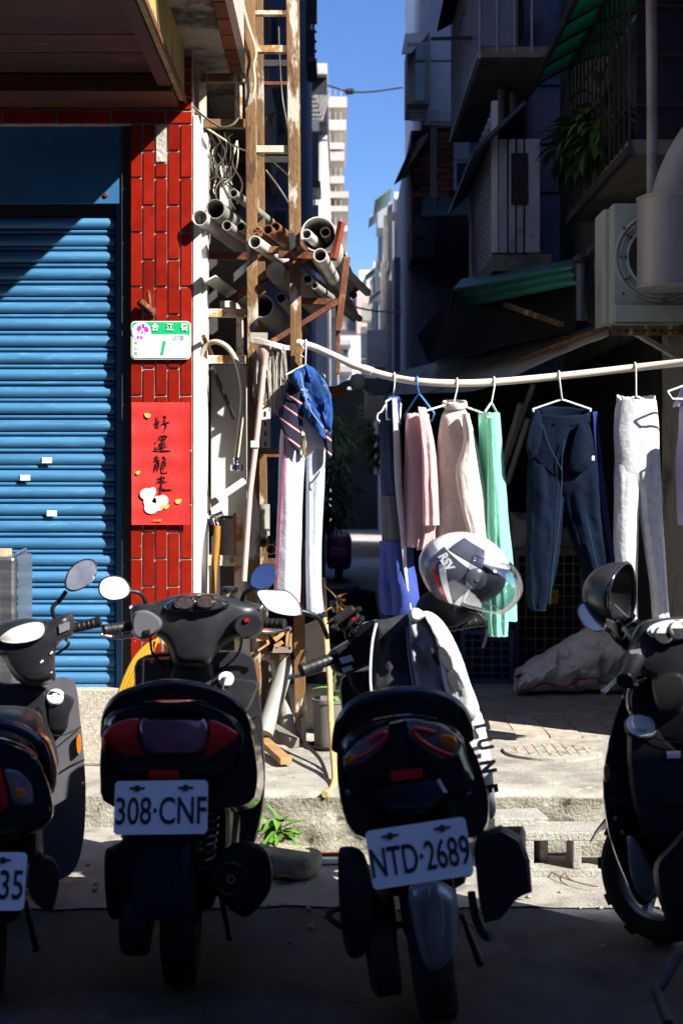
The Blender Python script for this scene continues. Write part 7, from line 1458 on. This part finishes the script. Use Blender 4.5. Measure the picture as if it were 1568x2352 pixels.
solid(s1, 'tail_lamp', [(-60, 1770), (-6, 1760), (10, 1800), (20, 1850), (-10, 1870), (-60, 1870)], [(3.585, .9), (3.592, 1), (3.65, 1)], m_redl, 24)
sg = solid(s1, 'turn_signal', [(10, 1770), (40, 1772), (70, 1800), (76, 1840), (60, 1852), (32, 1845), (20, 1810)], [(3.585, .9), (3.592, 1), (3.65, 1)], m_clrl, 24)
solid(sg, 'amber_bulb', [(36, 1812), (52, 1812), (58, 1828), (46, 1838), (34, 1828)], [(3.572, .8), (3.58, 1), (3.59, 1)], m_amb, 16)
plate(s1, at(-56, 2025, 3.47), .243, .137, .0, -.3, '35', .098, .66, .0008, right=True)
solid(s1, 'mud_flap', [(-120, 2070), (-10, 2070), (-14, 2160), (-40, 2200), (-110, 2200)], [(3.6, .95), (3.61, 1), (3.63, 1)], m_bl, None)
mu = solid(s1, 'muffler', [(60, 1990), (80, 1965), (120, 1970), (136, 2010), (130, 2060), (118, 2096), (100, 2090), (70, 2060)], [(3.7, .86), (3.715, .97), (3.78, 1.), (4.1, .9), (4.25, .6)], m_black, 28)
# ---------------------------------------------------------------- scooter at the right edge, heading away to the left
s4 = thing('scooter', 'black scooter at the right picture edge turned towards the alley with bright dials', 'scooter', group='scooters parked in a row', mtx=rootm(1.45, 3.36, .43))
chassis(s4, 1.14, .205, .25, .1)
seat(s4, [(-.2, .72, .1, .03), (0, .74, .15, .05), (.3, .71, .15, .06), (.5, .67, .1, .05)])
LS = [(1446, 1556), (1430, 1600), (1410, 1654), (1393, 1722), (1383, 1790), (1386, 1850), (1398, 1920), (1424, 1996), (1462, 2074), (1500, 2070), (1560, 2010), (1640, 1920), (1680, 1700), (1650, 1560), (1540, 1540)]
build('leg_shield', MB().loft([pxring(LS, Y, 50, k) for Y, k in ((4.2, .98), (4.22, 1.), (4.28, .97))]), m_gl, s4, smooth=50)
solid(s4, 'inner_panel', [(1446, 1640), (1480, 1632), (1530, 1700), (1580, 1740), (1640, 1760), (1640, 1960), (1560, 1990), (1470, 1900), (1440, 1760)], [(4.08, .88), (4.1, .98), (4.2, 1)], m_pl, 36)
solid(s4, 'upper_panel', [(1436, 1610), (1450, 1566), (1520, 1556), (1600, 1570), (1640, 1640), (1640, 1720), (1560, 1710), (1500, 1690), (1450, 1650)], [(4.09, .86), (4.11, .98), (4.2, 1)], m_gl, 36)
build('ignition_ring', MB().lathe([(.001, -.014), (.024, -.014), (.027, -.01), (.027, -.004), (.04, 0), (.042, .006)], at(1471, 1665, 4.07), (0, .7, -.7), 28), m_pltw, s4, smooth=30)
build('ignition_bezel', MB().lathe([(.03, -.006), (.045, 0), (.048, .01)], at(1472, 1667, 4.072), (0, .7, -.7), 28), m_black, s4, smooth=30)
solid(s4, 'side_reflector', [(1386, 1762), (1396, 1757), (1401, 1775), (1398, 1794), (1388, 1794)], [(4.175, .9), (4.18, 1), (4.22, 1)], m_amb, 18)
solid(s4, 'info_sticker', [(1530, 1726), (1562, 1725), (1562, 1742), (1531, 1743)], [(4.068, .98), (4.072, 1), (4.1, 1)], m_pltw, None)
solid(s4, 'handlebar_cowl', [(1440, 1500), (1452, 1456), (1476, 1428), (1520, 1420), (1580, 1416), (1650, 1430), (1680, 1480), (1650, 1540), (1600, 1580), (1540, 1586), (1490, 1560), (1456, 1540)], [(4.0, .76), (4.015, .9), (4.06, .98), (4.12, 1.), (4.2, .92)], m_pl, 50)
solid(s4, 'dash_rim', [(1484, 1450), (1500, 1434), (1540, 1424), (1600, 1424), (1620, 1440), (1600, 1462), (1550, 1470), (1505, 1466)], [(3.985, .96), (3.993, 1), (4.06, 1.)], m_pltw, 36)
solid(s4, 'dash_face', [(1484, 1450), (1500, 1434), (1540, 1424), (1600, 1424), (1620, 1440), (1600, 1462), (1550, 1470), (1505, 1466)], [(3.977, .84), (3.983, .87), (4.0, .87)], m_dash, 36)
for x, y in ((1524, 1457), (1556, 1446)): build('dial', MB().lathe([(.026, 0), (.027, -.004), (.021, -.005), (.02, 0)], at(x, y, 3.976), (0, 1, -.3), 24), m_black, s4, smooth=40)
solid(s4, 'knee_cover', [(1498, 1560), (1530, 1545), (1568, 1548), (1580, 1600), (1560, 1640), (1520, 1640), (1502, 1610)], [(3.98, .8), (3.995, .96), (4.1, 1)], m_black, 28)
solid(s4, 'switch_button', [(1444, 1494), (1470, 1490), (1474, 1504), (1450, 1508)], [(3.99, .9), (3.995, 1), (4.05, 1)], m_sil, None)
grip(s4, (1466, 1506, 4.02), (1434, 1566, 3.9), .022, [(1452, 1530, 4.02), (1420, 1558, 3.98), (1384, 1592, 3.94)])
mirror(s4, [(1325, 1402), (1332, 1386), (1350, 1384), (1374, 1398), (1392, 1426), (1390, 1446), (1368, 1452), (1344, 1440), (1330, 1420)], 4.05, [(1388, 1444, 4.06), (1402, 1452, 4.07), (1415, 1470, 4.08), (1440, 1490, 4.1)], mat('tan_mirror', (.6, .5, .4), .08, 1., rnd=0))
solid(s4, 'fork_cover', [(1440, 1925), (1470, 1940), (1500, 2010), (1506, 2050), (1480, 2070), (1450, 2020)], [(4.16, .85), (4.17, 1), (4.25, 1)], m_sil, 28)
build('side_stand', MB().tube(pxpath([(1560, 2190, 3.4), (1520, 2262, 3.36), (1508, 2276, 3.35), (1522, 2320, 3.3), (1534, 2352, 3.26)], 20), .012, 8), m_dark, s4, smooth=60)
solid(s4, 'floor_side', [(1500, 2000), (1540, 1940), (1600, 1880), (1700, 1860), (1740, 2100), (1640, 2160), (1540, 2130)], [(3.86, .9), (3.9, 1), (4.1, 1)], m_black, 30)
# little helmet-shaped phone shade
mhc = at(1398, 1362, 4.1)
mh = thing('phone_sunshade', 'small black helmet shaped phone shade mounted above the right scooter mirror', 'phone shade', at(1398, 1450, 4.1))
def mini(u, v, k=1.):
    a = 2 * PI * u; b = PI / 2 * v
    ax_ = Vector((.75, -.62, -.05)).normalized(); s_ = ax_.cross(Vector((0, 0, 1))).normalized(); up = s_.cross(ax_)
    sh_ = 1 + .12 * math.cos(2 * a) + .06 * math.cos(3 * a + .5)
    r_ = math.cos(b) ** .75 * sh_ * k
    return mhc + ax_ * (.045 - .115 * math.sin(b) * k) + s_ * (.072 * r_ * math.cos(a)) + up * (.098 * r_ * math.sin(a))
build('shell', MB().grid(mini, 36, 12, True), m_pl, mh, smooth=70, solid=.004)
build('inner_face', MB().grid(lambda u, v: mini(u, .05 + .85 * v, .86), 36, 10, True), m_black, mh, smooth=70)
build('rim', MB().tube([mini(k / 36, .0) for k in range(36)], .0045, 8, closed=True), m_gl, mh, smooth=60)
build('phone_plate', MB().prism([at(x, y, 4.05) for x, y in ((1396, 1398), (1412, 1388), (1466, 1440), (1450, 1456))], (0, .012, .004)), m_pl, mh, bevel=.002)
for x, y in ((1398, 1408), (1418, 1426), (1432, 1424), (1452, 1420), (1448, 1450), (1462, 1432)): build('claw', MB().tube([at(x, y, 4.06), at(x + 2, y - 5, 4.03)], .008, 8), m_gl, mh, smooth=60)
build('arm', MB().tube(pxpath([(1420, 1430, 4.1), (1426, 1460, 4.1), (1440, 1490, 4.1)], 8), .016, 10), m_black, mh, smooth=60)
build('screw', MB().lathe([(.005, 0), (.005, -.005), (.001, -.006)], at(1370, 1372, 4.04), (0, 1, 0), 8), m_chrome, mh)
# ---- coiled yellow hose hanging beside the first scooter
yh = thing('yellow_hose_coil', 'coiled yellow hose hanging behind the black scooter beside the shutter', 'hose', at(350, 1650, 5.55))
m_yel = mat('yellow_hose', (.55, .27, .015), .4, var=.12, sc=8)
mb = MB()
for k in range(6):
    o = k * 9.
    build('hose_loop', MB().tube(pxpath([(262 + o * 1.1, 1655 - o, 5.5), (272 + o, 1600 - o * .6, 5.5), (300 + o, 1530 - o * .3, 5.52), (330 + o * .5, 1490 - o * .2 + k, 5.54), (360 + k, 1474 - k * 1.2, 5.55), (392 - o * .3, 1488 - k * 2, 5.57), (410 - o * .5, 1530, 5.6), (415 - o, 1600, 5.6)], 34), .0085, 8), m_yel, yh, smooth=60)
build('strap', MB().tube(pxpath([(366, 1462, 5.52), (372, 1480, 5.5), (372, 1505, 5.5)], 8), .009, 6, flat=.3), m_white, yh)
# ---- small fittings on the scooters
def screws(t, pts, r_=.006):
    for x, y, Y in pts: build('screw', MB().lathe([(r_, .002), (r_, -.003), (r_ * .6, -.005), (r_ * .2, -.003)], at(x, y, Y), (0, 1, 0), 10), m_alu, t, smooth=40)
screws(s1, [(118, 1500, 4.62), (116, 1546, 4.63), (190, 1800, 4.86), (96, 1520, 4.62), (60, 1640, 4.74)])
screws(s2, [(425, 1512, 4.8), (460, 1512, 4.8), (300, 1395, 4.8), (600, 1395, 4.8), (595, 1720, 4.98), (350, 1520, 4.9)])
screws(s4, [(1432, 1602, 4.19), (1412, 1880, 4.2), (1428, 1912, 4.2), (1600, 1500, 4.02), (1470, 1545, 4.06)])
screws(s3, [(1075, 1820, 3.56), (800, 1820, 3.56), (905, 1490, 4.36)], .007)
def seamline(t, pts, r_=.0022):
    build('panel_gap', MB().tube(pxpath(pts, 26), r_, 5), mat('panel_gap_black', (.002, .002, .002), .9), t)
seamline(s2, [(392, 1378, 4.79), (396, 1420, 4.775), (410, 1470, 4.79), (420, 1528, 4.83)]); seamline(s2, [(505, 1376, 4.79), (500, 1420, 4.775), (486, 1470, 4.79), (470, 1528, 4.83)])
seamline(s2, [(240, 1760, 3.85), (300, 1806, 3.8), (400, 1812, 3.79), (490, 1806, 3.8), (560, 1760, 3.86)]); seamline(s2, [(492, 1650, 4.86), (540, 1655, 4.86), (596, 1640, 4.97)])
seamline(s1, [(100, 1684, 4.75), (140, 1690, 4.76), (186, 1670, 4.85)]); seamline(s1, [(60, 1426, 4.64), (110, 1432, 4.63), (128, 1470, 4.65)]); seamline(s1, [(130, 1780, 4.85), (160, 1760, 4.85), (195, 1745, 4.86)])
seamline(s4, [(1440, 1640, 4.1), (1490, 1690, 4.07), (1560, 1706, 4.06), (1640, 1708, 4.08)]); seamline(s4, [(1400, 1830, 4.19), (1440, 1850, 4.12), (1500, 1848, 4.08), (1600, 1850, 4.08)])
seamline(s3, [(800, 1790, 3.52), (860, 1800, 3.49), (960, 1800, 3.49), (1080, 1770, 3.54)])
for t_, p_ in ((s2, [(345, 1462, 4.86), (350, 1500, 4.88), (375, 1530, 4.9), (392, 1560, 4.92)]), (s2, [(556, 1462, 4.86), (548, 1500, 4.88), (520, 1530, 4.9), (496, 1545, 4.92)]), (s3, [(800, 1545, 4.42), (820, 1590, 4.46), (870, 1610, 4.5)]), (s4, [(1440, 1540, 4.05), (1452, 1580, 4.1), (1490, 1610, 4.14)]), (s2, [(300, 1960, 3.95), (330, 1990, 4.0), (320, 2040, 4.0), (296, 2080, 4.0)])):
    build('control_cable', MB().tube(pxpath(p_, 18), .0045, 6), m_black, t_, smooth=60)
build('key', MB().box(at(516, 1556, 4.84), (.012, .02, .006)), m_alu, s2); build('key_tag', MB().tube(pxpath([(516, 1560, 4.83), (512, 1576, 4.83), (514, 1592, 4.83)], 8), .004, 6), m_rustd, s2)
solid(s2, 'warning_label', [(436, 1600), (470, 1600), (470, 1622), (436, 1622)], [(4.874, .98), (4.877, 1), (4.89, 1)], mat('dim_label', (.2, .2, .2), .5), None)
solid(s1, 'hook', [(84, 1630), (94, 1622), (100, 1640), (98, 1668), (88, 1668)], [(4.7, .8), (4.71, 1), (4.76, 1)], m_black, 18)
for k in range(5): build('amber_facet', MB().box(at(1014 + 8 * k, 1700 + 4 * k - 6, 3.462), (.005, .003, .016)), m_amb, lr)
# dust and grit on the ground: leaves and pebbles
mb = MB()
for i in range(90):
    x, y = RND.uniform(-.95, 1.3), RND.uniform(4.3, 5.34); r_ = RND.uniform(.003, .011) ; mb.grid(lambda u, v: (x + r_ * math.cos(PI * (v - .5)) * math.cos(2 * PI * u), y + r_ * math.cos(PI * (v - .5)) * math.sin(2 * PI * u), (.012 if y > 4.8 else .006) + r_ * .7 * math.sin(PI * (v - .5))), 6, 4, True)
build('gravel', mb, m_apron, kind='stuff', label='scattered grit along the gutter apron')
